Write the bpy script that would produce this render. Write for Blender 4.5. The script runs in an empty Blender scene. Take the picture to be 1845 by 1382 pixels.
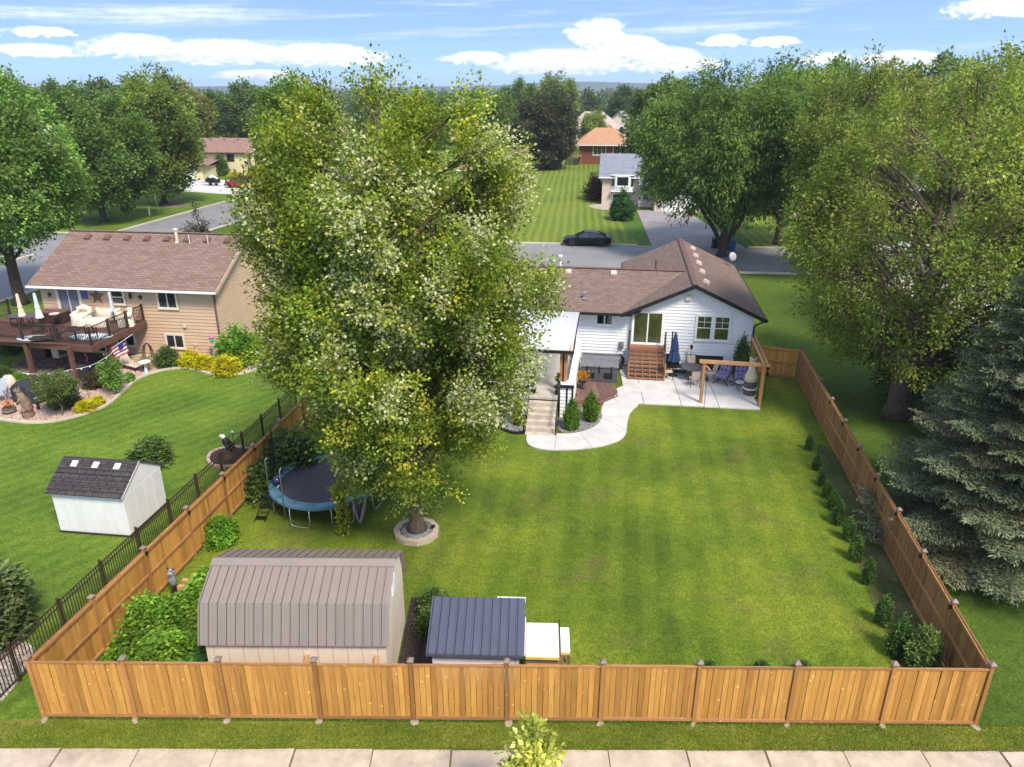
import bpy, bmesh, math, random
import numpy as np
from mathutils import Vector, Matrix
R = math.radians
scene = bpy.context.scene
col = scene.collection
rnd = random.Random(7)
# ---------------------------------------------------------------- camera
CAM_H = 15.0; PITCH = R(21.8); FPX = 1330.0
cam = bpy.data.cameras.new('camera'); cam_o = bpy.data.objects.new('camera', cam); col.objects.link(cam_o)
cam.sensor_fit = 'HORIZONTAL'; cam.sensor_width = 36.0; cam.lens = 36.0 * FPX / 1845.0
cam.clip_start = 0.1; cam.clip_end = 12000
cam_o.location = (0, 0, CAM_H); cam_o.rotation_euler = (R(90) - PITCH, 0, 0)
scene.camera = cam_o
cy_ = scene.cycles; cy_.max_bounces = 5; cy_.diffuse_bounces = 3; cy_.glossy_bounces = 2; cy_.transmission_bounces = 3; cy_.transparent_max_bounces = 6; cy_.volume_bounces = 0; cy_.caustics_reflective = False; cy_.caustics_refractive = False
# ---------------------------------------------------------------- sun, sky, exposure
SUN_EL, SUN_AZ = R(52), R(148)        # azimuth clockwise from +Y: the sun stands behind the camera to the right
sd = Vector((math.sin(SUN_AZ) * math.cos(SUN_EL), math.cos(SUN_AZ) * math.cos(SUN_EL), math.sin(SUN_EL)))
sun = bpy.data.lights.new('sun', 'SUN'); sun.energy = 2.0; sun.angle = R(14.0); sun.color = (1.0, 0.91, 0.78)
sun_o = bpy.data.objects.new('sun', sun); col.objects.link(sun_o)
sun_o.rotation_euler = (-sd).to_track_quat('-Z', 'Y').to_euler()
scene.view_settings.view_transform = 'Standard'; scene.view_settings.look = 'None'
scene.view_settings.exposure = 1.5; scene.view_settings.gamma = 1.0; scene.view_settings.use_curve_mapping = False

world = bpy.data.worlds.new('World'); scene.world = world; world.use_nodes = True
def build_world():
    nt = world.node_tree; N = nt.nodes; L = nt.links; N.clear()
    def val(x): return x
    def m(op, a, b=None, c=None, clamp=False):
        n = N.new('ShaderNodeMath'); n.operation = op; n.use_clamp = clamp
        for i, v in enumerate((a, b, c)):
            if v is None: continue
            if isinstance(v, (int, float)): n.inputs[i].default_value = v
            else: L.new(v, n.inputs[i])
        return n.outputs[0]
    tc = N.new('ShaderNodeTexCoord')
    sp = N.new('ShaderNodeSeparateXYZ'); L.new(tc.outputs['Generated'], sp.inputs[0])
    X, Y, Z = sp.outputs
    sky = N.new('ShaderNodeTexSky'); sky.sky_type = 'NISHITA'; sky.sun_disc = False
    sky.sun_elevation = SUN_EL; sky.sun_rotation = SUN_AZ
    sky.altitude = 300; sky.air_density = 1.0; sky.dust_density = 0.3; sky.ozone_density = 1.6
    # the blue deepens quickly above the horizon, as in the photograph
    cz = N.new('ShaderNodeCombineXYZ'); L.new(X, cz.inputs[0]); L.new(Y, cz.inputs[1])
    L.new(m('ADD', m('MULTIPLY', Z, 3.4), 0.34), cz.inputs[2])
    nm = N.new('ShaderNodeVectorMath'); nm.operation = 'NORMALIZE'; L.new(cz.outputs[0], nm.inputs[0])
    L.new(nm.outputs[0], sky.inputs[0])
    az = m('MULTIPLY', m('ARCTAN2', X, Y), 57.2958)
    el = m('MULTIPLY', m('ARCSINE', Z), 57.2958)
    cp = N.new('ShaderNodeCombineXYZ'); L.new(az, cp.inputs[0]); L.new(m('MULTIPLY', el, 2.0), cp.inputs[1])
    def noise(vec, scale, detail, rough, off=0.0):
        n = N.new('ShaderNodeTexNoise'); n.inputs['Scale'].default_value = scale
        n.inputs['Detail'].default_value = detail; n.inputs['Roughness'].default_value = rough
        v = N.new('ShaderNodeVectorMath'); v.operation = 'ADD'; L.new(vec, v.inputs[0]); v.inputs[1].default_value = (off, off * .7, off * 1.3)
        L.new(v.outputs[0], n.inputs['Vector']); return n.outputs['Fac']
    n1 = noise(cp.outputs[0], 0.42, 7, 0.62); n2 = noise(cp.outputs[0], 1.5, 5, 0.6, 9.3)
    big = noise(cp.outputs[0], 0.13, 3, 0.5, 31.0)
    waz = m('ADD', az, m('MULTIPLY', m('SUBTRACT', n1, .5), 3.4))
    wel = m('ADD', el, m('MULTIPLY', m('SUBTRACT', n2, .5), 0.55))
    # cumulus heaps: azimuth, elevation, half width, half height (degrees)
    heaps = [(-30.5, 2.05, 2.6, .45), (-30.0, 3.1, 2.0, .35), (-25.2, 2.3, 3.0, .85), (-19.8, 2.0, 4.4, .95), (-13.5, 1.9, 4.6, .9),
             (-17.5, .75, 3.0, .4), (-37, 2.1, 2.2, .5), (6.0, 3.3, 2.1, 1.15), (8.0, 2.5, 2.4, .9), (10.6, 2.0, 2.8, .65), (3.6, 1.5, 5.4, 1.0), (11.5, 1.4, 3.4, .7),
             (14.8, 2.9, 1.6, .5), (17.9, 2.8, 1.4, .4), (-2.5, 1.9, 2.2, .5), (21.5, 1.7, 1.7, .45), (26.0, 1.6, 2.6, .6), (32.0, 4.4, 4.2, .8), (34.5, 2.7, 2.1, .6), (39, 1.8, 3, .6), (-43, 2.6, 3, .7), (46, 3.4, 4, .8), (-52, 1.8, 4, .7)]
    dens = None; shade = None
    for a0, e0, w, h in heaps:
        w *= 1.08; h *= 1.2
        du = m('DIVIDE', m('SUBTRACT', waz, a0), w); dv = m('DIVIDE', m('SUBTRACT', wel, e0), h)
        lo = m('LESS_THAN', dv, 0.0)
        dv2 = m('MULTIPLY', dv, m('ADD', 1.0, m('MULTIPLY', lo, .8)))   # flat bottoms
        d = m('SUBTRACT', 1.0, m('ADD', m('MULTIPLY', du, du), m('MULTIPLY', dv2, dv2)))
        s = m('MULTIPLY', m('GREATER_THAN', d, -0.2), dv)
        dens = d if dens is None else m('MAXIMUM', dens, d)
        shade = s if shade is None else m('ADD', shade, s)
    field = m('MULTIPLY', m('SUBTRACT', m('ADD', m('MULTIPLY', big, .7), m('MULTIPLY', n1, .5)), .56), 3.2)   # the same weather round the unseen sky, coverage raised for whiter fill
    hi = m('MULTIPLY', m('SUBTRACT', el, 7.0), .5, clamp=True)
    field = m('SUBTRACT', m('MULTIPLY', field, hi), m('SUBTRACT', 1.0, hi))
    dens = m('ADD', dens, m('MULTIPLY', m('SUBTRACT', n2, .5), 1.3))
    dens = m('MAXIMUM', dens, field)
    mr = N.new('ShaderNodeMapRange'); mr.interpolation_type = 'SMOOTHSTEP'; L.new(dens, mr.inputs[0])
    mr.inputs[1].default_value = -0.05; mr.inputs[2].default_value = 0.55
    cum = mr.outputs[0]
    # thin high streaks
    cs = N.new('ShaderNodeCombineXYZ'); L.new(m('MULTIPLY', az, .06), cs.inputs[0]); L.new(m('ADD', m('MULTIPLY', el, 1.15), m('MULTIPLY', az, -.035)), cs.inputs[1])
    st = noise(cs.outputs[0], 1.0, 6, .62, 4.0)
    m2 = N.new('ShaderNodeMapRange'); m2.interpolation_type = 'SMOOTHSTEP'; L.new(st, m2.inputs[0]); m2.inputs[1].default_value = .47; m2.inputs[2].default_value = .78
    cir = m('MULTIPLY', m2.outputs[0], m('MULTIPLY', m('SUBTRACT', el, 1.6), .45, clamp=True))
    cover = m('MAXIMUM', cum, m('MULTIPLY', cir, .8))
    # grey undersides
    sh = m('ADD', m('ADD', m('MULTIPLY', shade, .55), .45), m('MULTIPLY', m('SUBTRACT', n2, .5), 1.6), clamp=True)
    mix = N.new('ShaderNodeMix'); mix.data_type = 'RGBA'; L.new(sh, mix.inputs[0])
    mix.inputs[6].default_value = (.50, .56, .68, 1); mix.inputs[7].default_value = (.93, .94, .96, 1)
    bs = N.new('ShaderNodeBackground'); L.new(sky.outputs[0], bs.inputs[0]); bs.inputs[1].default_value = 0.14
    bc = N.new('ShaderNodeBackground'); L.new(mix.outputs[2], bc.inputs[0]); bc.inputs[1].default_value = 0.60
    ms = N.new('ShaderNodeMixShader'); L.new(cover, ms.inputs[0]); L.new(bs.outputs[0], ms.inputs[1]); L.new(bc.outputs[0], ms.inputs[2])
    out = N.new('ShaderNodeOutputWorld'); L.new(ms.outputs[0], out.inputs[0])
build_world()

# ---------------------------------------------------------------- pixel of the photograph -> point on a level z
def G(px, py, z=0.0):
    u = (px - 922.5) / FPX; v = (py - 691.0) / FPX
    d = (u, math.cos(PITCH) - v * math.sin(PITCH), -math.sin(PITCH) - v * math.cos(PITCH))
    t = (z - CAM_H) / d[2]
    return Vector((d[0] * t, d[1] * t, z))

# ---------------------------------------------------------------- materials
MATS = {}
def new_mat(name):
    m = bpy.data.materials.new(name); m.use_nodes = True; nt = m.node_tree; nt.nodes.clear()
    out = nt.nodes.new('ShaderNodeOutputMaterial'); b = nt.nodes.new('ShaderNodeBsdfPrincipled')
    nt.links.new(b.outputs[0], out.inputs[0]); MATS[name] = m
    return m, nt, b
def c4(c): return (c[0], c[1], c[2], 1.0)
def ramp(nt, fac, stops):
    r = nt.nodes.new('ShaderNodeValToRGB'); e = r.color_ramp.elements
    while len(e) > 1: e.remove(e[-1])
    e[0].position = stops[0][0]; e[0].color = c4(stops[0][1])
    for p, c in stops[1:]:
        k = e.new(p); k.color = c4(c)
    nt.links.new(fac, r.inputs[0]); return r.outputs[0]
def nz(nt, vec, scale, detail=4, rough=.55):
    n = nt.nodes.new('ShaderNodeTexNoise'); n.inputs['Scale'].default_value = scale; n.inputs['Detail'].default_value = detail; n.inputs['Roughness'].default_value = rough
    if vec is not None: nt.links.new(vec, n.inputs['Vector'])
    return n.outputs['Fac']
def mapping(nt, sc=(1, 1, 1), rot=(0, 0, 0), coord='Object', rand=False):
    tc = nt.nodes.new('ShaderNodeTexCoord'); mp = nt.nodes.new('ShaderNodeMapping')
    mp.inputs['Scale'].default_value = sc; mp.inputs['Rotation'].default_value = rot
    nt.links.new(tc.outputs[coord], mp.inputs['Vector'])
    if rand:
        oi = nt.nodes.new('ShaderNodeObjectInfo'); mu = nt.nodes.new('ShaderNodeMath'); mu.operation = 'MULTIPLY'; mu.inputs[1].default_value = 57.0
        nt.links.new(oi.outputs['Random'], mu.inputs[0]); cb = nt.nodes.new('ShaderNodeCombineXYZ')
        for i in range(3): nt.links.new(mu.outputs[0], cb.inputs[i])
        nt.links.new(cb.outputs[0], mp.inputs['Location'])
    return mp.outputs[0]
def mixc(nt, fac, a, b, mode='MIX'):
    n = nt.nodes.new('ShaderNodeMix'); n.data_type = 'RGBA'; n.blend_type = mode
    for i, v in ((0, fac), (6, a), (7, b)):
        if isinstance(v, (int, float)): n.inputs[i].default_value = v
        elif isinstance(v, tuple): n.inputs[i].default_value = c4(v)
        else: nt.links.new(v, n.inputs[i])
    return n.outputs[2]
def mth(nt, op, a, b=None):
    n = nt.nodes.new('ShaderNodeMath'); n.operation = op
    for i, v in enumerate((a, b)):
        if v is None: continue
        if isinstance(v, (int, float)): n.inputs[i].default_value = v
        else: nt.links.new(v, n.inputs[i])
    return n.outputs[0]
def bump(nt, b, h, strength, dist=.02):
    n = nt.nodes.new('ShaderNodeBump'); n.inputs['Strength'].default_value = strength; n.inputs['Distance'].default_value = dist
    nt.links.new(h, n.inputs['Height']); nt.links.new(n.outputs[0], b.inputs['Normal'])
def objrand(nt):
    return nt.nodes.new('ShaderNodeObjectInfo').outputs['Random']
def plain(name, c, rough=.6, metal=0.0, var=.25, scale=3.0, bmp=.15, spec=.3, rand=.0):
    """one colour with grain, blotches and fine relief"""
    m, nt, b = new_mat(name); v = mapping(nt, rand=True)
    f = nz(nt, v, scale, 5, .6); d = tuple(x * (1 - var) for x in c); l = tuple(min(1, x * (1 + var * .5)) for x in c)
    cc = ramp(nt, f, [(.28, d), (.72, l)])
    if rand:
        cc = mixc(nt, mth(nt, 'MULTIPLY', objrand(nt), rand), cc, tuple(x * .35 for x in c))
    nt.links.new(cc, b.inputs['Base Color'])
    b.inputs['Roughness'].default_value = rough; b.inputs['Metallic'].default_value = metal; b.inputs['Specular IOR Level'].default_value = spec
    if bmp: bump(nt, b, nz(nt, v, scale * 14, 3), bmp)
    return m
def wood(name, c1, c2, c3, axis=2, rough=.65, rand=.7):
    """boards: grain along one axis, knots, each board its own tone"""
    m, nt, b = new_mat(name); s = [9, 9, 9]; s[axis] = .7
    v = mapping(nt, tuple(s), rand=True); g = nz(nt, v, 2.2, 6, .65)
    v2 = mapping(nt, rand=True); blot = nz(nt, v2, 1.6, 3)
    cc = ramp(nt, g, [(.25, c1), (.5, c2), (.78, c3)])
    cc = mixc(nt, mth(nt, 'MULTIPLY', blot, .6), cc, tuple(x * .55 for x in c2))
    k = nt.nodes.new('ShaderNodeTexVoronoi'); k.inputs['Scale'].default_value = 3.2; nt.links.new(v2, k.inputs['Vector'])
    kf = ramp(nt, k.outputs['Distance'], [(.05, (1, 1, 1)), (.13, (0, 0, 0))])
    cc = mixc(nt, mth(nt, 'MULTIPLY', kf, .55), cc, tuple(min(1, x * 1.7 + .05) for x in c3))
    r1 = ramp(nt, objrand(nt), [(0, (.55, .48, .42)), (.3, (.95, .92, .88)), (.6, (1.22, 1.2, 1.12)), (.85, (.78, .70, .62)), (1, (1.05, 1.0, .95))])
    cc = mixc(nt, rand, cc, mixc(nt, 1.0, cc, r1, 'MULTIPLY'))
    nt.links.new(cc, b.inputs['Base Color']); b.inputs['Roughness'].default_value = rough; b.inputs['Specular IOR Level'].default_value = .25
    bump(nt, b, g, .25, .01)
    return m
def shingle(name, c1, c2, c3, swap=False, bw=.32, rh=.145, mort=.012, kx=1.0):
    m, nt, b = new_mat(name)
    tc = nt.nodes.new('ShaderNodeTexCoord'); sp = nt.nodes.new('ShaderNodeSeparateXYZ'); nt.links.new(tc.outputs['Object'], sp.inputs[0])
    cb = nt.nodes.new('ShaderNodeCombineXYZ'); o = (1, 0) if swap else (0, 1)
    nt.links.new(sp.outputs[o[0]], cb.inputs[0]); nt.links.new(mth(nt, 'MULTIPLY', sp.outputs[o[1]], 1.1), cb.inputs[1])
    br = nt.nodes.new('ShaderNodeTexBrick'); nt.links.new(cb.outputs[0], br.inputs['Vector'])
    br.inputs['Scale'].default_value = 1.0; br.inputs['Brick Width'].default_value = bw; br.inputs['Row Height'].default_value = rh
    br.inputs['Mortar Size'].default_value = mort; br.inputs['Mortar Smooth'].default_value = .4; br.inputs['Bias'].default_value = -.1
    br.inputs['Color1'].default_value = c4(c1); br.inputs['Color2'].default_value = c4(c2); br.inputs['Mortar'].default_value = c4(tuple(x * .45 for x in c1))
    f = nz(nt, mapping(nt), .9, 4); f2 = nz(nt, mapping(nt), 40, 3)
    cc = mixc(nt, mth(nt, 'MULTIPLY', f, .5), br.outputs['Color'], c3)
    cc = mixc(nt, .35, cc, mixc(nt, 1.0, cc, ramp(nt, f2, [(.3, (.5, .5, .5)), (.7, (1.3, 1.3, 1.3))]), 'MULTIPLY'))
    nt.links.new(cc, b.inputs['Base Color']); b.inputs['Roughness'].default_value = .9; b.inputs['Specular IOR Level'].default_value = .15
    bump(nt, b, mth(nt, 'SUBTRACT', f2, br.outputs['Fac']), .5, .02)
    return m
def lawn(name, cd, cm, cl, stripe=None, brown=0.0, patch=.12, browncol=(.16, .125, .05), sblend=.35):
    """turf: fine blade noise, blotches, mower stripes along an angle (deg), bare patches"""
    m, nt, b = new_mat(name); v = mapping(nt)
    p = nz(nt, v, patch, 4, .6); f = nz(nt, v, 3.0, 4, .65); ff = nz(nt, mapping(nt, (1, .55, 1)), 34, 3, .7)
    cc = ramp(nt, p, [(.37, cd), (.5, cm), (.62, cl)])
    if stripe:
        ang, wid = stripe; mv = mapping(nt, (1, 1, 1), (0, 0, R(ang)))
        w = nt.nodes.new('ShaderNodeTexWave'); w.bands_direction = 'X'; w.inputs['Scale'].default_value = .314 / wid; w.inputs['Distortion'].default_value = 1.2
        w.inputs['Detail'].default_value = 1.5; w.inputs['Detail Scale'].default_value = .5; nt.links.new(mv, w.inputs['Vector'])
        sw = ramp(nt, w.outputs['Fac'], [(.3, (0, 0, 0)), (.7, (1, 1, 1))])
        cc = mixc(nt, mth(nt, 'MULTIPLY', sw, sblend), cc, tuple(x * 1.55 for x in cl))
    if brown:
        bp = nz(nt, mapping(nt, (1, 1, 1), (0, 0, .6)), .45, 5, .62); bf = ramp(nt, bp, [(.55, (0, 0, 0)), (.72, (1, 1, 1))])
        cc = mixc(nt, mth(nt, 'MULTIPLY', bf, brown), cc, browncol)
    cc = mixc(nt, .55, cc, mixc(nt, 1.0, cc, ramp(nt, f, [(.3, (.62, .66, .5)), (.7, (1.3, 1.25, 1.2))]), 'MULTIPLY'))
    cc = mixc(nt, .75, cc, mixc(nt, 1.0, cc, ramp(nt, ff, [(.3, (.45, .5, .4)), (.52, (1, 1, 1)), (.75, (1.6, 1.5, 1.5))]), 'MULTIPLY'))
    f9 = nz(nt, mapping(nt, (1, .7, 1)), 11, 3, .75)
    cc = mixc(nt, .8, cc, mixc(nt, 1.0, cc, ramp(nt, f9, [(.3, (.55, .62, .5)), (.5, (1, 1, 1)), (.72, (1.42, 1.32, 1.3))]), 'MULTIPLY'))
    nt.links.new(cc, b.inputs['Base Color']); b.inputs['Roughness'].default_value = .85; b.inputs['Specular IOR Level'].default_value = .15
    bump(nt, b, mth(nt, 'ADD', ff, f9), .9, .05)
    return m
def leafmat(name, trans=.42, rough=.5):
    m, nt, b = new_mat(name); a = nt.nodes.new('ShaderNodeAttribute'); a.attribute_name = 'Col'
    nt.links.new(a.outputs['Color'], b.inputs['Base Color']); b.inputs['Roughness'].default_value = rough; b.inputs['Specular IOR Level'].default_value = .12
    t = nt.nodes.new('ShaderNodeBsdfTranslucent'); nt.links.new(mixc(nt, 1.0, a.outputs['Color'], (1.15, 1.2, .55), 'MULTIPLY'), t.inputs[0])
    mx = nt.nodes.new('ShaderNodeMixShader'); mx.inputs[0].default_value = trans
    nt.links.new(b.outputs[0], mx.inputs[1]); nt.links.new(t.outputs[0], mx.inputs[2])
    out = [n for n in nt.nodes if n.type == 'OUTPUT_MATERIAL'][0]; nt.links.new(mx.outputs[0], out.inputs[0])
    return m
def gravel(name, cols, scale=16, bmp=.9):
    m, nt, b = new_mat(name); v = mapping(nt)
    k = nt.nodes.new('ShaderNodeTexVoronoi'); k.inputs['Scale'].default_value = scale; nt.links.new(v, k.inputs['Vector'])
    sp = nt.nodes.new('ShaderNodeSeparateColor'); nt.links.new(k.outputs['Color'], sp.inputs[0])
    n = len(cols); cc = ramp(nt, sp.outputs[0], [(i / (n - 1), c) for i, c in enumerate(cols)])
    cc = mixc(nt, ramp(nt, k.outputs['Distance'], [(.3, (0, 0, 0)), (.75, (.8, .8, .8))]), cc, tuple(x * .35 for x in cols[0]))
    f = nz(nt, v, .8, 3); cc = mixc(nt, .4, cc, mixc(nt, 1.0, cc, ramp(nt, f, [(.3, (.6, .6, .6)), (.7, (1.2, 1.2, 1.2))]), 'MULTIPLY'))
    nt.links.new(cc, b.inputs['Base Color']); b.inputs['Roughness'].default_value = .85
    bump(nt, b, mth(nt, 'SUBTRACT', 1.0, k.outputs['Distance']), bmp, .03)
    return m
def glass(name, c=(.02, .025, .025), rough=.05):
    m, nt, b = new_mat(name); f = nz(nt, mapping(nt, rand=True), 1.2, 2)
    nt.links.new(ramp(nt, f, [(.35, tuple(x * .6 for x in c)), (.7, tuple(x * 1.6 for x in c))]), b.inputs['Base Color'])
    b.inputs['Roughness'].default_value = rough; b.inputs['Specular IOR Level'].default_value = .9
    return m

M_lawn = lawn('yard_turf', (.074, .120, .013), (.116, .176, .015), (.19, .232, .024), (8, 1.1), brown=.6, patch=.17, sblend=.12)
M_lawn2 = lawn('neighbour_turf', (.076, .135, .015), (.105, .178, .018), (.14, .21, .023), (38, .7), brown=.12, patch=.22, sblend=.16)
M_lawn3 = lawn('striped_turf', (.095, .145, .018), (.13, .18, .022), (.155, .20, .028), (5, .95), brown=.15, patch=.08, sblend=.42)
M_verge = lawn('verge_turf', (.095, .13, .018), (.145, .18, .022), (.2, .21, .034), None, brown=.55, patch=.5)
M_field = lawn('far_turf', (.06, .12, .015), (.08, .15, .018), (.11, .18, .02), None, brown=.2, patch=.02)
M_conc = plain('concrete', (.55, .52, .485), .8, var=.16, scale=1.3, bmp=.12)
M_walk = plain('old_concrete', (.47, .385, .295), .85, var=.3, scale=2.2, bmp=.3)
M_kerb = plain('kerb_concrete', (.52, .46, .36), .85, var=.2, scale=1)
M_asph = plain('asphalt', (.215, .21, .21), .85, var=.18, scale=.35, bmp=.3)
M_asph2 = plain('driveway_asphalt', (.28, .25, .24), .85, var=.2, scale=.5, bmp=.3)
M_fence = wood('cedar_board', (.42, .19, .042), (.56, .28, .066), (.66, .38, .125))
M_fence2 = wood('shade_tinted_cedar_board', (.27, .135, .055), (.35, .18, .075), (.43, .24, .11))  # the same cedar darkened: shade put into the board colour
M_rail = wood('cedar_rail', (.33, .15, .06), (.43, .21, .085), (.52, .29, .13), axis=0)
M_post = wood('cedar_post', (.32, .145, .045), (.41, .20, .065), (.50, .27, .10))
M_cap = plain('copper_cap', (.22, .16, .13), .5, var=.3)
M_newood = wood('new_lumber', (.50, .27, .12), (.60, .34, .16), (.68, .42, .22), axis=0, rand=.3)
M_newoodz = wood('new_lumber_post', (.36, .18, .075), (.44, .23, .10), (.52, .30, .14), axis=2, rand=.3)
M_black = plain('black_metal', (.012, .011, .010), .45, var=.3)
M_bronze = plain('bronze_metal', (.050, .032, .020), .5, var=.3)
M_iron = plain('dark_iron', (.045, .030, .024), .5, var=.3)
M_white = plain('white_paint', (.80, .80, .80), .55, var=.07, scale=1.0, bmp=.06)
M_trim = plain('white_trim', (.82, .82, .80), .45, var=.05, bmp=0)
M_blk = plain('black_trim', (.018, .016, .016), .5, var=.3, bmp=0)
M_tan = plain('tan_siding', (.56, .39, .255), .65, var=.12, scale=1.0, bmp=.08)
M_cream = plain('cream_paint', (.72, .62, .36), .65, var=.1)
M_beige = plain('beige_panel', (.68, .57, .46), .7, var=.12, scale=.9, bmp=.1)
M_brownroof = plain('brown_metal', (.235, .19, .16), .4, var=.1, scale=.7, bmp=.04, spec=.5)
M_blueroof = plain('slate_blue_metal', (.075, .080, .115), .32, var=.15, scale=1.2, bmp=.05, spec=.6)
M_vinyl = plain('grey_vinyl', (.60, .59, .63), .5, var=.06, bmp=.04)
M_resin = plain('white_resin', (.74, .73, .715), .55, var=.14, scale=.9, bmp=.08)
M_glass = glass('window_glass'); M_glassg = glass('reflection_tinted_glass', (.045, .055, .018), .12)  # second glass has a green reflection tinted into its base colour
M_deckwood = plain('brown_deck', (.125, .060, .045), .6, var=.25, scale=2)
M_comp = wood('composite_deck', (.15, .085, .07), (.20, .12, .10), (.25, .155, .13), axis=1, rand=.4)
M_weather = wood('weathered_wood', (.20, .13, .085), (.28, .185, .12), (.36, .25, .17), axis=0)
M_redwood = wood('red_stained_wood', (.22, .095, .06), (.30, .14, .09), (.38, .19, .12), axis=0)
M_bark = plain('grey_bark', (.17, .125, .09), .9, var=.5, scale=7, bmp=.9)
M_bark2 = plain('dark_bark', (.085, .06, .045), .9, var=.5, scale=6, bmp=.9)
M_sh_w = shingle('brown_shingles_across', (.185, .125, .098), (.265, .19, .152), (.16, .11, .088))
M_sh_g = shingle('brown_shingles_along', (.175, .12, .095), (.25, .18, .145), (.15, .105, .085), swap=True)
M_sh_t = shingle('tan_house_shingles', (.20, .13, .10), (.30, .205, .165), (.205, .14, .11), bw=.4, rh=.17, mort=.02)
M_sh_b = shingle('charcoal_shingles', (.060, .050, .052), (.085, .072, .072), (.05, .043, .045), bw=.34, rh=.2, mort=.02)
M_sh_grey = shingle('grey_shingles', (.21, .22, .26), (.28, .29, .33), (.19, .2, .23), bw=.5, rh=.25)
M_sh_or = shingle('orange_shingles', (.42, .22, .12), (.52, .30, .17), (.40, .22, .13), bw=.6, rh=.3)
M_sh_red = shingle('red_brown_shingles', (.25, .145, .115), (.32, .20, .16), (.23, .135, .11), bw=.5, rh=.3)
M_pinkrock = gravel('pink_rock', [(.50, .28, .19), (.66, .42, .31), (.72, .56, .46), (.58, .40, .33), (.70, .50, .38)], 13)
M_greyrock = gravel('grey_rock', [(.16, .16, .165), (.30, .30, .31), (.42, .41, .40), (.22, .22, .24)], 18)
M_tanrock = gravel('buff_rock', [(.40, .32, .25), (.58, .48, .38), (.66, .58, .5), (.48, .39, .32)], 14)
M_mulch = gravel('dark_mulch', [(.022, .014, .012), (.045, .028, .022), (.07, .045, .036), (.03, .02, .018)], 20)
M_soil = plain('bare_soil', (.20, .15, .10), .95, var=.4, scale=4, bmp=.6)
M_paver = gravel('paver', [(.20, .14, .11), (.28, .20, .16), (.24, .17, .14)], 5, .4)
M_block = plain('tan_block', (.52, .41, .31), .85, var=.2, scale=5, bmp=.5, rand=.25)
M_leaf = leafmat('leaf'); M_leafd = leafmat('needle', .12, .6)
M_blue = plain('navy_fabric', (.025, .05, .13), .8, var=.3, scale=6)
M_teal = plain('teal_pad', (.095, .21, .27), .55, var=.22, scale=3)
M_mat = plain('trampoline_mat', (.060, .048, .055), .8, var=.1)
M_galv = plain('galvanised_steel', (.50, .50, .50), .35, .8, var=.2)
M_cover = plain('cream_cover', (.74, .64, .50), .8, var=.12, scale=3)
M_purple = plain('purple_cushion', (.24, .19, .32), .8, var=.5, scale=9)
M_slate = plain('grey_tub', (.085, .085, .095), .6, var=.2)
M_tubtop = plain('grey_vinyl_cover', (.17, .17, .18), .55, var=.2)
M_darkcover = plain('charcoal_cover', (.035, .036, .042), .75, var=.3, scale=4)
M_sling = plain('beige_sling', (.55, .47, .38), .8, var=.1)
M_green = plain('dark_green_metal', (.03, .08, .03), .5)
M_red = plain('red_car_paint', (.33, .012, .02), .2, var=.05, bmp=0, spec=.8)
M_carblk = plain('black_car_paint', (.004, .004, .005), .28, var=.05, bmp=0, spec=.2)
M_tyre = plain('tyre_rubber', (.02, .02, .02), .85)
M_terra = plain('terracotta', (.40, .19, .10), .8, var=.25)
M_stone = plain('pale_stone', (.60, .49, .40), .85, var=.25, scale=4, bmp=.5)
M_bearwood = plain('carved_wood', (.24, .165, .115), .7, var=.5, scale=6, bmp=.7)
M_rope = plain('grey_rope', (.30, .285, .30), .9, var=.35, scale=12, bmp=.5)
M_brick = shingle('red_brick', (.36, .13, .075), (.43, .17, .10), (.33, .12, .07), bw=.5, rh=.2)
M_brickp = plain('pale_brick', (.62, .49, .42), .85, var=.2, scale=6, bmp=.3)
M_osb = plain('orange_board', (.68, .30, .06), .8, var=.3, scale=9)
M_yellow = plain('yellow_edge', (.72, .52, .16), .7, var=.15)
M_milk = plain('bright_white_panel', (.86, .85, .80), .5, var=.04)
M_water = plain('pale_blue_cloth', (.50, .62, .68), .6, var=.2, scale=4)
M_chim = plain('buff_clay', (.66, .57, .42), .8, var=.12)
M_aqua = plain('pale_aqua_fabric', (.58, .68, .66), .8, var=.15, scale=5)
M_stripe = plain('blue_white_fabric', (.55, .63, .72), .8, var=.4, scale=9)
M_flagred = plain('flag_red', (.50, .03, .04), .8, var=.1); M_flagblue = plain('flag_blue', (.02, .03, .14), .8, var=.1)
M_pink = plain('pink_ribbon', (.75, .10, .25), .6)
M_teals = plain('teal_sign', (.02, .42, .30), .5, var=.05)
M_hill = plain('hill_forest', (.05, .085, .05), .95, var=.4, scale=.01, bmp=0)
def roofglass():
    m, nt, b = new_mat('milky_polycarbonate'); b.inputs['Base Color'].default_value = (.70, .71, .70, 1); b.inputs['Roughness'].default_value = .35
    tr = nt.nodes.new('ShaderNodeBsdfTransparent'); mx = nt.nodes.new('ShaderNodeMixShader'); mx.inputs[0].default_value = .38
    nt.links.new(b.outputs[0], mx.inputs[1]); nt.links.new(tr.outputs[0], mx.inputs[2])
    nt.links.new(mx.outputs[0], [n for n in nt.nodes if n.type == 'OUTPUT_MATERIAL'][0].inputs[0]); return m
M_poly = roofglass()
def netmat():
    m, nt, b = new_mat('black_net'); b.inputs['Base Color'].default_value = (.012, .012, .014, 1); b.inputs['Roughness'].default_value = .8
    tr = nt.nodes.new('ShaderNodeBsdfTransparent'); mx = nt.nodes.new('ShaderNodeMixShader'); mx.inputs[0].default_value = .35
    nt.links.new(b.outputs[0], mx.inputs[1]); nt.links.new(tr.outputs[0], mx.inputs[2])
    nt.links.new(mx.outputs[0], [n for n in nt.nodes if n.type == 'OUTPUT_MATERIAL'][0].inputs[0]); return m
M_net = netmat()

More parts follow.
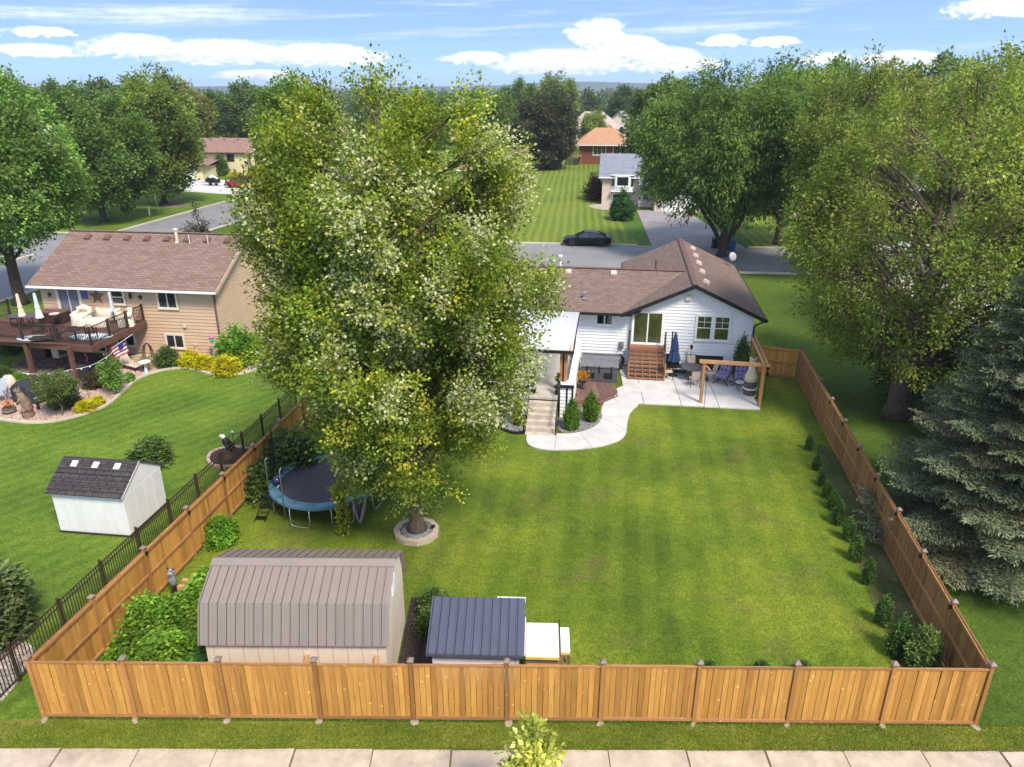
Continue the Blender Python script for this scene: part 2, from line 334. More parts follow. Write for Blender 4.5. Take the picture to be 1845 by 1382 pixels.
# ---------------------------------------------------------------- mesh helpers
def link(o, parent=None):
    col.objects.link(o)
    if parent is not None: o.parent = parent
    return o
def tag(o, label, cat, group=None, kind=None):
    if label: o['label'] = label
    if cat: o['category'] = cat
    if group: o['group'] = group
    if kind: o['kind'] = kind
    return o
def thing(name, label, cat, loc=(0, 0, 0), rz=0.0, group=None):
    o = bpy.data.objects.new(name, None); o.empty_display_size = .1; col.objects.link(o)
    o.location = loc; o.rotation_euler = (0, 0, rz); return tag(o, label, cat, group)
class MB:
    def __init__(s): s.v = []; s.f = []
    def add(s, vs, fs):
        o = len(s.v); s.v += [tuple(v) for v in vs]; s.f += [tuple(i + o for i in f) for f in fs]; return s
    def box(s, x0, x1, y0, y1, z0, z1):
        return s.add([(x0, y0, z0), (x1, y0, z0), (x1, y1, z0), (x0, y1, z0), (x0, y0, z1), (x1, y0, z1), (x1, y1, z1), (x0, y1, z1)],
                     [(0, 3, 2, 1), (4, 5, 6, 7), (0, 1, 5, 4), (1, 2, 6, 5), (2, 3, 7, 6), (3, 0, 4, 7)])
    def bar(s, a, b, w, h, up=(0, 0, 1)):
        a = Vector(a); b = Vector(b); d = (b - a).normalized(); u = Vector(up)
        if abs(d.dot(u)) > .98: u = Vector((0, 1, 0))
        x = d.cross(u).normalized(); y = x.cross(d).normalized(); x *= w / 2; y *= h / 2
        return s.add([a - x - y, a + x - y, a + x + y, a - x + y, b - x - y, b + x - y, b + x + y, b - x + y],
                     [(0, 3, 2, 1), (4, 5, 6, 7), (0, 1, 5, 4), (1, 2, 6, 5), (2, 3, 7, 6), (3, 0, 4, 7)])
    def tube(s, pts, rad, n=8, cap=True):
        pts = [Vector(p) for p in pts]; k = len(pts)
        if isinstance(rad, (int, float)): rad = [rad] * k
        vs = []; fs = []; px = None
        for i, p in enumerate(pts):
            d = (pts[min(i + 1, k - 1)] - pts[max(i - 1, 0)]).normalized()
            u = Vector((0, 0, 1)) if abs(d.z) < .95 else Vector((1, 0, 0))
            x = px - d * px.dot(d) if px is not None else d.cross(u)
            if x.length < 1e-5: x = d.cross(u)
            x.normalize(); px = x; y = d.cross(x)
            for j in range(n):
                t = 2 * math.pi * j / n; vs.append(p + (x * math.cos(t) + y * math.sin(t)) * rad[i])
        for i in range(k - 1):
            for j in range(n):
                j2 = (j + 1) % n; fs.append((i * n + j, i * n + j2, (i + 1) * n + j2, (i + 1) * n + j))
        if cap: fs += [tuple(range(n - 1, -1, -1)), tuple(range((k - 1) * n, k * n))]
        return s.add(vs, fs)
    def lathe(s, prof, n=14, c=(0, 0, 0), sx=1, sy=1):
        k = len(prof); vs = []; fs = []
        for r, z in prof:
            for j in range(n):
                t = 2 * math.pi * j / n; vs.append((c[0] + r * sx * math.cos(t), c[1] + r * sy * math.sin(t), c[2] + z))
        for i in range(k - 1):
            for j in range(n):
                j2 = (j + 1) % n; fs.append((i * n + j, i * n + j2, (i + 1) * n + j2, (i + 1) * n + j))
        fs += [tuple(range(n - 1, -1, -1)), tuple(range((k - 1) * n, k * n))]
        return s.add(vs, fs)
    def prism(s, poly, z0, z1):
        n = len(poly); a = sum(poly[i][0] * poly[(i + 1) % n][1] - poly[(i + 1) % n][0] * poly[i][1] for i in range(n))
        if a < 0: poly = poly[::-1]
        return s.add([(p[0], p[1], z0) for p in poly] + [(p[0], p[1], z1) for p in poly],
                     [tuple(range(n - 1, -1, -1)), tuple(range(n, 2 * n))] + [(i, (i + 1) % n, n + (i + 1) % n, n + i) for i in range(n)])
    def slab(s, quad, t):
        """a plate of thickness t under a quad (roof slopes)"""
        q = [Vector(p) for p in quad]; nrm = (q[1] - q[0]).cross(q[-1] - q[0]).normalized()
        if nrm.z < 0: q = q[::-1]; nrm = -nrm
        n = len(q)
        return s.add(q + [p - nrm * t for p in q], [tuple(range(n)), tuple(range(2 * n - 1, n - 1, -1))] + [(i, n + i, n + (i + 1) % n, (i + 1) % n) for i in range(n)])
    def flat(s, poly, z): return s.add([(p[0], p[1], z) for p in poly], [tuple(range(len(poly)))])
    def mesh(s, name, mat):
        me = bpy.data.meshes.new(name); me.from_pydata(s.v, [], s.f); me.materials.append(mat); me.update(); return me
    def build(s, name, mat, parent=None, smooth=False, kind=None, bevel=0, loc=None):
        me = s.mesh(name, mat)
        if smooth: me.polygons.foreach_set('use_smooth', [True] * len(me.polygons))
        o = bpy.data.objects.new(name, me); link(o, parent)
        if loc is not None: o.location = loc
        if kind: o['kind'] = kind
        if bevel:
            b = o.modifiers.new('bevel', 'BEVEL'); b.width = bevel; b.segments = 2; b.limit_method = 'ANGLE'
        return o
def B(name, mat, parent, *boxes, **kw):
    m = MB()
    for b in boxes: m.box(*b)
    return m.build(name, mat, parent, **kw)
def T(name, mat, parent, pts, r, n=8, **kw): return MB().tube(pts, r, n).build(name, mat, parent, **kw)
def inst(me, name, parent, loc=(0, 0, 0), rot=(0, 0, 0), sc=None):
    o = bpy.data.objects.new(name, me); link(o, parent); o.location = loc; o.rotation_euler = rot
    if sc: o.scale = sc
    return o
def copy_tree(o, parent=None):
    c = o.copy(); col.objects.link(c); c.parent = parent
    for ch in list(o.children): copy_tree(ch, c)
    return c
def smoothpoly(pts, it=2):
    for _ in range(it):
        q = []
        for i in range(len(pts)):
            a = pts[i]; b = pts[(i + 1) % len(pts)]
            q += [(a[0] * .75 + b[0] * .25, a[1] * .75 + b[1] * .25), (a[0] * .25 + b[0] * .75, a[1] * .25 + b[1] * .75)]
        pts = q
    return pts
def pix(poly, z=0): return [tuple(G(x, y, z)[:2]) for x, y in poly]
def structure(name, mb, mat): return mb.build(name, mat, kind='structure')
# ================================================================ the setting: ground, roads, paths
DX, DY = Vector((math.cos(R(-8.3)), math.sin(R(-8.3)), 0)), Vector((math.sin(R(8.3)), math.cos(R(8.3)), 0))   # the grid of the plats
structure('ground', MB().flat([(-5000, -200), (5000, -200), (5000, 6000), (-5000, 6000)], -.03), M_field)
FL, FR_, BR_, BL_ = Vector((-12.0, 14.43, 0)), Vector((11.74, 14.19, 0)), Vector((15.75, 38.0, 0)), Vector((-9.2, 33.2, 0))
structure('yard_lawn', MB().flat([FL[:2], FR_[:2], (15.9, 39), (19, 63.8), (-6, 66.5), BL_[:2]], -.006), M_lawn)
structure('neighbour_lawn', MB().flat([(-60, 11.5), (-12.05, 14.3), (-9.25, 33.2), (-6.02, 66.5), (-36, 70.3), (-44.4, 15)], -.010), M_lawn2)
structure('verge_lawn', MB().flat([(-60, 12.2), (60, 12.2), (60, 14.0), (11.9, 14.12), (-12.1, 14.36), (-60, 14.0)], -.002), M_verge)
structure('right_neighbour_lawn', MB().flat([(11.8, 14.1), (70, 14.0), (70, 56.5), (19.02, 63.8), (15.95, 39)], -.014), lawn('shade_tinted_turf', (.05, .095, .012), (.075, .13, .016), (.10, .155, .02), None, brown=.2))  # turf colours darkened to carry shade
# roads
def rd(px0, px1, y0, y1): pass
RN = lambda x: 64.9 - (x - 5.3) * .095          # near kerb of the street
RF = lambda x: 76.4 - (x - 5.3) * .095
structure('street', MB().flat([(-70, RN(-70)), (120, RN(120)), (120, RF(120)), (-70, RF(-70))], .004), M_asph)
CR = lambda y: -38.6 + .152 * (y - 54); CL = lambda y: -48.9 + .152 * (y - 54)
structure('cross_street', MB().flat([(CL(10), 10), (CR(10), 10), (CR(190), 190), (CL(190), 190)], .008), M_asph)
def kerb(name, pts, w=.32, h=.12):
    m = MB()
    for a, b in zip(pts[:-1], pts[1:]): m.bar((a[0], a[1], h / 2 - .02), (b[0], b[1], h / 2 - .02), w, h + .04)
    m.build(name, M_kerb, kind='structure')
def arc(c, r, a0, a1, n=7): return [(c[0] + r * math.cos(R(a0 + (a1 - a0) * i / n)), c[1] + r * math.sin(R(a0 + (a1 - a0) * i / n))) for i in range(n + 1)]
x4 = CR(RF(-33)); c1 = (x4 + 4.3, RF(-33) + 3.9)
structure('corner_paving', MB().flat([(x4 - 1, RF(-33) - 1.5), (x4 + 4.6, RF(-29) - .6)] + arc(c1, 4.0, 264, 176), .012), M_asph)
kerb('far_kerb', arc(c1, 4.0, 176, 264) + [(12.8, RF(12.8))]); kerb('far_kerb_right', [(24, RF(24)), (120, RF(120))])
kerb('side_street_kerb_right', [(CR(200), 200), (CR(90), 90)][::1] + [arc(c1, 4.0, 176, 264)[0]])
kerb('side_street_kerb_left', [(CL(82), 82), (CL(114), 114)]); kerb('side_street_kerb_left_far', [(CL(131), 131), (CL(190), 190)])
kerb('near_kerb', [(CR(RN(-34)) + 3, RN(-30)), (2, RN(2))]); kerb('near_kerb_right', [(14, RN(14)), (120, RN(120))])
kerb('left_street_kerb', [(CR(20), 20), (CR(66), 66), (CR(RN(-34)) + 3, RN(-30))])
kerb('left_far_kerb', [(CL(20), 20), (CL(71), 71)]); kerb('left_far_kerb_back', [(CL(82), 82), (-58, 83.6), (-90, 86)])
structure('far_lawn', MB().flat([(-31, 85), (-28, RF(-28) + .1), (13, RF(13) + .1), (13.2, 104), (24, 150), (24, 175), (-14, 190), (-16, 130), (-28, 120)], .0), M_lawn3)
structure('corner_lawn', MB().flat([(-90, 86), (CL(83), 82.5), (CL(113), 113), (-60, 125), (-100, 120)], .0), M_lawn2)
structure('right_far_lawn', MB().flat([(25, RF(25)), (120, RF(120)), (120, 130), (26, 110)], .0), M_lawn3)
structure('driveway', MB().flat([(14.3, RF(14) - .2), (23.6, RF(23) - .2), (22.8, 101), (16.5, 99)], .014), M_asph2)
structure('own_driveway', MB().flat([(3.0, RN(3) + .1), (13.0, RN(13) + .1), (12.6, 52), (6.5, 53)], .014), M_asph2)
structure('left_driveway', MB().flat([(CL(114) + .2, 113.5), (CL(131) + .2, 131.5), (-55, 135), (-57, 121)], .014), M_conc)
structure('tan_house_driveway', MB().flat([(-24, 50), (-14, 49), (-12, RN(-12)), (-22, RN(-22))], .0), M_conc)
structure('right_parking', MB().flat([(24, 44), (38, 40), (50, 74), (31, 77)], .002), plain('pale_drive', (.46, .38, .34), .9, var=.2, scale=.6))
# sidewalk, slab by slab
sw = bpy.data.objects.new('sidewalk', None); col.objects.link(sw); sw['kind'] = 'structure'
structure('sidewalk_bed', MB().flat([(-40, 11.2), (40, 11.2), (40, 13.42), (-40, 13.42)], .003), M_soil)
slabm = []
for k in range(3):
    m = MB(); w = 1.86; j = [rnd.uniform(-.012, .012) for _ in range(8)]
    m.prism([(j[0], 0 + j[1]), (w + j[2], j[3]), (w + j[4], 1.72 + j[5]), (w * .5, 1.72 + j[0]), (j[6], 1.72 + j[7])], -.04, .035); slabm.append(m.mesh('slab', M_walk))
for i in range(22):
    x = -20.5 + i * 1.905
    inst(slabm[i % 3], 'slab', sw, (x, 11.66 - .004 * x + rnd.uniform(-.01, .01), 0), (0, rnd.uniform(-.004, .004), rnd.uniform(-.006, .006)))
# hills on the horizon
hm = MB(); hv = []
for i in range(81):
    a = R(-60 + i * 1.5); d = 3300
    h = 20 + 4 * math.sin(i * .33) + 3 * math.sin(i * .9 + 1) + 16 * math.exp(-((i - 45) / 6.0) ** 2)
    hv.append((math.sin(a) * d, math.cos(a) * d, h))
n = len(hv); vs = [(x, y, -2) for x, y, z in hv] + hv + [(x * 1.15, y * 1.15, z * 1.1) for x, y, z in hv] + [(x * 1.3, y * 1.3, -2) for x, y, z in hv]
hm.add(vs, [(r_ * n + i, r_ * n + i + 1, (r_ + 1) * n + i + 1, (r_ + 1) * n + i) for r_ in range(3) for i in range(n - 1)])
hm.build('hills', M_hill, smooth=True, kind='structure')
# patio and curved walk with control joints (separate pours)
walk = smoothpoly(pix([(1110, 700), (1137, 692), (1155, 690), (1155, 728), (1136, 742), (1130, 762), (1128, 790), (1090, 805), (1030, 812), (985, 812), (955, 806), (947, 795), (950, 778), (975, 780), (1002, 783), (1040, 782), (1075, 770), (1086, 752), (1082, 742), (1090, 722)]), 2)
wk = bpy.data.objects.new('walkway', None); col.objects.link(wk); wk['kind'] = 'structure'
MB().prism(walk, -.05, .05).build('slab', M_conc, wk)
pat = bpy.data.objects.new('patio', None); col.objects.link(pat); pat['kind'] = 'structure'
pc = [G(1128, 727), G(1370, 739), Vector((13.0, 39.3, 0)), Vector((6.2, 40.2, 0))]
def plerp(u, v): return (pc[0] * (1 - u) + pc[1] * u) * (1 - v) + (pc[3] * (1 - u) + pc[2] * u) * v
cuts = [0.0, .135, .42, .70, 1.0]
for a, b in zip(cuts[:-1], cuts[1:]):
    q = [plerp(a + .0022, 0), plerp(b - .0022, 0), plerp(b - .0022, .985), plerp(a + .0022, .985)]
    MB().prism([p[:2] for p in q], -.05, .054).build('slab', M_conc, pat)
for (x0, y0, x1, y1) in [(1003, 783, 999, 811), (1046, 783, 1066, 806), (1080, 752, 1128, 775)]:
    a, b = G(x0, y0), G(x1, y1); MB().bar((a.x, a.y, .0505), (b.x, b.y, .0505), .02, .006).build('joint', plain('joint', (.2, .19, .17), .9), wk)
# planting beds
def bed(name, poly, mat, z, it=2, edge=None):
    p = smoothpoly(pix(poly), it); o = MB().prism(p, -.02, z).build(name, mat, kind='structure')
    if edge:
        m = MB(); k = len(p)
        for i in range(k):
            a, b = Vector((*p[i], z)), Vector((*p[(i + 1) % k], z))
            if (b - a).length > .01: m.bar(a, b + (b - a) * .02, .13, .12)
        m.build('edging', edge, o)
    return o
bed('pink_rock_bed', [(-60, 745), (0, 757), (60, 764), (120, 757), (190, 735), (222, 706), (250, 680), (300, 665), (345, 663), (390, 679), (430, 676), (470, 664), (480, 640), (420, 640), (330, 640), (240, 640), (180, 660), (120, 690), (60, 690), (-60, 700)], M_pinkrock, .03, edge=M_kerb)
bed('step_rock_bed_right', [(1005, 781), (1003, 750), (1030, 735), (1060, 735), (1082, 742), (1085, 753), (1075, 769), (1040, 781)], M_greyrock, .04)
bed('step_rock_bed_left', [(890, 750), (952, 745), (952, 778), (930, 783), (905, 775), (892, 765)], M_greyrock, .04, edge=M_blk)
bed('fence_rock_strip', [(-80, 1180), (20, 1150), (70, 1165), (48, 1200), (20, 1250), (-80, 1330)], M_tanrock, .02)
bed('eagle_rock_bed', [(373, 828), (385, 812), (420, 806), (452, 810), (462, 822), (448, 838), (410, 843), (382, 841)], M_mulch, .04, edge=M_pinkrock)
structure('shed_mulch', MB().flat([(-3.2, 14.9), (-1.75, 14.8), (-1.7, 17.6), (-2.0, 19.3), (-3.2, 19.2)], .012), M_mulch)
structure('garden_soil', MB().flat([(-11.6, 14.7), (-7.9, 14.7), (-7.9, 19.6), (-10.9, 19.9)], .010), M_mulch)
structure('dirt_strip', MB().flat(smoothpoly([(12.4, 16.3), (13.1, 20), (14.0, 26), (14.4, 30), (13.6, 30), (12.9, 26), (12.0, 22), (11.3, 19), (10.9, 16)], 2), .003), lawn('thin_turf', (.075, .095, .028), (.11, .12, .04), (.16, .14, .07), None, brown=.8, patch=.6))
structure('sandy_patch', MB().flat(smoothpoly(pix([(285, 374), (300, 367), (325, 364), (343, 368), (335, 373), (310, 376)]), 2), .02), M_soil)
structure('house_front_bed', MB().flat(smoothpoly(pix([(1056, 371), (1080, 367), (1110, 372), (1115, 380), (1075, 377)]), 1), .02), M_tanrock)
# ================================================================ wooden fences: posts, rails and every board
boardmesh = {}
M_soilc = plain('dirty_concrete', (.34, .29, .21), .9, var=.4, scale=6)
def board(h, mat, k):
    key = (round(h, 2), mat.name, k)
    if key not in boardmesh:
        m = MB(); w = .130; t = .009; c = .012 * (k % 3); m.add([(-w / 2, -t, 0), (w / 2, -t, 0), (w / 2, t, 0), (-w / 2, t, 0), (-w / 2, -t, h - c), (w / 2, -t, h - c * .4), (w / 2, t, h - c * .4), (-w / 2, t, h - c)],
              [(0, 3, 2, 1), (4, 5, 6, 7), (0, 1, 5, 4), (1, 2, 6, 5), (2, 3, 7, 6), (3, 0, 4, 7)])
        boardmesh[key] = m.mesh('board', mat)
    return boardmesh[key]
def wood_fence(A, Bp, label, inside, n, mat, h=1.83, lamps=(), foot=True, name='wooden_fence', endpost=True, startpost=True, trim_in=True, group='wooden privacy fence runs around the back yard'):
    A = Vector(A); Bp = Vector(Bp); d = Bp - A; Lg = d.length; rz = math.atan2(d.y, d.x)
    f = thing(name, label, 'fence', A, rz, group); s = inside
    pitch = Lg / n
    pm = MB().box(-.048, .048, -.048, .048, -.05, h + .09).mesh('post', M_post)
    cm = MB().lathe([(.115, 0), (.115, .03), (.02, .10)], 4).mesh('post_cap', M_cap)
    fm = MB().lathe([(.16, -.03), (.15, .02), (.10, .035)], 9).mesh('footing', M_soilc)
    lm = MB().box(-.035, .035, -.03, .03, -.06, .05).mesh('lamp', M_black)
    for i in range(n + 1):
        if (i == n and not endpost) or (i == 0 and not startpost): continue
        p = inst(pm, 'post', f, (i * pitch, 0, 0), (0, 0, rnd.uniform(-.02, .02)))
        inst(cm, 'post_cap', p, (0, 0, h + .09), (0, 0, R(45)))
        if foot: inst(fm, 'footing', f, (i * pitch + rnd.uniform(-.05, .05), -.08 * s, 0), (0, 0, rnd.uniform(0, 6)), (rnd.uniform(.4, 1.0), rnd.uniform(.4, .8), 1))
        if i in lamps: inst(lm, 'lamp', p, (0, .085 * s, h - .08))
    nb = max(1, round((pitch - .11) / .1445)); bw = (pitch - .11) / nb
    for i in range(n):
        x0 = i * pitch + .055; x1 = (i + 1) * pitch - .055
        dz = rnd.uniform(-.015, .02)
        for z, hh in ((.10, .09), (.92, .085), (h - .13, .085)):
            MB().box(x0 - .02, x1 + .02, min(.012 * s, .05 * s), max(.012 * s, .05 * s), z + dz, z + hh + dz).build('rail', M_rail, f)
        MB().box(x0, x1, min(-.011 * s, -.032 * s), max(-.011 * s, -.032 * s), h - .065 + dz, h - .005 + dz).build('top_trim', M_rail, f)
        MB().box(x0, x1, min(-.011 * s, -.032 * s), max(-.011 * s, -.032 * s), .05 + dz, .14 + dz).build('bottom_trim', M_rail, f)
        for k in range(nb):
            inst(board(h - .07, mat, rnd.randrange(6)), 'board', f, (x0 + bw * (k + .5), (.007 if k % 2 else -.003) + rnd.uniform(-.002, .002), .05 + dz + rnd.uniform(-.004, .006)), (rnd.uniform(-.006, .006), 0, rnd.uniform(-.05, .05)))
    return f
wood_fence((-12.0, 14.43, 0), (11.74, 14.19, 0), 'golden cedar plank fence run along the sidewalk, its outer face to the street', 1, 10, M_fence, startpost=True)
wood_fence(FL, BL_, 'cedar plank fence run beside the thin black metal fence, behind the garden', -1, 8, M_fence, lamps=(2, 3, 4, 5), foot=False, startpost=False)
wood_fence(FR_, BR_, 'cedar plank fence run with shade painted into its boards, beside the blue spruce and the row of small evergreens', 1, 10, M_fence2, lamps=(1, 2, 3, 4, 5, 6, 7), startpost=False)
gate = wood_fence((13.75, 38.85, 0), (15.70, 38.05, 0), 'short cedar fence gate between the white house and the fence corner', -1, 1, M_fence, foot=False, name='fence_gate', endpost=False, h=1.75, group=None)
gate['category'] = 'gate'
# ---- black metal fence of the neighbour
def metal_fence(pts, label, h=1.22):
    f = thing('metal_fence', label, 'fence', pts[0])
    P = [Vector(p) - Vector(pts[0]) for p in pts]
    post = MB().box(-.038, .038, -.038, .038, 0, h + .06).mesh('post', M_bronze)
    cap = MB().lathe([(.06, 0), (.06, .02), (.01, .06)], 4).mesh('post_cap', M_bronze)
    pick = MB().box(-.010, .010, -.010, .010, .08, h - .03).mesh('picket', M_bronze)
    for p in P:
        o = inst(post, 'post', f, p, (0, 0, R(10))); inst(cap, 'post_cap', o, (0, 0, h + .06))
    for a, b in zip(P[:-1], P[1:]):
        for z in (.12, h - .2, h - .03): MB().bar(a + Vector((0, 0, z)), b + Vector((0, 0, z)), .03, .03).build('rail', M_bronze, f)
        k = int((b - a).length / .105)
        for i in range(1, k): inst(pick, 'picket', f, a.lerp(b, i / k))
    return f
bf = [G(36, 1227), G(113, 1134), G(186, 1069), G(246, 1009), G(303, 961), G(350, 918), G(393, 878), G(433, 838), G(466, 803)]
d0 = (bf[8] - bf[0]).normalized(); base = bf[0]
line = [base + d0 * (1.87 * i) for i in range(-2, 11)]
metal_fence(line, 'dark bronze metal picket fence running diagonally past the white shed')
# ================================================================ buildings
def siding(parent, pts, row, mat, frame, name='siding_board', t=.04, z0=None, skip=None):
    """lapped boards over a convex outline (s,z) on a wall; frame maps (s,out,z) to local xyz"""
    zs = [p[1] for p in pts]; z = min(zs) if z0 is None else z0; top = max(zs)
    def ext(zz):
        xs = []
        for i in range(len(pts)):
            a, b = pts[i], pts[(i + 1) % len(pts)]
            if (a[1] - zz) * (b[1] - zz) <= 0 and a[1] != b[1]:
                u = (zz - a[1]) / (b[1] - a[1]); xs.append(a[0] + u * (b[0] - a[0]))
            elif a[1] == b[1] == zz: xs += [a[0], b[0]]
        return (min(xs), max(xs)) if xs else None
    while z < top - .02:
        z1 = min(z + row, top - .002); e0 = ext(z + .0005); e1 = ext(z1)
        if e0 and e1:
            v = [frame(e0[0], t, z), frame(e0[1], t, z), frame(e1[1], .004, z1), frame(e1[0], .004, z1), frame(e0[0], 0, z), frame(e0[1], 0, z), frame(e1[1], 0, z1), frame(e1[0], 0, z1)]
            MB().add(v, [(0, 1, 2, 3), (4, 7, 6, 5), (0, 4, 5, 1), (1, 5, 6, 2), (2, 6, 7, 3), (3, 7, 4, 0)]).build(name, mat, parent)
        z += row
def window(parent, x0, x1, z0, z1, y=-.03, sashes=2, grid=False, trim=None, glassm=None, tw=.09, vert=True, fr=None, name='window'):
    """frame + panes on a wall facing -y at y; fr remaps the coordinates for other walls"""
    trim = trim or M_trim; glassm = glassm or M_glass
    def mk(nm, mat, par, *bx):
        m = MB()
        for b in bx: m.box(*b)
        if fr: m.v = [fr(*v) for v in m.v]
        return m.build(nm, mat, par)
    w = mk(name, trim, parent, (x0 - tw, x0, y - .035, y + .02, z0 - tw, z1 + tw), (x1, x1 + tw, y - .035, y + .02, z0 - tw, z1 + tw), (x0, x1, y - .034, y + .02, z1, z1 + tw), (x0, x1, y - .034, y + .02, z0 - tw, z0))
    mk('sill', trim, w, (x0 - tw - .02, x1 + tw + .02, y - .06, y - .036, z0 - tw - .02, z0 - tw + .03))
    n = sashes
    for i in range(n):
        if vert: a, b, c, d = x0 + (x1 - x0) * i / n, x0 + (x1 - x0) * (i + 1) / n, z0, z1
        else: a, b, c, d = x0, x1, z0 + (z1 - z0) * i / n, z0 + (z1 - z0) * (i + 1) / n
        mk('sash', trim, w, (a, a + .035, y - .028, y + .01, c, d), (b - .035, b, y - .028, y + .01, c, d), (a + .035, b - .035, y - .027, y + .01, c, c + .035), (a + .035, b - .035, y - .027, y + .01, d - .035, d))
        mk('pane', glassm, w, (a + .035, b - .035, y - .012, y + .005, c + .035, d - .035))
        if grid:
            mid = (c + d) / 2
            mk('muntin', trim, w, (a + .02, b - .02, y - .026, y, mid - .022, mid + .022)); mk('muntin', trim, w, ((a + b) / 2 - .011, (a + b) / 2 + .011, y - .024, y, mid, d)); mk('muntin', trim, w, (a + .02, b - .02, y - .024, y, (mid + d) / 2 - .011, (mid + d) / 2 + .011))
    return w
def roofvent(parent, loc, mat, rot=(0, 0, 0)):
    m = MB().add([(-.2, -.22, 0), (.2, -.22, 0), (.2, .22, 0), (-.2, .22, 0), (-.17, -.19, .13), (.17, -.19, .13), (.15, .15, .16), (-.15, .15, .16)], [(4, 5, 6, 7), (0, 1, 5, 4), (1, 2, 6, 5), (2, 3, 7, 6), (3, 0, 4, 7)])
    o = m.build('roof_vent', mat, parent); o.location = loc; o.rotation_euler = rot; return o
M_vent = plain('pinkish_vent', (.55, .42, .36), .6); M_ventbr = plain('brown_vent', (.15, .08, .065), .6)

# ---------------------------------------------------------------- white house
HR = R(-8.3)
wh = thing('white_house', 'white clapboard house with brown shingle roof and black trim behind the lawn', 'house', (13.35, 39.2, 0), HR)
GW, GD, EV, RG = 6.65, 12.6, 3.45, 4.98
B('wall', M_white, wh, (-GW, 0, .02, GD, -.1, EV))
MB().add([(-GW, .02, EV), (0, .02, EV), (-GW / 2, .02, RG), (-GW, GD, EV), (0, GD, EV), (-GW / 2, GD, RG)], [(0, 1, 2), (3, 5, 4), (0, 2, 5, 3), (1, 4, 5, 2)]).build('gable_wall', M_white, wh)
siding(wh, [(-GW, .35), (0, .35), (0, EV), (-GW / 2, RG), (-GW, EV)], .185, M_white, lambda s, o, z: (s, .02 - o, z), z0=.35)
B('foundation', M_conc, wh, (-GW + .02, -.02, .03, .06, -.1, .36))
siding(wh, [(0, .3), (GD, .3), (GD, EV), (0, EV)], .185, M_white, lambda s, o, z: (o, s, z), z0=.3)
LW = 17.5                                              # long wing to the left
B('wing_wall', M_white, wh, (-LW, -GW + .01, .25, 6.6, -.1, 3.3))
siding(wh, [(-LW, .3), (-GW - .005, .3), (-GW - .005, 3.3), (-LW, 3.3)], .185, M_white, lambda s, o, z: (s, .25 - o, z), z0=.3)
pr = (RG - EV) / (GW / 2); oh = .62
def gz(x): return RG + .10 - abs(x + GW / 2) * pr
for sgn, nm in ((-1, 'roof_slope'), (1, 'roof_slope')):
    xe = -GW / 2 + sgn * (GW / 2 + oh)
    MB().slab([(-GW / 2, -.45, gz(-GW / 2)), (xe, -.45, gz(xe)), (xe, GD + .4, gz(xe)), (-GW / 2, GD + .4, gz(-GW / 2))], .09).build(nm, M_sh_g, wh)
    a = Vector((-GW / 2, -.46, gz(-GW / 2) - .10)); b = Vector((xe, -.46, gz(xe) - .10))
    MB().bar(a, b, .05, .2).build('rake_board', M_blk, wh)
    MB().bar(Vector((xe + .04 * sgn, -.45, gz(xe) - .09)), Vector((xe + .04 * sgn, GD + .4, gz(xe) - .09)), .09, .12).build('gutter', M_blk, wh)
MB().bar((-GW / 2, -.45, gz(-GW / 2) + .012), (-GW / 2, GD + .4, gz(-GW / 2) + .012), .3, .03).build('ridge_cap', M_ventbr, wh)
RY, RZ = 3.4, 4.95; wp = (RZ - 3.25) / (RY + .3)
MB().slab([(-LW - .4, -.32, 3.27), (-GW + .3, -.32, 3.27), (-GW / 2 - .1, RY, RZ), (-LW - .4, RY, RZ)], .09).build('roof_slope', M_sh_w, wh)
MB().slab([(-LW - .4, RY, RZ), (-GW / 2 - .1, RY, RZ), (-GW + .3, 7.1, 3.27), (-LW - .4, 7.1, 3.27)], .09).build('roof_slope', M_sh_w, wh)
B('gutter', M_blk, wh, (-LW - .4, -GW + .02, -.44, -.33, 3.13, 3.27))
MB().bar((-LW - .4, RY, RZ + .01), (-GW / 2 - .3, RY, RZ + .01), .28, .03).build('ridge_cap', M_ventbr, wh)
for x in (-7.8, -10.5, -13.1): roofvent(wh, (x, RY - .5, RZ - .2), M_vent, (math.atan(wp), 0, 0))
for y in (1.6, 4.2, 6.6, 8.8, 11.2): roofvent(wh, (-GW / 2 + .75, y, gz(-GW / 2 + .75)), M_vent, (0, math.atan(pr), 0))
MB().lathe([(.20, 0), (.08, .06), (.07, .3), (.12, .3), (.12, .36), (.05, .4)], 10).build('roof_pipe', M_galv, wh, loc=(-9.4, .75, 3.27 + 1.05 * wp))
MB().lathe([(.12, 0), (.07, .08), (.07, .62), (.09, .64), (.09, .7)], 10).build('roof_pipe', M_ventbr, wh, loc=(-5.2, 6.3, gz(-5.2)))
MB().lathe([(.07, 0), (.07, 1.1), (.14, 1.12), (.14, 1.2)], 10).build('roof_pipe', M_trim, wh, loc=(-11.2, 5.6, 4.0))
dsh = T('satellite_mast', M_galv, wh, [(.2, 11.7, gz(.2)), (.25, 11.7, gz(.2) + .5)], .03)
dm = MB(); k = 14
dm.add([(0, 0, .1)] + [(.26 * math.cos(2 * math.pi * i / k), .3 * math.sin(2 * math.pi * i / k), 0) for i in range(k)], [(0, 1 + i, 1 + (i + 1) % k) for i in range(k)])
o = dm.build('satellite_dish', plain('pale_dish', (.34, .36, .38), .4), wh, smooth=True); o.location = (.25, 11.6, gz(.2) + .75); o.rotation_euler = (R(68), 0, R(20))
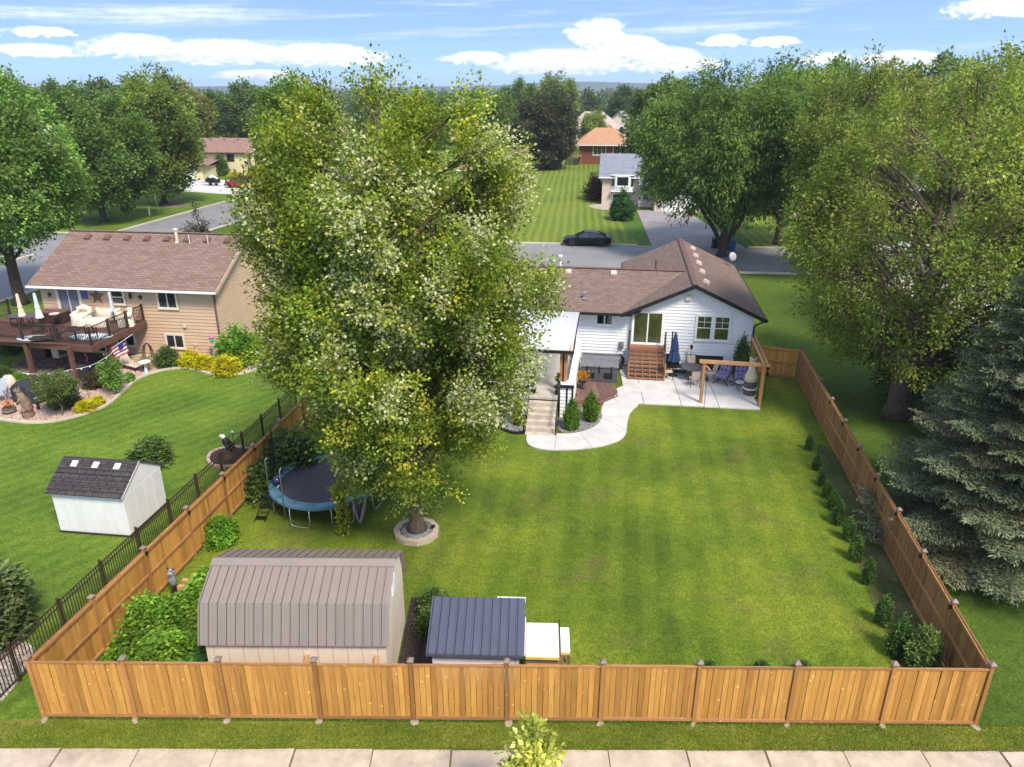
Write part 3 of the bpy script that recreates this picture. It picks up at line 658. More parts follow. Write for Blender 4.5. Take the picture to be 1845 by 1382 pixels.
# openings on the gable wall (x from the right corner)
def lx(X, Y=39.5): return ((X - 13.35) - (Y - 39.2 - .0) * math.tan(R(8.3)) * 0) / math.cos(R(8.3))
dr = window(wh, -6.52, -4.92, 1.50, 3.30, y=-.03, sashes=2, glassm=M_glassg, name='sliding_door')
window(wh, -3.02, -2.22, 1.86, 3.22, y=-.03, sashes=1, grid=True, glassm=M_glassg); window(wh, -2.05, -1.25, 1.86, 3.22, y=-.03, sashes=1, grid=True, glassm=M_glassg)
window(wh, -8.62, -7.72, 2.42, 3.10, y=.2, sashes=2)
for x0, x1 in ((-6.0, -3.9), (-3.3, -1.5)): window(wh, x0, x1, .22, .82, y=-.03, sashes=2, trim=M_blk, name='basement_window')
B('gable_lamp', M_chim, wh, (-3.75, -3.45, -.14, 0, 4.12, 4.34))
T('downspout', M_blk, wh, [(.62, -.42, 3.2), (.15, -.1, 2.85), (.08, -.06, 2.7), (.08, -.06, .2)], .05, 6)
B('electric_meter', M_galv, wh, (-7.25, -7.0, .1, .24, 1.05, 1.45)); T('conduit', M_trim, wh, [(-9.75, .2, .6), (-9.75, .2, 1.9)], .025, 6); T('conduit', M_trim, wh, [(-10.3, .2, .6), (-10.3, .2, 3.0)], .02, 6)

# deck stairs at the sliding door, fronted by a lattice of boards
st = thing('deck_stairs', 'weathered wooden stair with plank lattice climbing to the sliding glass door', 'stairs', (13.35, 39.2, 0), HR)
SX0, SX1 = -6.72, -4.72
B('landing', M_redwood, st, (SX0, SX1, -.55, -.04, 1.26, 1.42))
for i in range(7):
    z = 1.22 - i * .165; y = -.55 - i * .22
    B('tread', M_weather, st, (SX0 + .05, SX1 - .05, y - .24, y, z - .16, z - .12)); B('riser', M_redwood, st, (SX0 + .06, SX1 - .06, y - .05, y - .015, z - .08, z + .02))
for i in range(6):
    x = SX0 + .03 + i * (SX1 - SX0 - .06) / 5
    MB().bar((x, -.6, 1.12), (x, -2.18, .08), .045, .09).build('stringer', M_weather, st)
for i in range(8):
    u = i / 7; MB().bar((SX0, -.62 - 1.56 * u, 1.17 - 1.03 * u), (SX1, -.62 - 1.56 * u, 1.17 - 1.03 * u), .03, .085).build('lattice_slat', M_redwood, st)
for x in (SX0, SX1):
    T('railing_post', M_iron, st, [(x, -.5, 1.2), (x, -.5, 2.35)], .05, 4); T('railing_post', M_terra, st, [(x, -2.0, .1), (x, -2.0, 1.0)], .055, 4)
    MB().bar((x, -.5, 2.3), (x, -2.0, 1.0), .05, .07).build('handrail', M_iron, st); MB().bar((x, -.5, 1.75), (x, -2.0, .5), .03, .05).build('handrail', M_iron, st)

# ---------------------------------------------------------------- raised terrace with steps and gazebo
tr = thing('raised_terrace', 'raised white-sided terrace with concrete floor and black caps beside the hot tub', 'terrace', (2.35, 33.2, 0), HR)
TZ = 1.25
# local: x to the right, y back; steps climb between x=-1.45 and 0
B('floor', plain('terrace_floor', (.44, .40, .34), .85, var=.2), tr, (-5.6, .35, -.0, 6.9, TZ - .12, TZ), (-1.45, -.05, -.7, 0, TZ - .12, TZ))
B('wall', M_white, tr, (-5.6, -1.5, -.3, -.14, 0, TZ + .42)); siding(tr, [(-5.6, .06), (-1.5, .06), (-1.5, TZ + .4), (-5.6, TZ + .4)], .185, M_white, lambda s, o, z: (s, -.3 - o, z))
B('wall', M_white, tr, (.02, .58, -.25, .25, 0, TZ + .5)); siding(tr, [(.02, .06), (.58, .06), (.58, TZ + .48), (.02, TZ + .48)], .185, M_white, lambda s, o, z: (s, -.25 - o, z))
B('wall', M_white, tr, (.44, .58, .26, 6.8, 0, TZ + .5)); siding(tr, [(-.25, .06), (6.8, .06), (6.8, TZ + .48), (-.25, TZ + .48)], .185, M_white, lambda s, o, z: (.58 + o, s, z))
B('wall_cap', M_trim, tr, (-5.7, -1.46, -.36, .1, TZ + .42, TZ + .47), (.0, .66, -.3, .3, TZ + .5, TZ + .55), (.36, .66, .31, 6.8, TZ + .5, TZ + .55))
B('cap_fascia', M_blk, tr, (-5.7, -1.46, -.40, -.36, TZ + .30, TZ + .45), (-.02, .68, -.345, -.305, TZ + .38, TZ + .53))
T('corner_trim', M_blk, tr, [(.34, -.29, .05), (.34, -.29, TZ + .4)], .045, 4); T('corner_trim', M_blk, tr, [(.61, -.29, .6), (.61, -.29, TZ + .4)], .045, 4)
stp = thing('concrete_steps', 'flight of worn concrete steps with black handrails up to the terrace', 'steps', (2.35, 33.2, 0), HR)
M_step = plain('worn_step', (.50, .43, .35), .85, var=.35, scale=2.5, bmp=.3)
for i in range(6):
    z1 = TZ - .02 - i * .2; B('step', M_step, stp, (-1.42, -.06, -.7 - (i + 1) * .28, -.7 - i * .28 + .02, 0, z1 - .17))
for x in (-1.5, .0):
    MB().bar((x, -.55, TZ + .78), (x, -2.35, .82), .05, .06).build('handrail', M_blk, stp)
    T('rail_post', M_blk, stp, [(x, -2.3, 0), (x, -2.3, .88)], .035, 6); T('rail_post', M_blk, stp, [(x, -.6, TZ - .1), (x, -.6, TZ + .8)], .035, 6)
gz_ = thing('gazebo', 'wooden gazebo with milky curved panel roof over the raised terrace', 'gazebo', (2.35, 33.2, TZ), HR)
for x, y in ((.22, .15), (.22, 5.3), (-4.6, .15), (-4.6, 5.3)):
    B('post', M_newoodz, gz_, (x - .085, x + .085, y - .085, y + .085, .0, 2.15))
B('post', M_newoodz, gz_, (-.06, .1, .07, .23, .45, 2.15)); T('post_trim', M_blk, gz_, [(.115, .05, .45), (.115, .05, 2.15)], .04, 4)
for i in range(6):
    x0, x1 = -5.0 + i * .93, -5.0 + (i + 1) * .93
    m = MB(); P = []
    for j in range(9):
        u = j / 8; P.append((u * 5.3 - .15, 2.2 + .42 * math.sin(u * math.pi * .62)))
    for (ya, za), (yb, zb) in zip(P[:-1], P[1:]): m.add([(x0 + .02, ya, za), (x1 - .02, ya, za), (x1 - .02, yb, zb), (x0 + .02, yb, zb)], [(0, 1, 2, 3)])
    m.build('roof_panel', M_poly, gz_)
    mm = MB()
    for (ya, za), (yb, zb) in zip(P[:-1], P[1:]): mm.bar((x1, ya, za + .01), (x1, yb, zb + .01), .05, .05)
    mm.build('roof_rib', M_trim if i < 5 else M_blk, gz_)
B('front_beam', M_blk, gz_, (-5.05, .62, -.25, -.15, 2.08, 2.22)); B('back_beam', M_newood, gz_, (-5.05, .6, 5.0, 5.12, 2.3, 2.46))
MB().bar((.42, -.1, 2.18), (.42, 5.1, 2.5), .08, .16).build('side_beam', M_newood, gz_)
# white wire trellis laid against the wing wall
tl = thing('wall_trellis', 'white wire trellis grid leaning on the wall above the gazebo roof', 'trellis', tuple(wh.matrix_basis @ Vector((-10.9, .1, 2.75))), HR)
for i in range(5): MB().bar((-.9 + i * .45, 0, 0), (-.9 + i * .45, 0, .55), .025, .025).build('wire', M_galv, tl)
for i in range(3): MB().bar((-.95, -.03, .02 + i * .25), (.95, -.03, .02 + i * .25), .025, .025).build('wire', M_galv, tl)

# ---------------------------------------------------------------- tan house with deck
th_o = Vector((-17.2, 41.6, 0)); TR_ = R(-7.4)
th = thing('tan_house', 'tan lap-sided house with brown shingle roof and big raised deck', 'house', th_o, TR_)
W, Dp, E2, R2 = 11.1, 8.3, 4.36, 6.5
B('wall', M_tan, th, (-W, -.02, .02, Dp, -.1, E2))
siding(th, [(-W, .12), (0, .12), (0, E2 - .05), (-W, E2 - .05)], .205, M_tan, lambda s, o, z: (s, .02 - o, z), t=.034)
MB().add([(0, 0, E2), (0, Dp, E2), (0, Dp / 2, R2 - .02), (-W, 0, E2), (-W, Dp, E2), (-W, Dp / 2, R2 - .02)], [(0, 1, 2), (3, 5, 4), (0, 2, 5, 3), (1, 4, 5, 2)]).build('gable_wall', M_tan, th)
siding(th, [(0, .12), (Dp, .12), (Dp, E2), (Dp / 2, R2), (0, E2)], .205, M_tan, lambda s, o, z: (o + .001, s, z), t=.034)
tp = (R2 - E2) / (Dp / 2)
MB().slab([(-W - .4, -.5, E2 - .5 * tp + .12), (.35, -.5, E2 - .5 * tp + .12), (.35, Dp / 2, R2 + .12), (-W - .4, Dp / 2, R2 + .12)], .1).build('roof_slope', M_sh_t, th)
MB().slab([(-W - .4, Dp / 2, R2 + .12), (.35, Dp / 2, R2 + .12), (.35, Dp + .5, E2 - .5 * tp + .12), (-W - .4, Dp + .5, E2 - .5 * tp + .12)], .1).build('roof_slope', M_sh_t, th)
B('gutter', M_trim, th, (-W - .4, .35, -.6, -.505, E2 - .5 * tp - .03, E2 - .5 * tp + .09))
MB().bar((.37, -.5, E2 - .5 * tp + .03), (.37, Dp / 2, R2 + .03), .04, .22).build('rake_board', plain('tan_trim', (.55, .38, .27), .6), th)
B('soffit', M_tan, th, (-W - .35, .3, -.48, .0, E2 - .2, E2 - .16))
MB().bar((-W - .4, Dp / 2, R2 + .135), (.35, Dp / 2, R2 + .135), .26, .03).build('ridge_cap', M_sh_t, th)
for i in range(8): roofvent(th, (-9.9 + i * 1.32, Dp / 2 - .62, R2 + .12 - .62 * tp), M_ventbr, (math.atan(tp), 0, 0))
MB().lathe([(.2, -.05), (.09, .1), (.09, .75), (.14, .77), (.14, .85), (.05, .9)], 10).build('roof_pipe', M_chim, th, loc=(-3.9, Dp / 2 - .75, R2 - .35))
for x in (-3.0, -1.8): T('roof_antenna', M_trim, th, [(x, Dp / 2 - .9, R2 - .35), (x, Dp / 2 - .9, R2 + .2)], .02, 5)
T('downspout', M_ventbr, th, [(-.06, -.08, E2 - .2), (-.06, -.08, .15)], .06, 4)
tcream = plain('cream_trim', (.70, .62, .48), .5, var=.06)
window(th, -3.57, -2.46, 3.02, 3.95, y=-.035, trim=tcream); window(th, -3.5, -2.43, .56, 1.34, y=-.035, trim=tcream); window(th, -6.5, -5.76, 3.16, 3.95, y=-.035, trim=tcream, vert=False); window(th, -6.7, -5.6, .55, 1.3, y=-.035, trim=tcream)
curt = plain('grey_blue_curtain', (.16, .17, .21), .8, var=.4, scale=9)
window(th, -9.95, -8.62, 2.4, 3.95, y=-.035, trim=tcream, sashes=2, glassm=curt, name='patio_door', tw=.14)
window(th, -9.6, -7.6, .1, 1.4, y=-.035, trim=tcream, name='lower_door')
B('vent_box', M_chim, th, (-2.25, -2.08, -.12, -.03, 1.85, 2.05)); B('spigot_box', M_chim, th, (-1.75, -1.6, -.1, -.03, .75, .9)); T('spigot_pipe', M_chim, th, [(-1.68, -.06, .1), (-1.68, -.06, .8)], .025, 5)
def star(parent, x, z, r, mat):
    m = MB(); pts = []
    for i in range(10):
        rr = r if i % 2 == 0 else r * .42; a = R(90 + 36 * i); pts.append((x + rr * math.cos(a), -.03, z + rr * math.sin(a)))
    c = (x, -.03 - r * .25, z); m.add([c] + pts, [(0, i + 1, (i + 1) % 10 + 1) for i in range(10)])
    return m.build('wall_star', mat, parent)
M_rust = plain('rusty_metal', (.19, .115, .07), .7, var=.4)
def wallthing(name, label, cat, x, z): return thing(name, label, cat, th_o + Matrix.Rotation(TR_, 3, 'Z') @ Vector((x, 0, z)), TR_)
for x, z, r, mt, lb in ((-7.47, 3.55, .52, M_rust, 'large rusty metal star hung between patio door and small window'), (-4.7, 3.6, .22, M_iron, 'small dark star hung right of the small upper window'), (-10.52, 3.55, .22, M_iron, 'small dark star hung left of the patio door, near the house corner')):
    w_ = wallthing('wall_star', lb, 'star', x, z); star(w_, 0, 0, r, mt).name = 'star_face'
w_ = wallthing('wall_plaque', 'little blue and teal picture plaque hung beside the patio door', 'plaque', -8.22, 3.68); B('panel', plain('blue_print', (.08, .14, .34), .6, var=.8, scale=7), w_, (-.18, .18, -.07, -.035, -.3, .3))
w_ = wallthing('wind_chime', 'brown wind chime hanging under the eave right of the small window', 'wind chime', -5.27, 3.5); MB().lathe([(.07, .35), (.09, .1), (.04, .0)], 8, (0, -.12, 0)).build('bell', M_iron, w_); T('cord', M_iron, w_, [(0, -.12, .35), (0, -.12, .6)], .01, 5)
# deck
dk = thing('raised_deck', 'reddish brown raised deck with dark metal railing on the tan house', 'deck', th_o, TR_)
DZ = 2.18
def dl(px, py, z):                     # pixel at level z -> deck local
    p = G(px, py, z) - th_o; c, s_ = math.cos(-TR_), math.sin(-TR_); return Vector((p.x * c - p.y * s_, p.x * s_ + p.y * c, 0))
poly = [dl(-90, 601, DZ), dl(165, 623, DZ), dl(268, 575, DZ)]
poly = [Vector((-13.5, poly[1].y + .75, 0)), Vector((poly[1].x, poly[1].y, 0)), Vector((poly[2].x, -.06, 0)), Vector((-13.5, -.06, 0))]
print('deck poly', [tuple(round(a, 2) for a in p) for p in poly])
yfront = poly[1].y
# planks
nb = int(-yfront / .15)
for i in range(nb):
    y0 = -.06 - i * .15; y1 = y0 - .143
    xr = poly[2].x + (poly[1].x - poly[2].x) * min(1, (-.06 - (y0 + y1) / 2) / (-.06 - yfront))
    B('deck_plank', M_deckwood, dk, (-13.5, xr, y1, y0, DZ - .035, DZ))
for a, b in zip(poly[:2], poly[1:3]): MB().bar(a + Vector((0, -.03, DZ - .19)), b + Vector((.03, -.03, DZ - .19)), .06, .34).build('fascia', M_deckwood, dk)
B('beam', M_deckwood, dk, (-13.4, poly[1].x - .4, yfront + .5, yfront + .65, DZ - .38, DZ - .06))
for px, py in ((62, 682), (140, 692), (207, 673)):
    p = dl(px, py, 0); B('post', M_deckwood, dk, (p.x - .1, p.x + .1, p.y - .1, p.y + .1, 0, DZ - .05))
def railing(a, b, n):
    bal = MB()
    for z in (.12, .95): MB().bar(a + Vector((0, 0, DZ + z)), b + Vector((0, 0, DZ + z)), .045, .04).build('rail', M_iron, dk)
    for i in range(n + 1):
        p = a.lerp(b, i / n); B('rail_post', M_iron, dk, (p.x - .045, p.x + .045, p.y - .045, p.y + .045, DZ, DZ + 1.02))
    k = int((b - a).length / .11)
    for i in range(k):
        p = a.lerp(b, (i + .5) / k); bal.box(p.x - .011, p.x + .011, p.y - .011, p.y + .011, DZ + .1, DZ + .95)
    bal.build('balusters', M_iron, dk, kind='stuff')
railing(poly[0] + Vector((0, .08, 0)), poly[1] + Vector((-.05, .08, 0)), 4); railing(poly[1] + Vector((-.05, .1, 0)), poly[2] + Vector((-.12, 0, 0)), 3); railing(Vector((-13.4, yfront + .2, 0)), Vector((-13.4, -.1, 0)), 3)
structure('under_deck_patio', MB().prism([tuple(dl(*p, 0)[:2]) for p in [(20, 655), (60, 640), (190, 640), (215, 655), (180, 690), (110, 692), (40, 684)]], -.02, .04), M_paver).matrix_world = dk.matrix_basis

# ---------------------------------------------------------------- tan gambrel barn shed
bs = thing('barn_shed', 'tan gambrel barn shed with brown ribbed metal roof', 'shed', (-7.9, 15.15, 0), R(-.5))
BW, BD = 4.65, 2.95
prof = [(0, 2.0), (.36, 2.72), (BD / 2, 3.2), (BD - .36, 2.72), (BD, 2.0)]
B('wall', M_beige, bs, (0, BW, 0, BD, 0, 2.0))
ends = [(0, y, z) for y, z in prof]
MB().add([(BW, y, z) for y, z in prof] + ends, [(0, 1, 2, 3, 4), (9, 8, 7, 6, 5), (4, 9, 5, 0)]).build('gable_wall', M_beige, bs)
for i in range(12): MB().bar((.2 + i * .385, -.006, .05), (.2 + i * .385, -.006, 1.98), .012, .01).build('panel_groove', plain('groove%d' % (i == 0), (.50, .40, .32), .7) if i == 0 else MATS['groove1'], bs)
pw = (BW + .24) / 21
M_seam = plain('dark_seam', (.11, .085, .07), .6, bmp=0)
P2 = [(-.12, 1.78), (.28, 2.78), (BD / 2, 3.28), (BD - .28, 2.78), (BD + .12, 1.78)]
for (ya, za), (yb, zb) in zip(P2[:-1], P2[1:]):
    m = MB(); m.slab([(0, ya, za), (pw - .006, ya, za), (pw - .006, yb, zb), (0, yb, zb)], .02)
    nrm = Vector((0, -(zb - za), yb - ya)).normalized()
    m.bar(Vector((.01, ya, za)) + nrm * .012, Vector((.01, yb, zb)) + nrm * .012, .026, .034, up=nrm); m.bar(Vector((pw * .5, ya, za)) + nrm * .004, Vector((pw * .5, yb, zb)) + nrm * .004, .03, .016, up=nrm)
    me = m.mesh('roof_panel', M_brownroof)
    for i in range(21): inst(me, 'roof_panel', bs, (-.12 + i * pw, 0, 0))
    sm_ = MB().bar(Vector((.032, ya, za)) + nrm * .004, Vector((.032, yb, zb)) + nrm * .004, .018, .012, up=nrm).mesh('seam', M_seam)
    for i in range(21): inst(sm_, 'seam', bs, (-.12 + i * pw, 0, 0))
MB().add([(-.13, BD / 2 - .2, 3.22), (BW + .13, BD / 2 - .2, 3.22), (BW + .13, BD / 2, 3.325), (-.13, BD / 2, 3.325), (-.13, BD / 2 + .2, 3.22), (BW + .13, BD / 2 + .2, 3.22)], [(0, 1, 2, 3), (3, 2, 5, 4)]).build('ridge_cap', M_brownroof, bs)
B('vent_louver', M_trim, bs, (BW, BW + .03, BD / 2 - .2, BD / 2 + .2, 2.25, 2.75))
for x0, lb in ((2.62, 'left of the two wooden braces leaning on the barn shed wall'), (4.42, 'right wooden brace leaning on the barn shed corner, hung with white cord')):
    t = thing('wood_brace', lb, 'brace', tuple(bs.matrix_basis @ Vector((x0, -.5, 0)))); MB().bar((0, .46, 1.42), (-.12, -.12, .1), .09, .09).build('beam', M_newood, t); MB().bar((.12, .45, .9), (.1, .0, .05), .06, .06).build('short_beam', M_newood, t)
cd = thing('rope_bundle', 'tangled white cord hanging by the barn shed corner', 'cord', tuple(bs.matrix_basis @ Vector((4.45, -.4, 1.35))))
for i in range(5): T('loop', M_trim, cd, [(.09 * math.sin(a + i) + i * .01, -.04 * i, -.32 + (.3 - i * .02) * math.cos(a)) for a in [k * .52 for k in range(13)]], .009, 5)
# ---------------------------------------------------------------- coop with blue roof
cp = thing('coop_shed', 'small grey sided coop with sloping slate blue metal roof', 'coop', (-2.05, 15.05, 0), R(-2))
CW, CD = 2.2, 1.3
MB().add([(0, .16, 0), (CW, .16, 0), (CW, CD, 0), (0, CD, 0), (0, .16, 1.52), (CW, .16, 1.52), (CW, CD, 1.98), (0, CD, 1.98)], [(0, 1, 5, 4), (1, 2, 6, 5), (2, 3, 7, 6), (3, 0, 4, 7), (4, 5, 6, 7)]).build('wall', M_vinyl, cp)
siding(cp, [(0, .05), (CW, .05), (CW, 1.48), (0, 1.48)], .1, M_vinyl, lambda s, o, z: (s, .16 - o, z), t=.02)
B('corner_trim', M_vinyl, cp, (-.03, .05, .125, .138, .03, 1.5), (CW - .05, CW + .03, .125, .138, .03, 1.5)); B('vent', M_blk, cp, (1.55, 1.65, .12, .138, 1.05, 1.09))
cw = 2.52 / 11; rp = ((.0, 1.5), (1.5, 2.12))
m = MB(); m.slab([(0, *rp[0]), (cw - .003, *rp[0]), (cw - .003, *rp[1]), (0, *rp[1])], .02); nrm = Vector((0, -.62, 1.5)).normalized()
m.bar(Vector((.012, *rp[0])) + nrm * .014, Vector((.012, *rp[1])) + nrm * .014, .03, .036, up=nrm)
for q in (.35, .65): m.bar(Vector((cw * q, *rp[0])) + nrm * .003, Vector((cw * q, *rp[1])) + nrm * .003, .022, .012, up=nrm)
me = m.mesh('roof_panel', M_blueroof)
for i in range(11): inst(me, 'roof_panel', cp, (-.16 + i * cw, 0, 0))
sm_ = MB().bar(Vector((.036, *rp[0])) + nrm * .004, Vector((.036, *rp[1])) + nrm * .004, .018, .012, up=nrm).mesh('seam', plain('blue_black_seam', (.012, .012, .02), .5, bmp=0))
for i in range(11): inst(sm_, 'seam', cp, (-.16 + i * cw, 0, 0))
B('drip_edge', M_blueroof, cp, (-.17, 2.37, -.025, -.003, 1.42, 1.5)); B('back_trim', M_trim, cp, (1.6, 2.37, 1.505, 1.53, 1.98, 2.14)); B('side_trim', M_trim, cp, (2.365, 2.385, .05, 1.5, 1.45, 1.5))
rn = thing('coop_run', 'low chicken run with bright white panel lid and orange board beside the coop', 'chicken run', (.36, 15.42, 0), R(-2))
MB().slab([(0, -.05, 1.12), (.88, -.05, 1.12), (.88, 1.15, 1.22), (0, 1.15, 1.22)], .03).build('lid', M_milk, rn); B('lid_edge', M_yellow, rn, (0, .88, -.09, -.052, 1.05, 1.13))
B('front_board', M_osb, rn, (.02, .86, -.02, .02, .15, .86)); B('mesh_strip', M_galv, rn, (.02, .86, -.015, .015, .86, 1.04))
for x in (.02, .86):
    for y in (0, 1.1): B('post', M_newoodz, rn, (x - .04, x + .04, y - .04 if y else .02, y + .04, 0, 1.08))
B('back_board', M_newood, rn, (.06, .82, 1.08, 1.11, .1, .9))
nb_ = thing('nest_shelf', 'narrow white-topped shelf on posts right of the chicken run', 'shelf', (1.30, 15.5, 0), R(-2))
B('top', M_milk, nb_, (0, .24, 0, .95, 1.12, 1.16)); B('top_edge', M_yellow, nb_, (0, .24, -.035, -.002, 1.08, 1.15))
for x, y in ((.03, .02), (.21, .02), (.03, .9), (.21, .9)): B('post', M_weather, nb_, (x - .03, x + .03, y - .03, y + .03, 0, 1.115))
T('stake', M_blk, nb_, [(-.03, .97, 0), (-.03, .97, 1.4)], .018, 6)
# ---------------------------------------------------------------- white resin shed
ws = thing('resin_shed', 'white resin garden shed with charcoal shingle roof and three skylights', 'shed', (-16.43, 22.98, 0), R(-7.3))
w_, d_ = 2.76, 2.3; e_, r_ = 1.72, 2.44
B('wall', M_resin, ws, (0, w_, 0, d_, .06, e_)); B('base', M_mulch, ws, (-.04, w_ + .04, -.04, d_ + .04, 0, .06))
for i in range(7): B('wall_rib', M_resin, ws, (.1 + i * .37, .36 + i * .37, -.006, -.001, .12, e_ - .15))
for i in range(4): B('wall_rib', M_resin, ws, (w_ + .001, w_ + .006, .12 + i * .53, .58 + i * .53, .12, e_ - .1))
for x_ in (0, w_): MB().add([(x_, 0, e_), (x_, d_, e_), (x_, d_ / 2, r_)], [(0, 1, 2)]).build('gable_wall', M_resin, ws)
q = [(-.14, -.16, e_ - .06), (w_ + .06, -.16, e_ - .06), (w_ + .06, d_ / 2, r_ + .05), (-.14, d_ / 2, r_ + .05)]
MB().slab(q, .04).build('roof_slope', M_resin, ws); MB().slab([(x, d_ - y, z) for x, y, z in q], .04).build('roof_slope', M_sh_b, ws)
sl = math.hypot(d_ / 2 + .16, r_ - e_ + .11); ang = math.atan2(r_ - e_ + .11, d_ / 2 + .16)
for rw in range(9):
    m0 = rw * sl / 9
    for c in range(7):
        wd = 2.96 / 7; x0 = -.14 + c * wd; mm = MB().add([(x0 + .004, 0, .035), (x0 + wd - .004, 0, .035), (x0 + wd - .004, sl / 9 - .004, .012), (x0 + .004, sl / 9 - .004, .012), (x0 + .004, 0, 0), (x0 + wd - .004, 0, 0)], [(0, 1, 2, 3), (0, 4, 5, 1)])
        mm.v = [(x, -.16 + (m0 + y) * math.cos(ang) - z * math.sin(ang), e_ - .06 + (m0 + y) * math.sin(ang) + z * math.cos(ang)) for x, y, z in mm.v]
        mm.build('shingle', M_sh_b, ws)
for x in (.45, 1.28, 2.12):
    y = d_ / 2 - .26; z = r_ + .05 - .26 * math.tan(ang); mm = MB().box(-.11, .11, -.12, .12, .03, .055).build('skylight', M_trim, ws, loc=(x, y, z)); mm.rotation_euler = (ang, 0, 0)
# ================================================================ yard things
def at(px, py, z=0): return tuple(G(px, py, z))
# stone tree ring
ring = thing('tree_ring', 'round ring of tan stone blocks with grey gravel around the maple trunk', 'tree ring', (-3.46, 22.85, 0))
me = MB().add([(.60, -.185, 0), (.80, -.235, 0), (.80, .235, 0), (.60, .185, 0), (.60, -.185, .19), (.80, -.235, .19), (.80, .235, .19), (.60, .185, .19)], [(4, 5, 6, 7), (0, 1, 5, 4), (1, 2, 6, 5), (2, 3, 7, 6), (3, 0, 4, 7)]).mesh('stone_block', M_block)
for i in range(11): inst(me, 'stone_block', ring, (0, 0, rnd.uniform(-.01, .01)), (0, 0, i * 2 * math.pi / 11 + rnd.uniform(-.02, .02)))
MB().lathe([(.64, 0), (.62, .11), (.3, .14)], 24).build('gravel', M_greyrock, ring, kind='stuff')
sp = thing('spotlight', 'small black spotlight on the right edge of the tree ring', 'spotlight', (-2.86, 22.95, .14)); MB().lathe([(.045, 0), (.07, .1), (.075, .13)], 8).build('head', M_black, sp); T('stake', M_black, sp, [(0, 0, -.1), (0, 0, .02)], .015, 6)
# trampoline
tp_ = thing('trampoline', 'round trampoline with teal pad and dark mat under the maple', 'trampoline', (-7.2, 25.25, 0)); TRr = 2.1; n = 44
MB().add([(0, 0, .87)] + [((TRr - .28) * math.cos(2 * math.pi * i / n), (TRr - .28) * math.sin(2 * math.pi * i / n), .88) for i in range(n)], [(0, 1 + i, 1 + (i + 1) % n) for i in range(n)]).build('mat', M_mat, tp_)
m = MB(); pr_ = [(TRr - .32, .885), (TRr - .28, .925), (TRr, .935), (TRr + .07, .90), (TRr + .08, .80), (TRr + .06, .80), (TRr - .3, .87)]
vs = []; fs = []
for i in range(n):
    t = 2 * math.pi * i / n
    for r_, z in pr_: vs.append((r_ * math.cos(t) * (1 + .004 * math.sin(9 * t)), r_ * math.sin(t), z + .012 * math.sin(t * 13)))
k = len(pr_)
for i in range(n):
    for j in range(k): fs.append((i * k + j, ((i + 1) % n) * k + j, ((i + 1) % n) * k + (j + 1) % k, i * k + (j + 1) % k))
m.add(vs, fs).build('pad', M_teal, tp_, smooth=False)
sm = MB().box(-.012, .012, -.165, .165, 0, .008).mesh('pad_seam', plain('pad_seam', (.06, .14, .19), .6))
for i in range(16):
    t = 2 * math.pi * i / 16; inst(sm, 'pad_seam', tp_, ((TRr - .14) * math.cos(t), (TRr - .14) * math.sin(t), .945), (0, 0, t + R(90)))
for a in (-158, -112 + 6, -62, -14, 40, 95, 150):
    a0, a1 = R(a - 11), R(a + 11); q = lambda t, z, r_=TRr: (r_ * math.cos(t), r_ * math.sin(t), z)
    T('leg', M_galv, tp_, [q(a0, .85), q(a0, .15, TRr + .02), q(a0 + .02, .04, TRr + .03), q((a0 + a1) / 2, .03, TRr + .03), q(a1 - .02, .04, TRr + .03), q(a1, .15, TRr + .02), q(a1, .85)], .022, 8, smooth=True)
for a, h, mt in ((-155, 2.3, M_galv), (-122, 2.35, M_galv), (168, 2.9, M_black)):
    t = R(a); T('pole', mt, tp_, [((TRr + .06) * math.cos(t), (TRr + .06) * math.sin(t), .25), ((TRr + .06) * math.cos(t), (TRr + .06) * math.sin(t), h - .1), ((TRr - .03) * math.cos(t), (TRr - .03) * math.sin(t), h)], .022, 8, smooth=True)
m = MB(); net = []
for i in range(7):
    t = R(168 + i * 4); net.append(((TRr - .02) * math.cos(t), (TRr - .02) * math.sin(t)))
for i, (a, b) in enumerate(zip(net[:-1], net[1:])): m.add([(a[0], a[1], .9), (b[0], b[1], .9), (b[0], b[1], 2.8 - i * .28), (a[0], a[1], 2.85 - i * .26)], [(0, 1, 2, 3)])
m.build('net', M_net, tp_)
bl = thing('hopper_ball', 'dark blue ball lying on the trampoline edge with a white tube handle', 'ball', (-8.95, 24.75, .90)); MB().lathe([(.02, .0), (.14, .04), (.20, .16), (.20, .26), (.13, .38), (.02, .42)], 16).build('ball', plain('glossy_navy', (.01, .02, .08), .2, spec=.8), bl, smooth=True)
T('handle', M_trim, bl, [(-.05, -.2, .02), (.05, -.22, .03), (.12, -.18, .12)], .02, 8, smooth=True)
ld = thing('trampoline_ladder', 'small black ladder leaning at the trampoline edge near the fence', 'ladder', (-9.25, 24.1, 0))
for x in (0, .38): T('rail', M_black, ld, [(x - .35, -.5, 0), (x, .15, .9)], .02, 6)
for i in range(3): B('rung', M_black, ld, (-.35 + .12 * (i + .5), .03 + .12 * (i + .5), -.55 + .22 * (i + .5), -.43 + .22 * (i + .5), .3 * (i + .4), .3 * (i + .4) + .05))
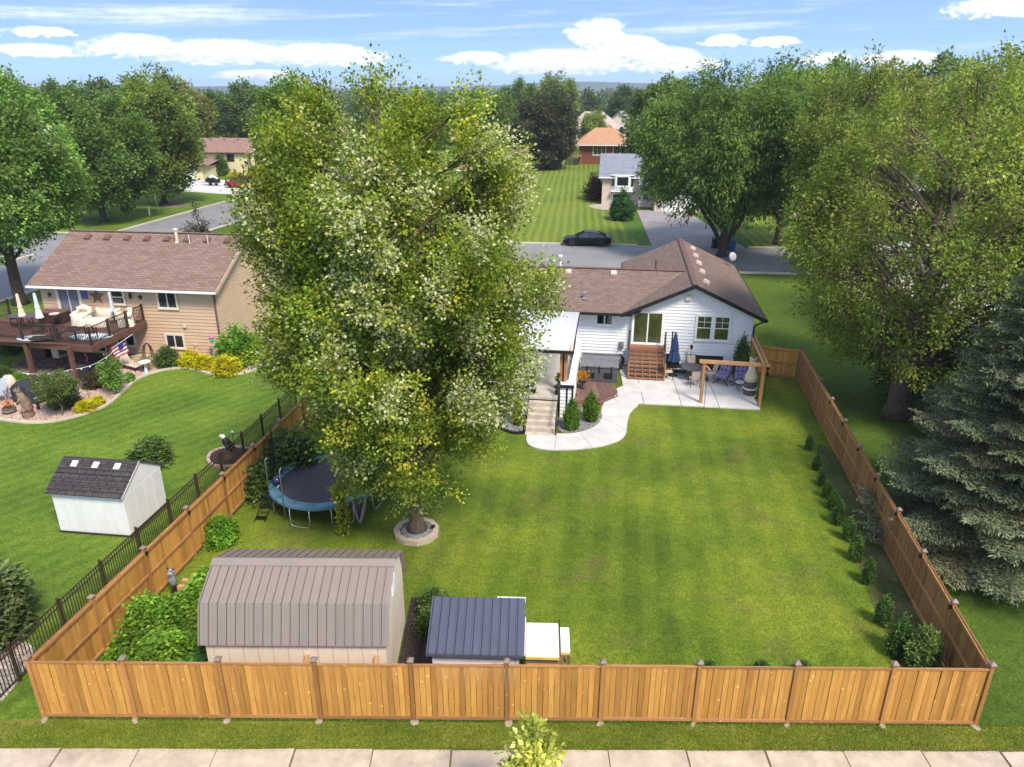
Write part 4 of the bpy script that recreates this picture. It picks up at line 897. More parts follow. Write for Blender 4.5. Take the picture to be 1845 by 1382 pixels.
# vine post with hammock
vp = thing('vine_post', 'post wrapped in yellow-green vine standing before the trampoline', 'post', at(620, 962)); T('post', M_black, vp, [(0, 0, 0), (0, 0, 2.05)], .07, 8); T('arm', M_galv, vp, [(0, 0, 1.62), (.5, .15, 1.86), (.98, .25, 2.0)], .03, 8)
hk = thing('hammock_chair', 'grey fabric hammock chair hanging from the vine-wrapped post arm', 'hammock', (G(620, 962).x + .62, G(620, 962).y + .15, .35))
m = MB(); rows = []
for j in range(9):
    u = j / 8; row = []
    for i in range(9):
        s_ = i / 8 - .5; zz = 1.35 * (abs(u - .5) * 2) ** 1.3; spread = .75 * (1 - .75 * (abs(u - .5) * 2) ** 1.5)
        row.append((-.30 + u * .62 + .03 * math.sin(i * 3), s_ * spread + .02 * math.sin(j * 2 + i), zz + .25 * (s_ * 2) ** 2 * (1 - abs(u - .5))))
    rows.append(row)
m.add([v for r_ in rows for v in r_], [(j * 9 + i, j * 9 + i + 1, (j + 1) * 9 + i + 1, (j + 1) * 9 + i) for j in range(8) for i in range(8)]); ho = m.build('sling', M_rope, hk, smooth=True)
so = ho.modifiers.new('solid', 'SOLIDIFY'); so.thickness = .03
T('spreader_bar', M_weather, hk, [(-.35, 0, 1.38), (.36, 0, 1.40)], .02, 6); T('rope', M_rope, hk, [(-.3, 0, 1.38), (0, 0, 1.55), (.33, 0, 1.4)], .012, 5)
# raised garden bed and owl decoy
gb = thing('raised_bed', 'new timber raised bed wall behind the vegetable garden', 'garden bed', (-10.6, 19.35, 0), R(-4))
for i in range(2): B('timber', M_newood, gb, (0, 2.5, -.06, .06, i * .19, i * .19 + .18))
for i in range(2): B('timber', M_newood, gb, (0, 2.5, .26, .38, i * .19, i * .19 + .18))
ow = thing('owl_decoy', 'grey and white owl decoy perched by the timber bed', 'decoy', at(313, 1055, .38)); MB().lathe([(.06, 0), (.12, .1), (.13, .28), (.09, .40), (.11, .48), (.10, .58), (.03, .64)], 12).build('body', plain('owl_feathers', (.28, .28, .30), .8, var=.9, scale=14), ow, smooth=True)
for s_ in (-1, 1): MB().lathe([(.02, 0), (.028, .02), (.01, .04)], 8, (s_ * .045, -.10, .5)).build('eye', M_yellow, ow); MB().add([(s_ * .1, 0, .58), (s_ * .05, -.03, .6), (s_ * .05, .03, .6), (s_ * .1, 0, .7)], [(0, 1, 3), (1, 2, 3), (2, 0, 3)]).build('ear_tuft', M_black, ow)
# ---- hot tub, composite platform, planter
HM = wh.matrix_basis
def hloc(x, y, z=0): return tuple(HM @ Vector((x, y, z)))
pl = thing('hot_tub_platform', 'low brown composite deck platform with two steps under the hot tub', 'platform', (0, 0, 0))
pp = [Vector((*p, 0)) for p in pix([(1036, 722), (1076, 716), (1109, 702), (1109, 684), (1040, 680)], .3)]
x0 = min(p.x for p in pp); x1 = max(p.x for p in pp); k = int((x1 - x0) / .145)
def yspan(x):
    ys = []
    for i in range(len(pp)):
        a, b = pp[i], pp[(i + 1) % len(pp)]
        if (a.x - x) * (b.x - x) <= 0 and abs(a.x - b.x) > 1e-6: ys.append(a.y + (x - a.x) / (b.x - a.x) * (b.y - a.y))
    return min(ys), max(ys)
for i in range(k):
    a = x0 + (i + .5) * .145; y0, y1 = yspan(min(a, x1 - .01)); B('plank', M_comp, pl, (a - .069, a + .069, y0, y1, .24, .28))
for j, (o_, z) in enumerate(((0, .17), (-.28, .06))):
    a, b, c = [Vector(pp[i][:]) for i in (0, 1, 2)]
    for p, q in ((a, b), (b, c)): MB().bar((p.x, p.y + o_ + .1, z), (q.x, q.y + o_ + .1, z), .34, .10 if j else .14).build('step', M_comp, pl)
for q in ((5.36, 35.25, .2), (5.40, 35.05, .1)): MB().lathe([(.04, 0), (.04, .02)], 8).build('step_light', M_trim, pl, loc=q)
tub = thing('hot_tub', 'dark grey square hot tub with folded vinyl cover on the platform', 'hot tub', (3.72, 37.15, .28), HR)
B('cabinet', M_slate, tub, (0, 1.95, 0, 1.9, 0, .82)); 
for i in range(2): B('side_panel', M_slate, tub, (.05 + i * .96, .93 + i * .96, -.015, -.001, .06, .76))
for i in range(2): B('louver', M_blk, tub, (.25 + i * .96, .73 + i * .96, -.022, -.016, .2, .55))
B('cover', M_tubtop, tub, (-.04, 1.99, -.05, .95, .83, .95), bevel=.03); B('cover', M_tubtop, tub, (-.04, 1.99, .97, 1.94, .83, .98), bevel=.03); T('cover_bar', M_black, tub, [(-.08, 1.5, .6), (-.08, 1.5, 1.05), (2.03, 1.5, 1.05), (2.03, 1.5, .6)], .02, 6)
for i in range(3): B('strap', M_blk, tub, (.3 + i * .65, .36 + i * .65, -.06, -.051, .55, .93))
pk = thing('urn_planter', 'dark urn planter of red and yellow flowers on a stand by the hot tub', 'planter', at(1049, 700, .28)); MB().lathe([(.14, 0), (.04, .05), (.04, .3), (.2, .36), (.24, .5), (.22, .55)], 14).build('urn', M_darkcover, pk, smooth=True)
# ---- patio set
def chair_sling(parent_label, loc, rz):
    c = thing('patio_chair', parent_label, 'chair', loc, rz, 'beige patio chairs round the dark table')
    MB().add([(-.24, -.22, .43), (.24, -.22, .43), (.24, .2, .40), (-.24, .2, .40)], [(0, 1, 2, 3)]).build('seat', M_sling, c); MB().add([(-.24, .2, .40), (.24, .2, .40), (.23, .36, .95), (-.23, .36, .95)], [(0, 1, 2, 3)]).build('backrest', M_sling, c)
    for s_ in (-1, 1):
        T('leg', M_iron, c, [(s_ * .25, -.26, 0), (s_ * .25, -.24, .62), (s_ * .25, .22, .64)], .016, 6); T('leg', M_iron, c, [(s_ * .25, .36, 0), (s_ * .25, .22, .42), (s_ * .24, .37, .97)], .016, 6)
    T('back_bar', M_iron, c, [(-.24, .37, .97), (.24, .37, .97)], .016, 6); return c
tb = thing('patio_table', 'round dark patio table on thin metal legs', 'table', at(1246, 683, .05)); MB().lathe([(.62, .68), (.64, .70), (.62, .72)], 28).build('table_top', M_slate, tb)
for i in range(4):
    t = R(45 + 90 * i); T('leg', M_iron, tb, [(.42 * math.cos(t), .42 * math.sin(t), 0), (.14 * math.cos(t), .14 * math.sin(t), .35), (.4 * math.cos(t), .4 * math.sin(t), .68)], .018, 6)
tbp = tb.location
for dx, dy, rz, lb in ((-.1, -.95, 180, 'beige sling chair with its back to the lawn, nearest the grass'), (.95, -.15, -80, 'beige sling chair right of the dark table, behind the pergola post'), (.2, .95, 0, 'beige sling chair between the dark table and the house wall'), (-1.3, .1, 84, 'beige sling chair left of the table, next to the wooden stair')):
    chair_sling(lb, (tbp.x + dx, tbp.y + dy, .054), R(rz))
bb = thing('storage_bench', 'low black slatted bench against the wall beside the stair', 'bench', hloc(-4.55, -.75, .05), HR); B('seat', M_black, bb, (0, 1.1, -.22, .22, .38, .43)); B('lower_shelf', M_black, bb, (.03, 1.07, -.18, .18, .1, .14)); 
for x in (.03, 1.07):
    for y in (-.18, .18): B('leg', M_black, bb, (x - .025, x + .025, y - .025, y + .025, 0, .38))
def umbrella(name, label, loc, h, mat, pole, r=.19, tilt=0, grp=None, base=True):
    u = thing(name, label, 'umbrella', loc, 0, grp); m = MB(); prof = [(.03, h), (.07, h - .08), (r * .55, h * .74), (r * .72, h * .62), (r * .62, h * .60), (r, h * .42), (r * 1.15, h * .36)]
    n = 16; vs = []; fs = []
    for rr, z in prof:
        for j in range(n): t = 2 * math.pi * j / n; q = rr * (1 + (.16 if j % 2 else -.12) * min(1, rr / .12)); vs.append((q * math.cos(t), q * math.sin(t), z + (.03 if j % 2 else 0) * (rr > r * .9)))
    for i in range(len(prof) - 1):
        for j in range(n): fs.append((i * n + j, i * n + (j + 1) % n, (i + 1) * n + (j + 1) % n, (i + 1) * n + j))
    m.add(vs, fs).build('canopy', mat, u); T('pole', pole, u, [(0, 0, 0), (0, 0, h * .97)], .022, 8); MB().lathe([(.03, h), (.03, h + .05), (.01, h + .08)], 8).build('finial', pole, u)
    if base: MB().lathe([(.25, 0), (.24, .06), (.05, .09), (.04, .3)], 14).build('base', M_iron, u)
    u.rotation_euler = (tilt, tilt * .6, 0); return u
nu = umbrella('cantilever_umbrella', 'closed navy blue cantilever umbrella by the white house wall', tuple(tbp + Vector((-.95, .55, 0))), 2.5, M_blue, M_black, .3, 0); T('mast', M_black, nu, [(-.16, .1, 0), (-.16, .1, 2.55)], .04, 8); T('arm', M_black, nu, [(-.16, .1, 2.5), (0, 0, 2.5)], .03, 8)
# ---- pergola corner
pgP = [G(1262, 727), G(1367, 734), Vector((13.12, 38.2, 0))]
pg = thing('pergola', 'open corner pergola of new cedar beams on three posts at the patio edge', 'pergola', pgP[1]); o0 = pgP[1]; PH = 2.35
for p in pgP: q = p - o0; B('post', M_newoodz, pg, (q.x - .07, q.x + .07, q.y - .07, q.y + .07, .0, PH))
def off(a, b, s_, e=.25):
    d = (b - a).normalized(); nrm = Vector((-d.y, d.x, 0)); return a - o0 - d * e + nrm * s_, b - o0 + d * e + nrm * s_
for i, (a, b) in enumerate(((pgP[0], pgP[1]), (pgP[1], pgP[2]))):
    for s_ in (-.09, .09):
        u, v = off(a, b, s_); z = PH - .06 + (.15 if i else 0); MB().bar(u + Vector((0, 0, z)), v + Vector((0, 0, z)), .04, .14).build('beam', M_newood, pg)
    MB().bar(off(a, b, 0, -.3)[0] + Vector((0, 0, PH - .5)), off(a, b, 0, -.0)[0] + Vector((0, 0, PH - .15)), .06, .08).build('knee_brace', M_newood, pg)
# ---- chiminea and purple chairs
ch = thing('chiminea', 'tall buff stone chimney fireplace with dark firebox on the patio corner', 'fireplace', at(1349, 713, .05)); chs = 1.0
MB().lathe([(.36, 0), (.36, .09)], 18).build('base_slab', M_chim, ch); MB().lathe([(.30, .09), (.30, .42)], 18).build('lower_drum', M_slate, ch); MB().lathe([(.36, .42), (.36, .50)], 18).build('hearth_slab', M_chim, ch); MB().lathe([(.31, .50), (.31, .86)], 18).build('firebox', M_slate, ch)
MB().lathe([(.33, .86), (.31, 1.1), (.19, 1.45), (.17, 2.05), (.19, 2.06), (.19, 2.12), (.13, 2.12)], 18).build('chimney', M_chim, ch, smooth=True); MB().lathe([(.14, 2.121), (.13, 2.125)], 12).build('flue', M_black, ch)
def swing_chair(label, loc, rz):
    c = thing('papasan_chair', label, 'chair', loc, rz, 'purple cushioned chairs'); m = MB(); prof = [(-.42, .48, .12), (-.2, .40, .18), (.05, .42, .17), (.22, .62, .15), (.34, .9, .13), (.4, 1.12, .08)]
    for j in range(3):
        for (ya, za, r0), (yb, zb, r1) in zip(prof[:-1], prof[1:]): m.tube([((j - 1) * .2, ya, za), ((j - 1) * .2, (ya + yb) / 2, (za + zb) / 2 + .03), ((j - 1) * .2, yb, zb)], [r0 * .75, (r0 + r1) * .42, r1 * .75], 8)
    m.build('cushion', M_purple, c, smooth=True)
    for s_ in (-1, 1): T('frame', M_black, c, [(s_ * .36, -.55, .5), (s_ * .38, -.1, .42), (s_ * .38, .25, .6), (s_ * .34, .48, 1.25)], .016, 6)
    for a in (40, 140, 220, 320): T('leg', M_black, c, [(0, 0, .28), (.55 * math.cos(R(a)), .55 * math.sin(R(a)), .02)], .02, 6)
    T('stem', M_black, c, [(0, 0, .25), (0, 0, .42)], .04, 8); return c
swing_chair('purple cushioned lounge chair between the dark table and its twin', at(1301, 690, .054), R(-35)); swing_chair('purple cushioned lounge chair next to the stone chimney fireplace', at(1332, 693, .054), R(-18))
sd_ = thing('side_table', 'small round side table beside the stone chimney fireplace', 'table', at(1332, 703, .054)); MB().lathe([(.24, .44), (.25, .46), (.24, .48)], 18).build('top', M_sling, sd_)
for i in range(3): t = R(120 * i); T('leg', M_iron, sd_, [(.2 * math.cos(t), .2 * math.sin(t), 0), (.17 * math.cos(t), .17 * math.sin(t), .44)], .015, 6)
def torch(label, loc, h=1.35, mat=M_black):
    t = thing('garden_torch', label, 'torch', loc, 0, 'garden torches on stakes'); T('stake', mat, t, [(0, 0, 0), (0, 0, h)], .014, 6); MB().lathe([(.03, h), (.075, h + .05), (.075, h + .2), (.03, h + .26), (.01, h + .3)], 8).build('lantern', M_black, t)
torch('dark lantern torch staked in the grass before the patio, left of the corner post', at(1268, 737), 1.5); torch('lantern torch standing by the wall between umbrella and window', at(1242, 668, .05), 1.3)
torch('green-staked lantern torch on the grass right of the pergola corner', at(1376, 722), 1.35, M_green); torch('second green-staked lantern behind the pergola corner post', at(1378, 705), 1.2, M_green)
hr_ = thing('hose_reel', 'dark coiled garden hose on a reel left of the wooden stair', 'hose', hloc(-7.35, -.55, .05)); 
for i in range(6): T('hose_coil', M_darkcover, hr_, [(.42 * math.cos(t) * (1 - .05 * i), .05 * i - .12, .48 + .44 * math.sin(t) * (1 - .04 * i)) for t in [k * .42 for k in range(16)]], .02, 6)
B('stand', M_iron, hr_, (-.3, .3, -.2, .2, .0, .06), (-.04, .04, -.03, .03, .06, .5))
# spiral topiaries on terrace top of the stairs: built with the plants below
# ---- eagle statue, shrubs etc. of neighbour
eg = thing('eagle_statue', 'dark eagle statue with white head on a stump in the round rock bed', 'statue', at(414, 826)); MB().lathe([(.24, 0), (.2, .3), (.22, .42)], 10).build('stump', M_bark, eg)
m = MB().tube([(.18, 0, .45), (.05, 0, .62), (-.06, 0, .86), (-.12, 0, 1.0)], [.05, .17, .17, .09], 10); m.build('body', M_black, eg, smooth=True); MB().tube([(-.10, 0, .96), (-.16, 0, 1.08), (-.24, 0, 1.10), (-.30, 0, 1.04)], [.09, .10, .06, .015], 10).build('head', M_trim, eg, smooth=True)
for s_ in (-1, 1): MB().tube([(-.06, s_ * .14, .9), (.08, s_ * .2, .62), (.26, s_ * .16, .42)], [.04, .09, .02], 8).build('wing', M_black, eg, smooth=True)
el_ = thing('garden_lamp', 'small round-topped garden lamp beside the eagle statue', 'lamp', at(424, 815)); T('stake', M_black, el_, [(0, 0, 0), (0, 0, .95)], .015, 6); MB().lathe([(.03, .93), (.08, 1.0), (.03, 1.07)], 10).build('globe', M_galv, el_)
# ---- on the deck
def dp(px, py, z=None): z = DZ if z is None else z; return tuple(G(px, py, z))
umbrella('patio_umbrella', 'closed cream umbrella with tie standing in the oval deck table', dp(46, 592), 2.1, M_cover, M_iron, .15, R(3), 'closed umbrellas on the deck')
umbrella('patio_umbrella', 'closed pale aqua umbrella standing in front of the dark deck box', dp(78, 598), 2.25, M_aqua, M_iron, .16, R(-2), 'closed umbrellas on the deck')
umbrella('patio_umbrella', 'closed blue and white umbrella among the covered deck furniture', dp(207, 580), 1.85, M_stripe, M_iron, .11, R(2), 'closed umbrellas on the deck')
dt = thing('deck_table', 'oval dark lattice table on the left part of the deck', 'table', dp(48, 590)); MB().lathe([(.85, .70), (.87, .72), (.85, .74)], 24, sy=.6).build('table_top', M_slate, dt)
for i in range(4): t = R(45 + 90 * i); T('leg', M_iron, dt, [(.5 * math.cos(t), .3 * math.sin(t), 0), (.4 * math.cos(t), .25 * math.sin(t), .7)], .025, 6)
def iron_chair(label, loc, rz):
    c = thing('deck_chair', label, 'chair', loc, rz, 'dark iron deck chairs'); B('seat', M_iron, c, (-.24, .24, -.24, .22, .40, .43))
    for i in range(5): T('back_slat', M_iron, c, [(-.2 + i * .1, .22, .43), (-.2 + i * .1, .32, .9)], .014, 5)
    T('back_rim', M_iron, c, [(-.24, .22, .4), (-.23, .33, .88), (0, .34, .95), (.23, .33, .88), (.24, .22, .4)], .02, 6)
    for s_ in (-1, 1):
        T('arm', M_iron, c, [(s_ * .25, .27, .66), (s_ * .27, -.2, .64), (s_ * .25, -.23, 0)], .018, 6); T('leg', M_iron, c, [(s_ * .23, .22, .42), (s_ * .25, .3, 0)], .018, 6)
for px, py, rz, lb in ((30, 585, 40, 'dark iron chair at the left end of the oval deck table'), (70, 600, 200, 'dark iron chair on the near side of the oval deck table'), (108, 612, 170, 'dark iron chair behind the railing, left of the small round table'), (166, 612, 200, 'dark iron chair behind the railing, right of the small round table')): iron_chair(lb, dp(px, py), R(rz))
rt = thing('bistro_table', 'small round dark table between two iron chairs at the railing', 'table', dp(138, 613)); MB().lathe([(.42, .62), (.43, .64), (.42, .66)], 18).build('top', M_iron, rt); T('leg', M_iron, rt, [(0, 0, 0), (0, 0, .62)], .05, 8); MB().lathe([(.25, 0), (.05, .05)], 10).build('foot', M_iron, rt)
lg = thing('folded_lounger', 'dark folded lounger lying on the deck behind the railing', 'lounger', dp(84, 614), R(8)); B('bed', M_iron, lg, (-.75, .65, -.3, .3, .16, .22)); 
for x in (-.65, .55):
    for y in (-.26, .26): B('leg', M_iron, lg, (x - .02, x + .02, y - .02, y + .02, 0, .16))
MB().bar((.4, 0, .24), (.85, 0, .36), .56, .04).build('head_rest', M_iron, lg)
for cx, cy, rx, ry, lb in ((62, 609, .95, .5, 'round pale blue outdoor rug under the oval deck table'), (165, 606, 1.15, .6, 'pale blue and white rug under the small round deck table')):
    q = thing('deck_rug', lb, 'rug', dp(cx, cy, DZ + .004), 0, 'pale blue rugs on the deck'); MB().lathe([(1, 0), (1, .012)], 26, sx=rx, sy=ry).build('weave', M_water, q); MB().lathe([(.7, .012), (.68, .016)], 26, sx=rx, sy=ry).build('inner_ring', M_trim, q)
db = thing('deck_box', 'dark brown storage box with flat lid on the deck by the door', 'box', dp(101, 580), TR_); B('chest', M_darkcover if False else plain('espresso_wicker', (.055, .032, .026), .7, var=.3, scale=12), db, (-.75, .75, -.38, .38, 0, .62)); B('lid', M_ventbr, db, (-.78, .78, -.41, .41, .621, .69)); 
bw_ = thing('serving_bowl', 'shallow beige bowl on top of the brown deck box', 'bowl', dp(98, 568, DZ + .69)); MB().lathe([(.10, 0), (.26, .07), (.28, .1), (.2, .08)], 14).build('bowl', M_sling, bw_)
def covered(name, label, loc, rz, w, d, h, back):
    c = thing(name, label, 'covered furniture', loc, rz, 'cream covered deck furniture'); hw, hd = w / 2, d / 2; m = MB(); n = 22; vs = []
    prof = [(1.06, .02), (1.0, .3), (.97, .55), (.80, .66)] if back else [(1.05, .02), (1.0, .8), (.9, 1.0)]
    for sc_, zz in prof:
        for q in range(n):
            t = 2 * math.pi * q / n; cx, cy = math.cos(t), math.sin(t); k_ = 1 / max(abs(cx), abs(cy)) ** .75; vs.append((hw * sc_ * cx * k_ * (1 + .03 * math.sin(q * 3.3)), hd * sc_ * cy * k_, h * zz + .015 * math.sin(q * 2.1)))
    L_ = len(prof); m.add(vs, [(a * n + q, a * n + (q + 1) % n, (a + 1) * n + (q + 1) % n, (a + 1) * n + q) for a in range(L_ - 1) for q in range(n)] + [tuple(range((L_ - 1) * n, L_ * n))]); m.build('cover', M_cover, c, smooth=True)
    if back:
        MB().tube([(-hw * .86, hd * .62, h * .62), (-hw * .8, hd * .66, h * .9), (0, hd * .7, h), (hw * .8, hd * .66, h * .9), (hw * .86, hd * .62, h * .62)], [.13, .15, .16, .15, .13], 10).build('cover_back', M_cover, c, smooth=True)
        MB().slab([(-hw * .86, hd * .62, h * .5), (hw * .86, hd * .62, h * .5), (hw * .75, hd * .7, h * .95), (-hw * .75, hd * .7, h * .95)], .14).build('cover_back', M_cover, c)
        for s_ in (-1, 1): MB().tube([(s_ * hw * .85, -hd * .8, h * .6), (s_ * hw * .88, 0, h * .7), (s_ * hw * .86, hd * .6, h * .72)], [.08, .1, .1], 8).build('cover_arm', M_cover, c, smooth=True)
covered('covered_chair', 'cream covered armchair right of the brown deck box', dp(150, 584), R(-15), .95, .9, .95, True); covered('covered_sofa', 'wide cream covered sofa standing against the tan wall', dp(202, 573), TR_, 1.6, .9, .95, True)
covered('covered_chair', 'cream covered armchair by the angled railing', dp(229, 586), R(-70), .95, .85, .9, True); covered('covered_table', 'low flat cream covered table in front of the sofa', dp(176, 587), R(-5), 1.2, .7, .45, False)
pt = thing('glazed_pot', 'teal glazed pot between the covered chair and sofa', 'pot', dp(164, 574)); MB().lathe([(.12, 0), (.22, .15), (.24, .32), (.14, .48), (.16, .52)], 14).build('pot', plain('teal_glaze', (.12, .28, .32), .3, spec=.6), pt, smooth=True)
# ---- below the deck and in the rock bed
fl = thing('house_flag', 'striped flag on a slanted pole fixed to the deck post', 'flag', at(207, 672)); a = Vector((-.1, -.1, 1.35)); b = Vector((1.35, .15, 2.25)); T('pole', M_trim, fl, [a, b], .018, 6)
dF = (b - a).normalized(); hang = Vector((.10, 0, -1)).normalized()
for i in range(7):
    q0 = a + dF * .28 + hang * (.05 + i * .085); m = MB(); V = []
    for j in range(9):
        p = q0 + dF * (.115 * j) + Vector((0, .05 * math.sin(j * 1.4 + i * .4), -.02 * j * (i / 7))); V += [p, p + hang * .085]
    m.add(V, [(2 * j, 2 * j + 1, 2 * j + 3, 2 * j + 2) for j in range(8)]); o = m.build('stripe', M_flagred if i % 2 == 0 else M_trim, fl); so = o.modifiers.new('s', 'SOLIDIFY'); so.thickness = .006
m = MB(); V = []
for j in range(4):
    p = a + dF * (.28 + .46 + .15 * j) + hang * .04 + Vector((0, -.035 + .05 * math.sin(j * 1.8 + 5), 0)); V += [p, p + hang * .34]
m.add(V, [(2 * j, 2 * j + 1, 2 * j + 3, 2 * j + 2) for j in range(3)]); m.build('canton', M_flagblue, fl)
sl_ = thing('string_lights', 'string of small bulbs sagging along the deck front', 'string lights', (0, 0, 0)); ends = [Vector(G(40, 672, .9)), Vector(G(130, 665, .9)), Vector(G(205, 632, 1.7))]
pts = []
for a, b, sg in ((ends[0], ends[1], .15), (ends[1], ends[2], .25)):
    for i in range(11): u = i / 10; p = a.lerp(b, u); pts.append(p - Vector((0, 0, sg * 4 * u * (1 - u))))
T('wire', M_trim, sl_, pts, .012, 5); bm = MB().lathe([(.01, 0), (.04, -.04), (.03, -.08)], 8).mesh('bulb', M_trim)
for i in range(1, 21, 2): inst(bm, 'bulb', sl_, pts[i])
bt = thing('bird_bath', 'pale stone bird bath on the pink rock by the tan wall', 'bird bath', at(264, 672)); MB().lathe([(.17, 0), (.08, .06), (.06, .5), (.1, .58), (.32, .64), (.34, .70), (.28, .66), (.05, .62)], 16).build('basin', M_aqua, bt, smooth=True)
cl = thing('chaise_lounge', 'beige slatted chaise with upright back by the tan wall', 'chaise', at(236, 664), R(60)); B('seat', M_sling, cl, (-.3, .3, -.9, .4, .30, .34)); MB().bar((0, .4, .34), (0, .75, 1.0), .6, .04).build('backrest', M_sling, cl)
for x in (-.28, .28):
    for y in (-.8, .35): T('leg', M_iron, cl, [(x, y, 0), (x, y, .3)], .02, 6)
wn = thing('bent_willow_trellis', 'arched twig trellis leaning on the wall behind yellow flowers', 'trellis', at(270, 655)); 
for i in range(5): r_ = .16 + i * .05; T('hoop', M_bark2, wn, [(-r_, 0, 0), (-r_, 0, .7), (-r_ * .6, .05, 1.1), (0, .06, 1.2 + i * .02), (r_ * .6, .05, 1.1), (r_, 0, .7), (r_, 0, 0)], .018, 5)
def barrel(label, loc, r=.36, h=.38, mat=None):
    b_ = thing('barrel_planter', label, 'planter', loc, 0, 'half barrel planters in the rock bed'); n = 12; me = MB().add([(r * .86, -.085 * r / .36, 0), (r, -.1 * r / .36, h * .6), (r * .98, -.1 * r / .36, h), (r * .98, .1 * r / .36, h), (r, .1 * r / .36, h * .6), (r * .86, .085 * r / .36, 0), (r * .9, -.09 * r / .36, h), (r * .9, .09 * r / .36, h)], [(0, 1, 4, 5), (1, 2, 3, 4), (2, 6, 7, 3)]).mesh('stave', mat or M_weather)
    for i in range(n): inst(me, 'stave', b_, (0, 0, 0), (0, 0, 2 * math.pi * i / n))
    for z in (.25, .8): MB().lathe([(r * 1.0, h * z), (r * 1.03, h * z), (r * 1.03, h * z + .04), (r, h * z + .04)], 18).build('hoop', M_iron, b_)
    MB().lathe([(r * .88, h - .06), (r * .5, h - .04)], 14).build('soil', M_mulch, b_); return b_
barrel('half barrel planter holding a tall leafy plant below the deck corner', at(206, 700)); barrel('grey half barrel with orange flowers beside the carved bear', at(18, 744), .30, .30, plain('grey_stave', (.20, .20, .17), .8, var=.3))
gr = thing('covered_grill', 'barbecue grill under a charcoal cover behind the carved bear', 'grill', at(58, 722), R(-10)); m = MB(); L_ = [(1.0, .5, 0), (1.0, .5, .75), (.8, .46, .95), (.55, .36, 1.1), (.5, .3, 1.14)]
vs = []
for sx, sy, z in L_:
    for j in range(12): t = 2 * math.pi * j / 12 + .26; c_, s_ = math.cos(t), math.sin(t); q = 1 / max(abs(c_), abs(s_)) ** .8; vs.append((.85 * sx * c_ * q * (1 + .03 * math.sin(j * 5)), sy * .8 * s_ * q, z))
m.add(vs, [(i * 12 + j, i * 12 + (j + 1) % 12, (i + 1) * 12 + (j + 1) % 12, (i + 1) * 12 + j) for i in range(len(L_) - 1) for j in range(12)] + [tuple(range(48, 60))]).build('cover', M_darkcover, gr); B('hem', M_black, gr, (-.7, .7, -.42, .42, 0, .03))
br = thing('bear_carving', 'carved brown wooden bear statue standing on a stump in the rock bed', 'statue', at(52, 752)); MB().lathe([(.27, 0), (.25, .3), (.22, .33)], 10).build('stump', M_bearwood, br)
MB().tube([(.02, 0, .28), (.08, 0, .5), (.02, 0, .85), (-.12, 0, 1.15), (-.2, 0, 1.32)], [.2, .25, .23, .17, .13], 12).build('body', M_bearwood, br, smooth=True); MB().tube([(-.14, 0, 1.3), (-.22, 0, 1.42), (-.33, 0, 1.42), (-.42, 0, 1.38)], [.11, .14, .09, .04], 10).build('head', M_bearwood, br, smooth=True)
for s_ in (-1, 1):
    MB().tube([(-.08, s_ * .16, 1.1), (-.2, s_ * .2, .85), (-.3, s_ * .14, .75)], [.08, .07, .05], 8).build('arm', M_bearwood, br, smooth=True); MB().tube([(.02, s_ * .14, .55), (-.1, s_ * .17, .4), (-.18, s_ * .16, .33)], [.13, .11, .07], 8).build('leg', M_bearwood, br, smooth=True); MB().lathe([(.02, 0), (.05, .03), (.02, .07)], 8, (-.18, s_ * .1, 1.52)).build('ear', M_bearwood, br)
pf = thing('wood_pedestal', 'short dark wooden pedestal right of the carved bear', 'pedestal', at(70, 738)); MB().lathe([(.12, 0), (.07, .08), (.07, .5), (.14, .55), (.14, .62)], 8).build('column', M_iron, pf); MB().lathe([(.1, .62), (.08, .66)], 8).build('top', M_galv, pf)
gl = thing('gazing_ball', 'silver gazing globe on a stand among the shrubs', 'ornament', at(142, 724)); T('stand', M_iron, gl, [(0, 0, 0), (0, 0, .55)], .04, 8); MB().lathe([(.02, .5), (.13, .58), (.17, .7), (.13, .82), (.02, .9)], 14).build('globe', plain('silver_glass', (.5, .52, .5), .1, .9, spec=.9), gl, smooth=True)
bo = thing('boulder', 'large rounded pale boulder at the patio edge beyond the grill', 'boulder', at(19, 700)); m = MB().lathe([(.35, 0), (.42, .2), (.36, .55), (.2, .75), (.03, .8)], 10, sy=.7); m.v = [(x + rnd.uniform(-.03, .03), y + rnd.uniform(-.03, .03), z) for x, y, z in m.v]; m.build('rock', M_stone, bo, smooth=True); m = MB().lathe([(.2, 0), (.22, .1), (.1, .2)], 8, (.42, -.1, 0)); m.build('chip', M_stone, bo)
ad = thing('white_patio_chair', 'pale grey garden chair cut by the left edge, by the grill', 'chair', at(4, 722), R(20)); B('seat', M_galv, ad, (-.28, .28, -.3, .25, .36, .40)); MB().bar((0, .25, .36), (0, .5, 1.05), .56, .04).build('backrest', M_galv, ad)
for x in (-.27, .27):
    B('arm', M_galv, ad, (x - .06, x + .06, -.35, .35, .6, .64)); B('leg', M_galv, ad, (x - .03, x + .03, -.34, -.28, 0, .6)); B('leg', M_galv, ad, (x - .03, x + .03, .24, .3, 0, .6))
B('footrest', M_galv, ad, (.35, .95, -.25, .3, .32, .36))
so_ = thing('solar_flower', 'thin stake with a small blue flower top in the rock bed', 'ornament', at(161, 720)); T('stake', M_iron, so_, [(0, 0, 0), (0, 0, .95)], .01, 5); MB().lathe([(.03, .93), (.13, .97), (.03, 1.0)], 8).build('flower', M_flagblue, so_)
sf = thing('metal_flower', 'tall metal garden flower with purple leaves and teal bloom by the wall', 'ornament', at(388, 652)); T('stem', M_sling, sf, [(0, 0, 0), (0, 0, 1.25)], .02, 6); MB().lathe([(.02, 1.2), (.15, 1.32), (.12, 1.5), (.02, 1.56)], 8).build('bloom', M_teals, sf); MB().lathe([(.12, 1.44), (.19, 1.52), (.17, 1.53)], 8).build('petals', M_pink, sf)
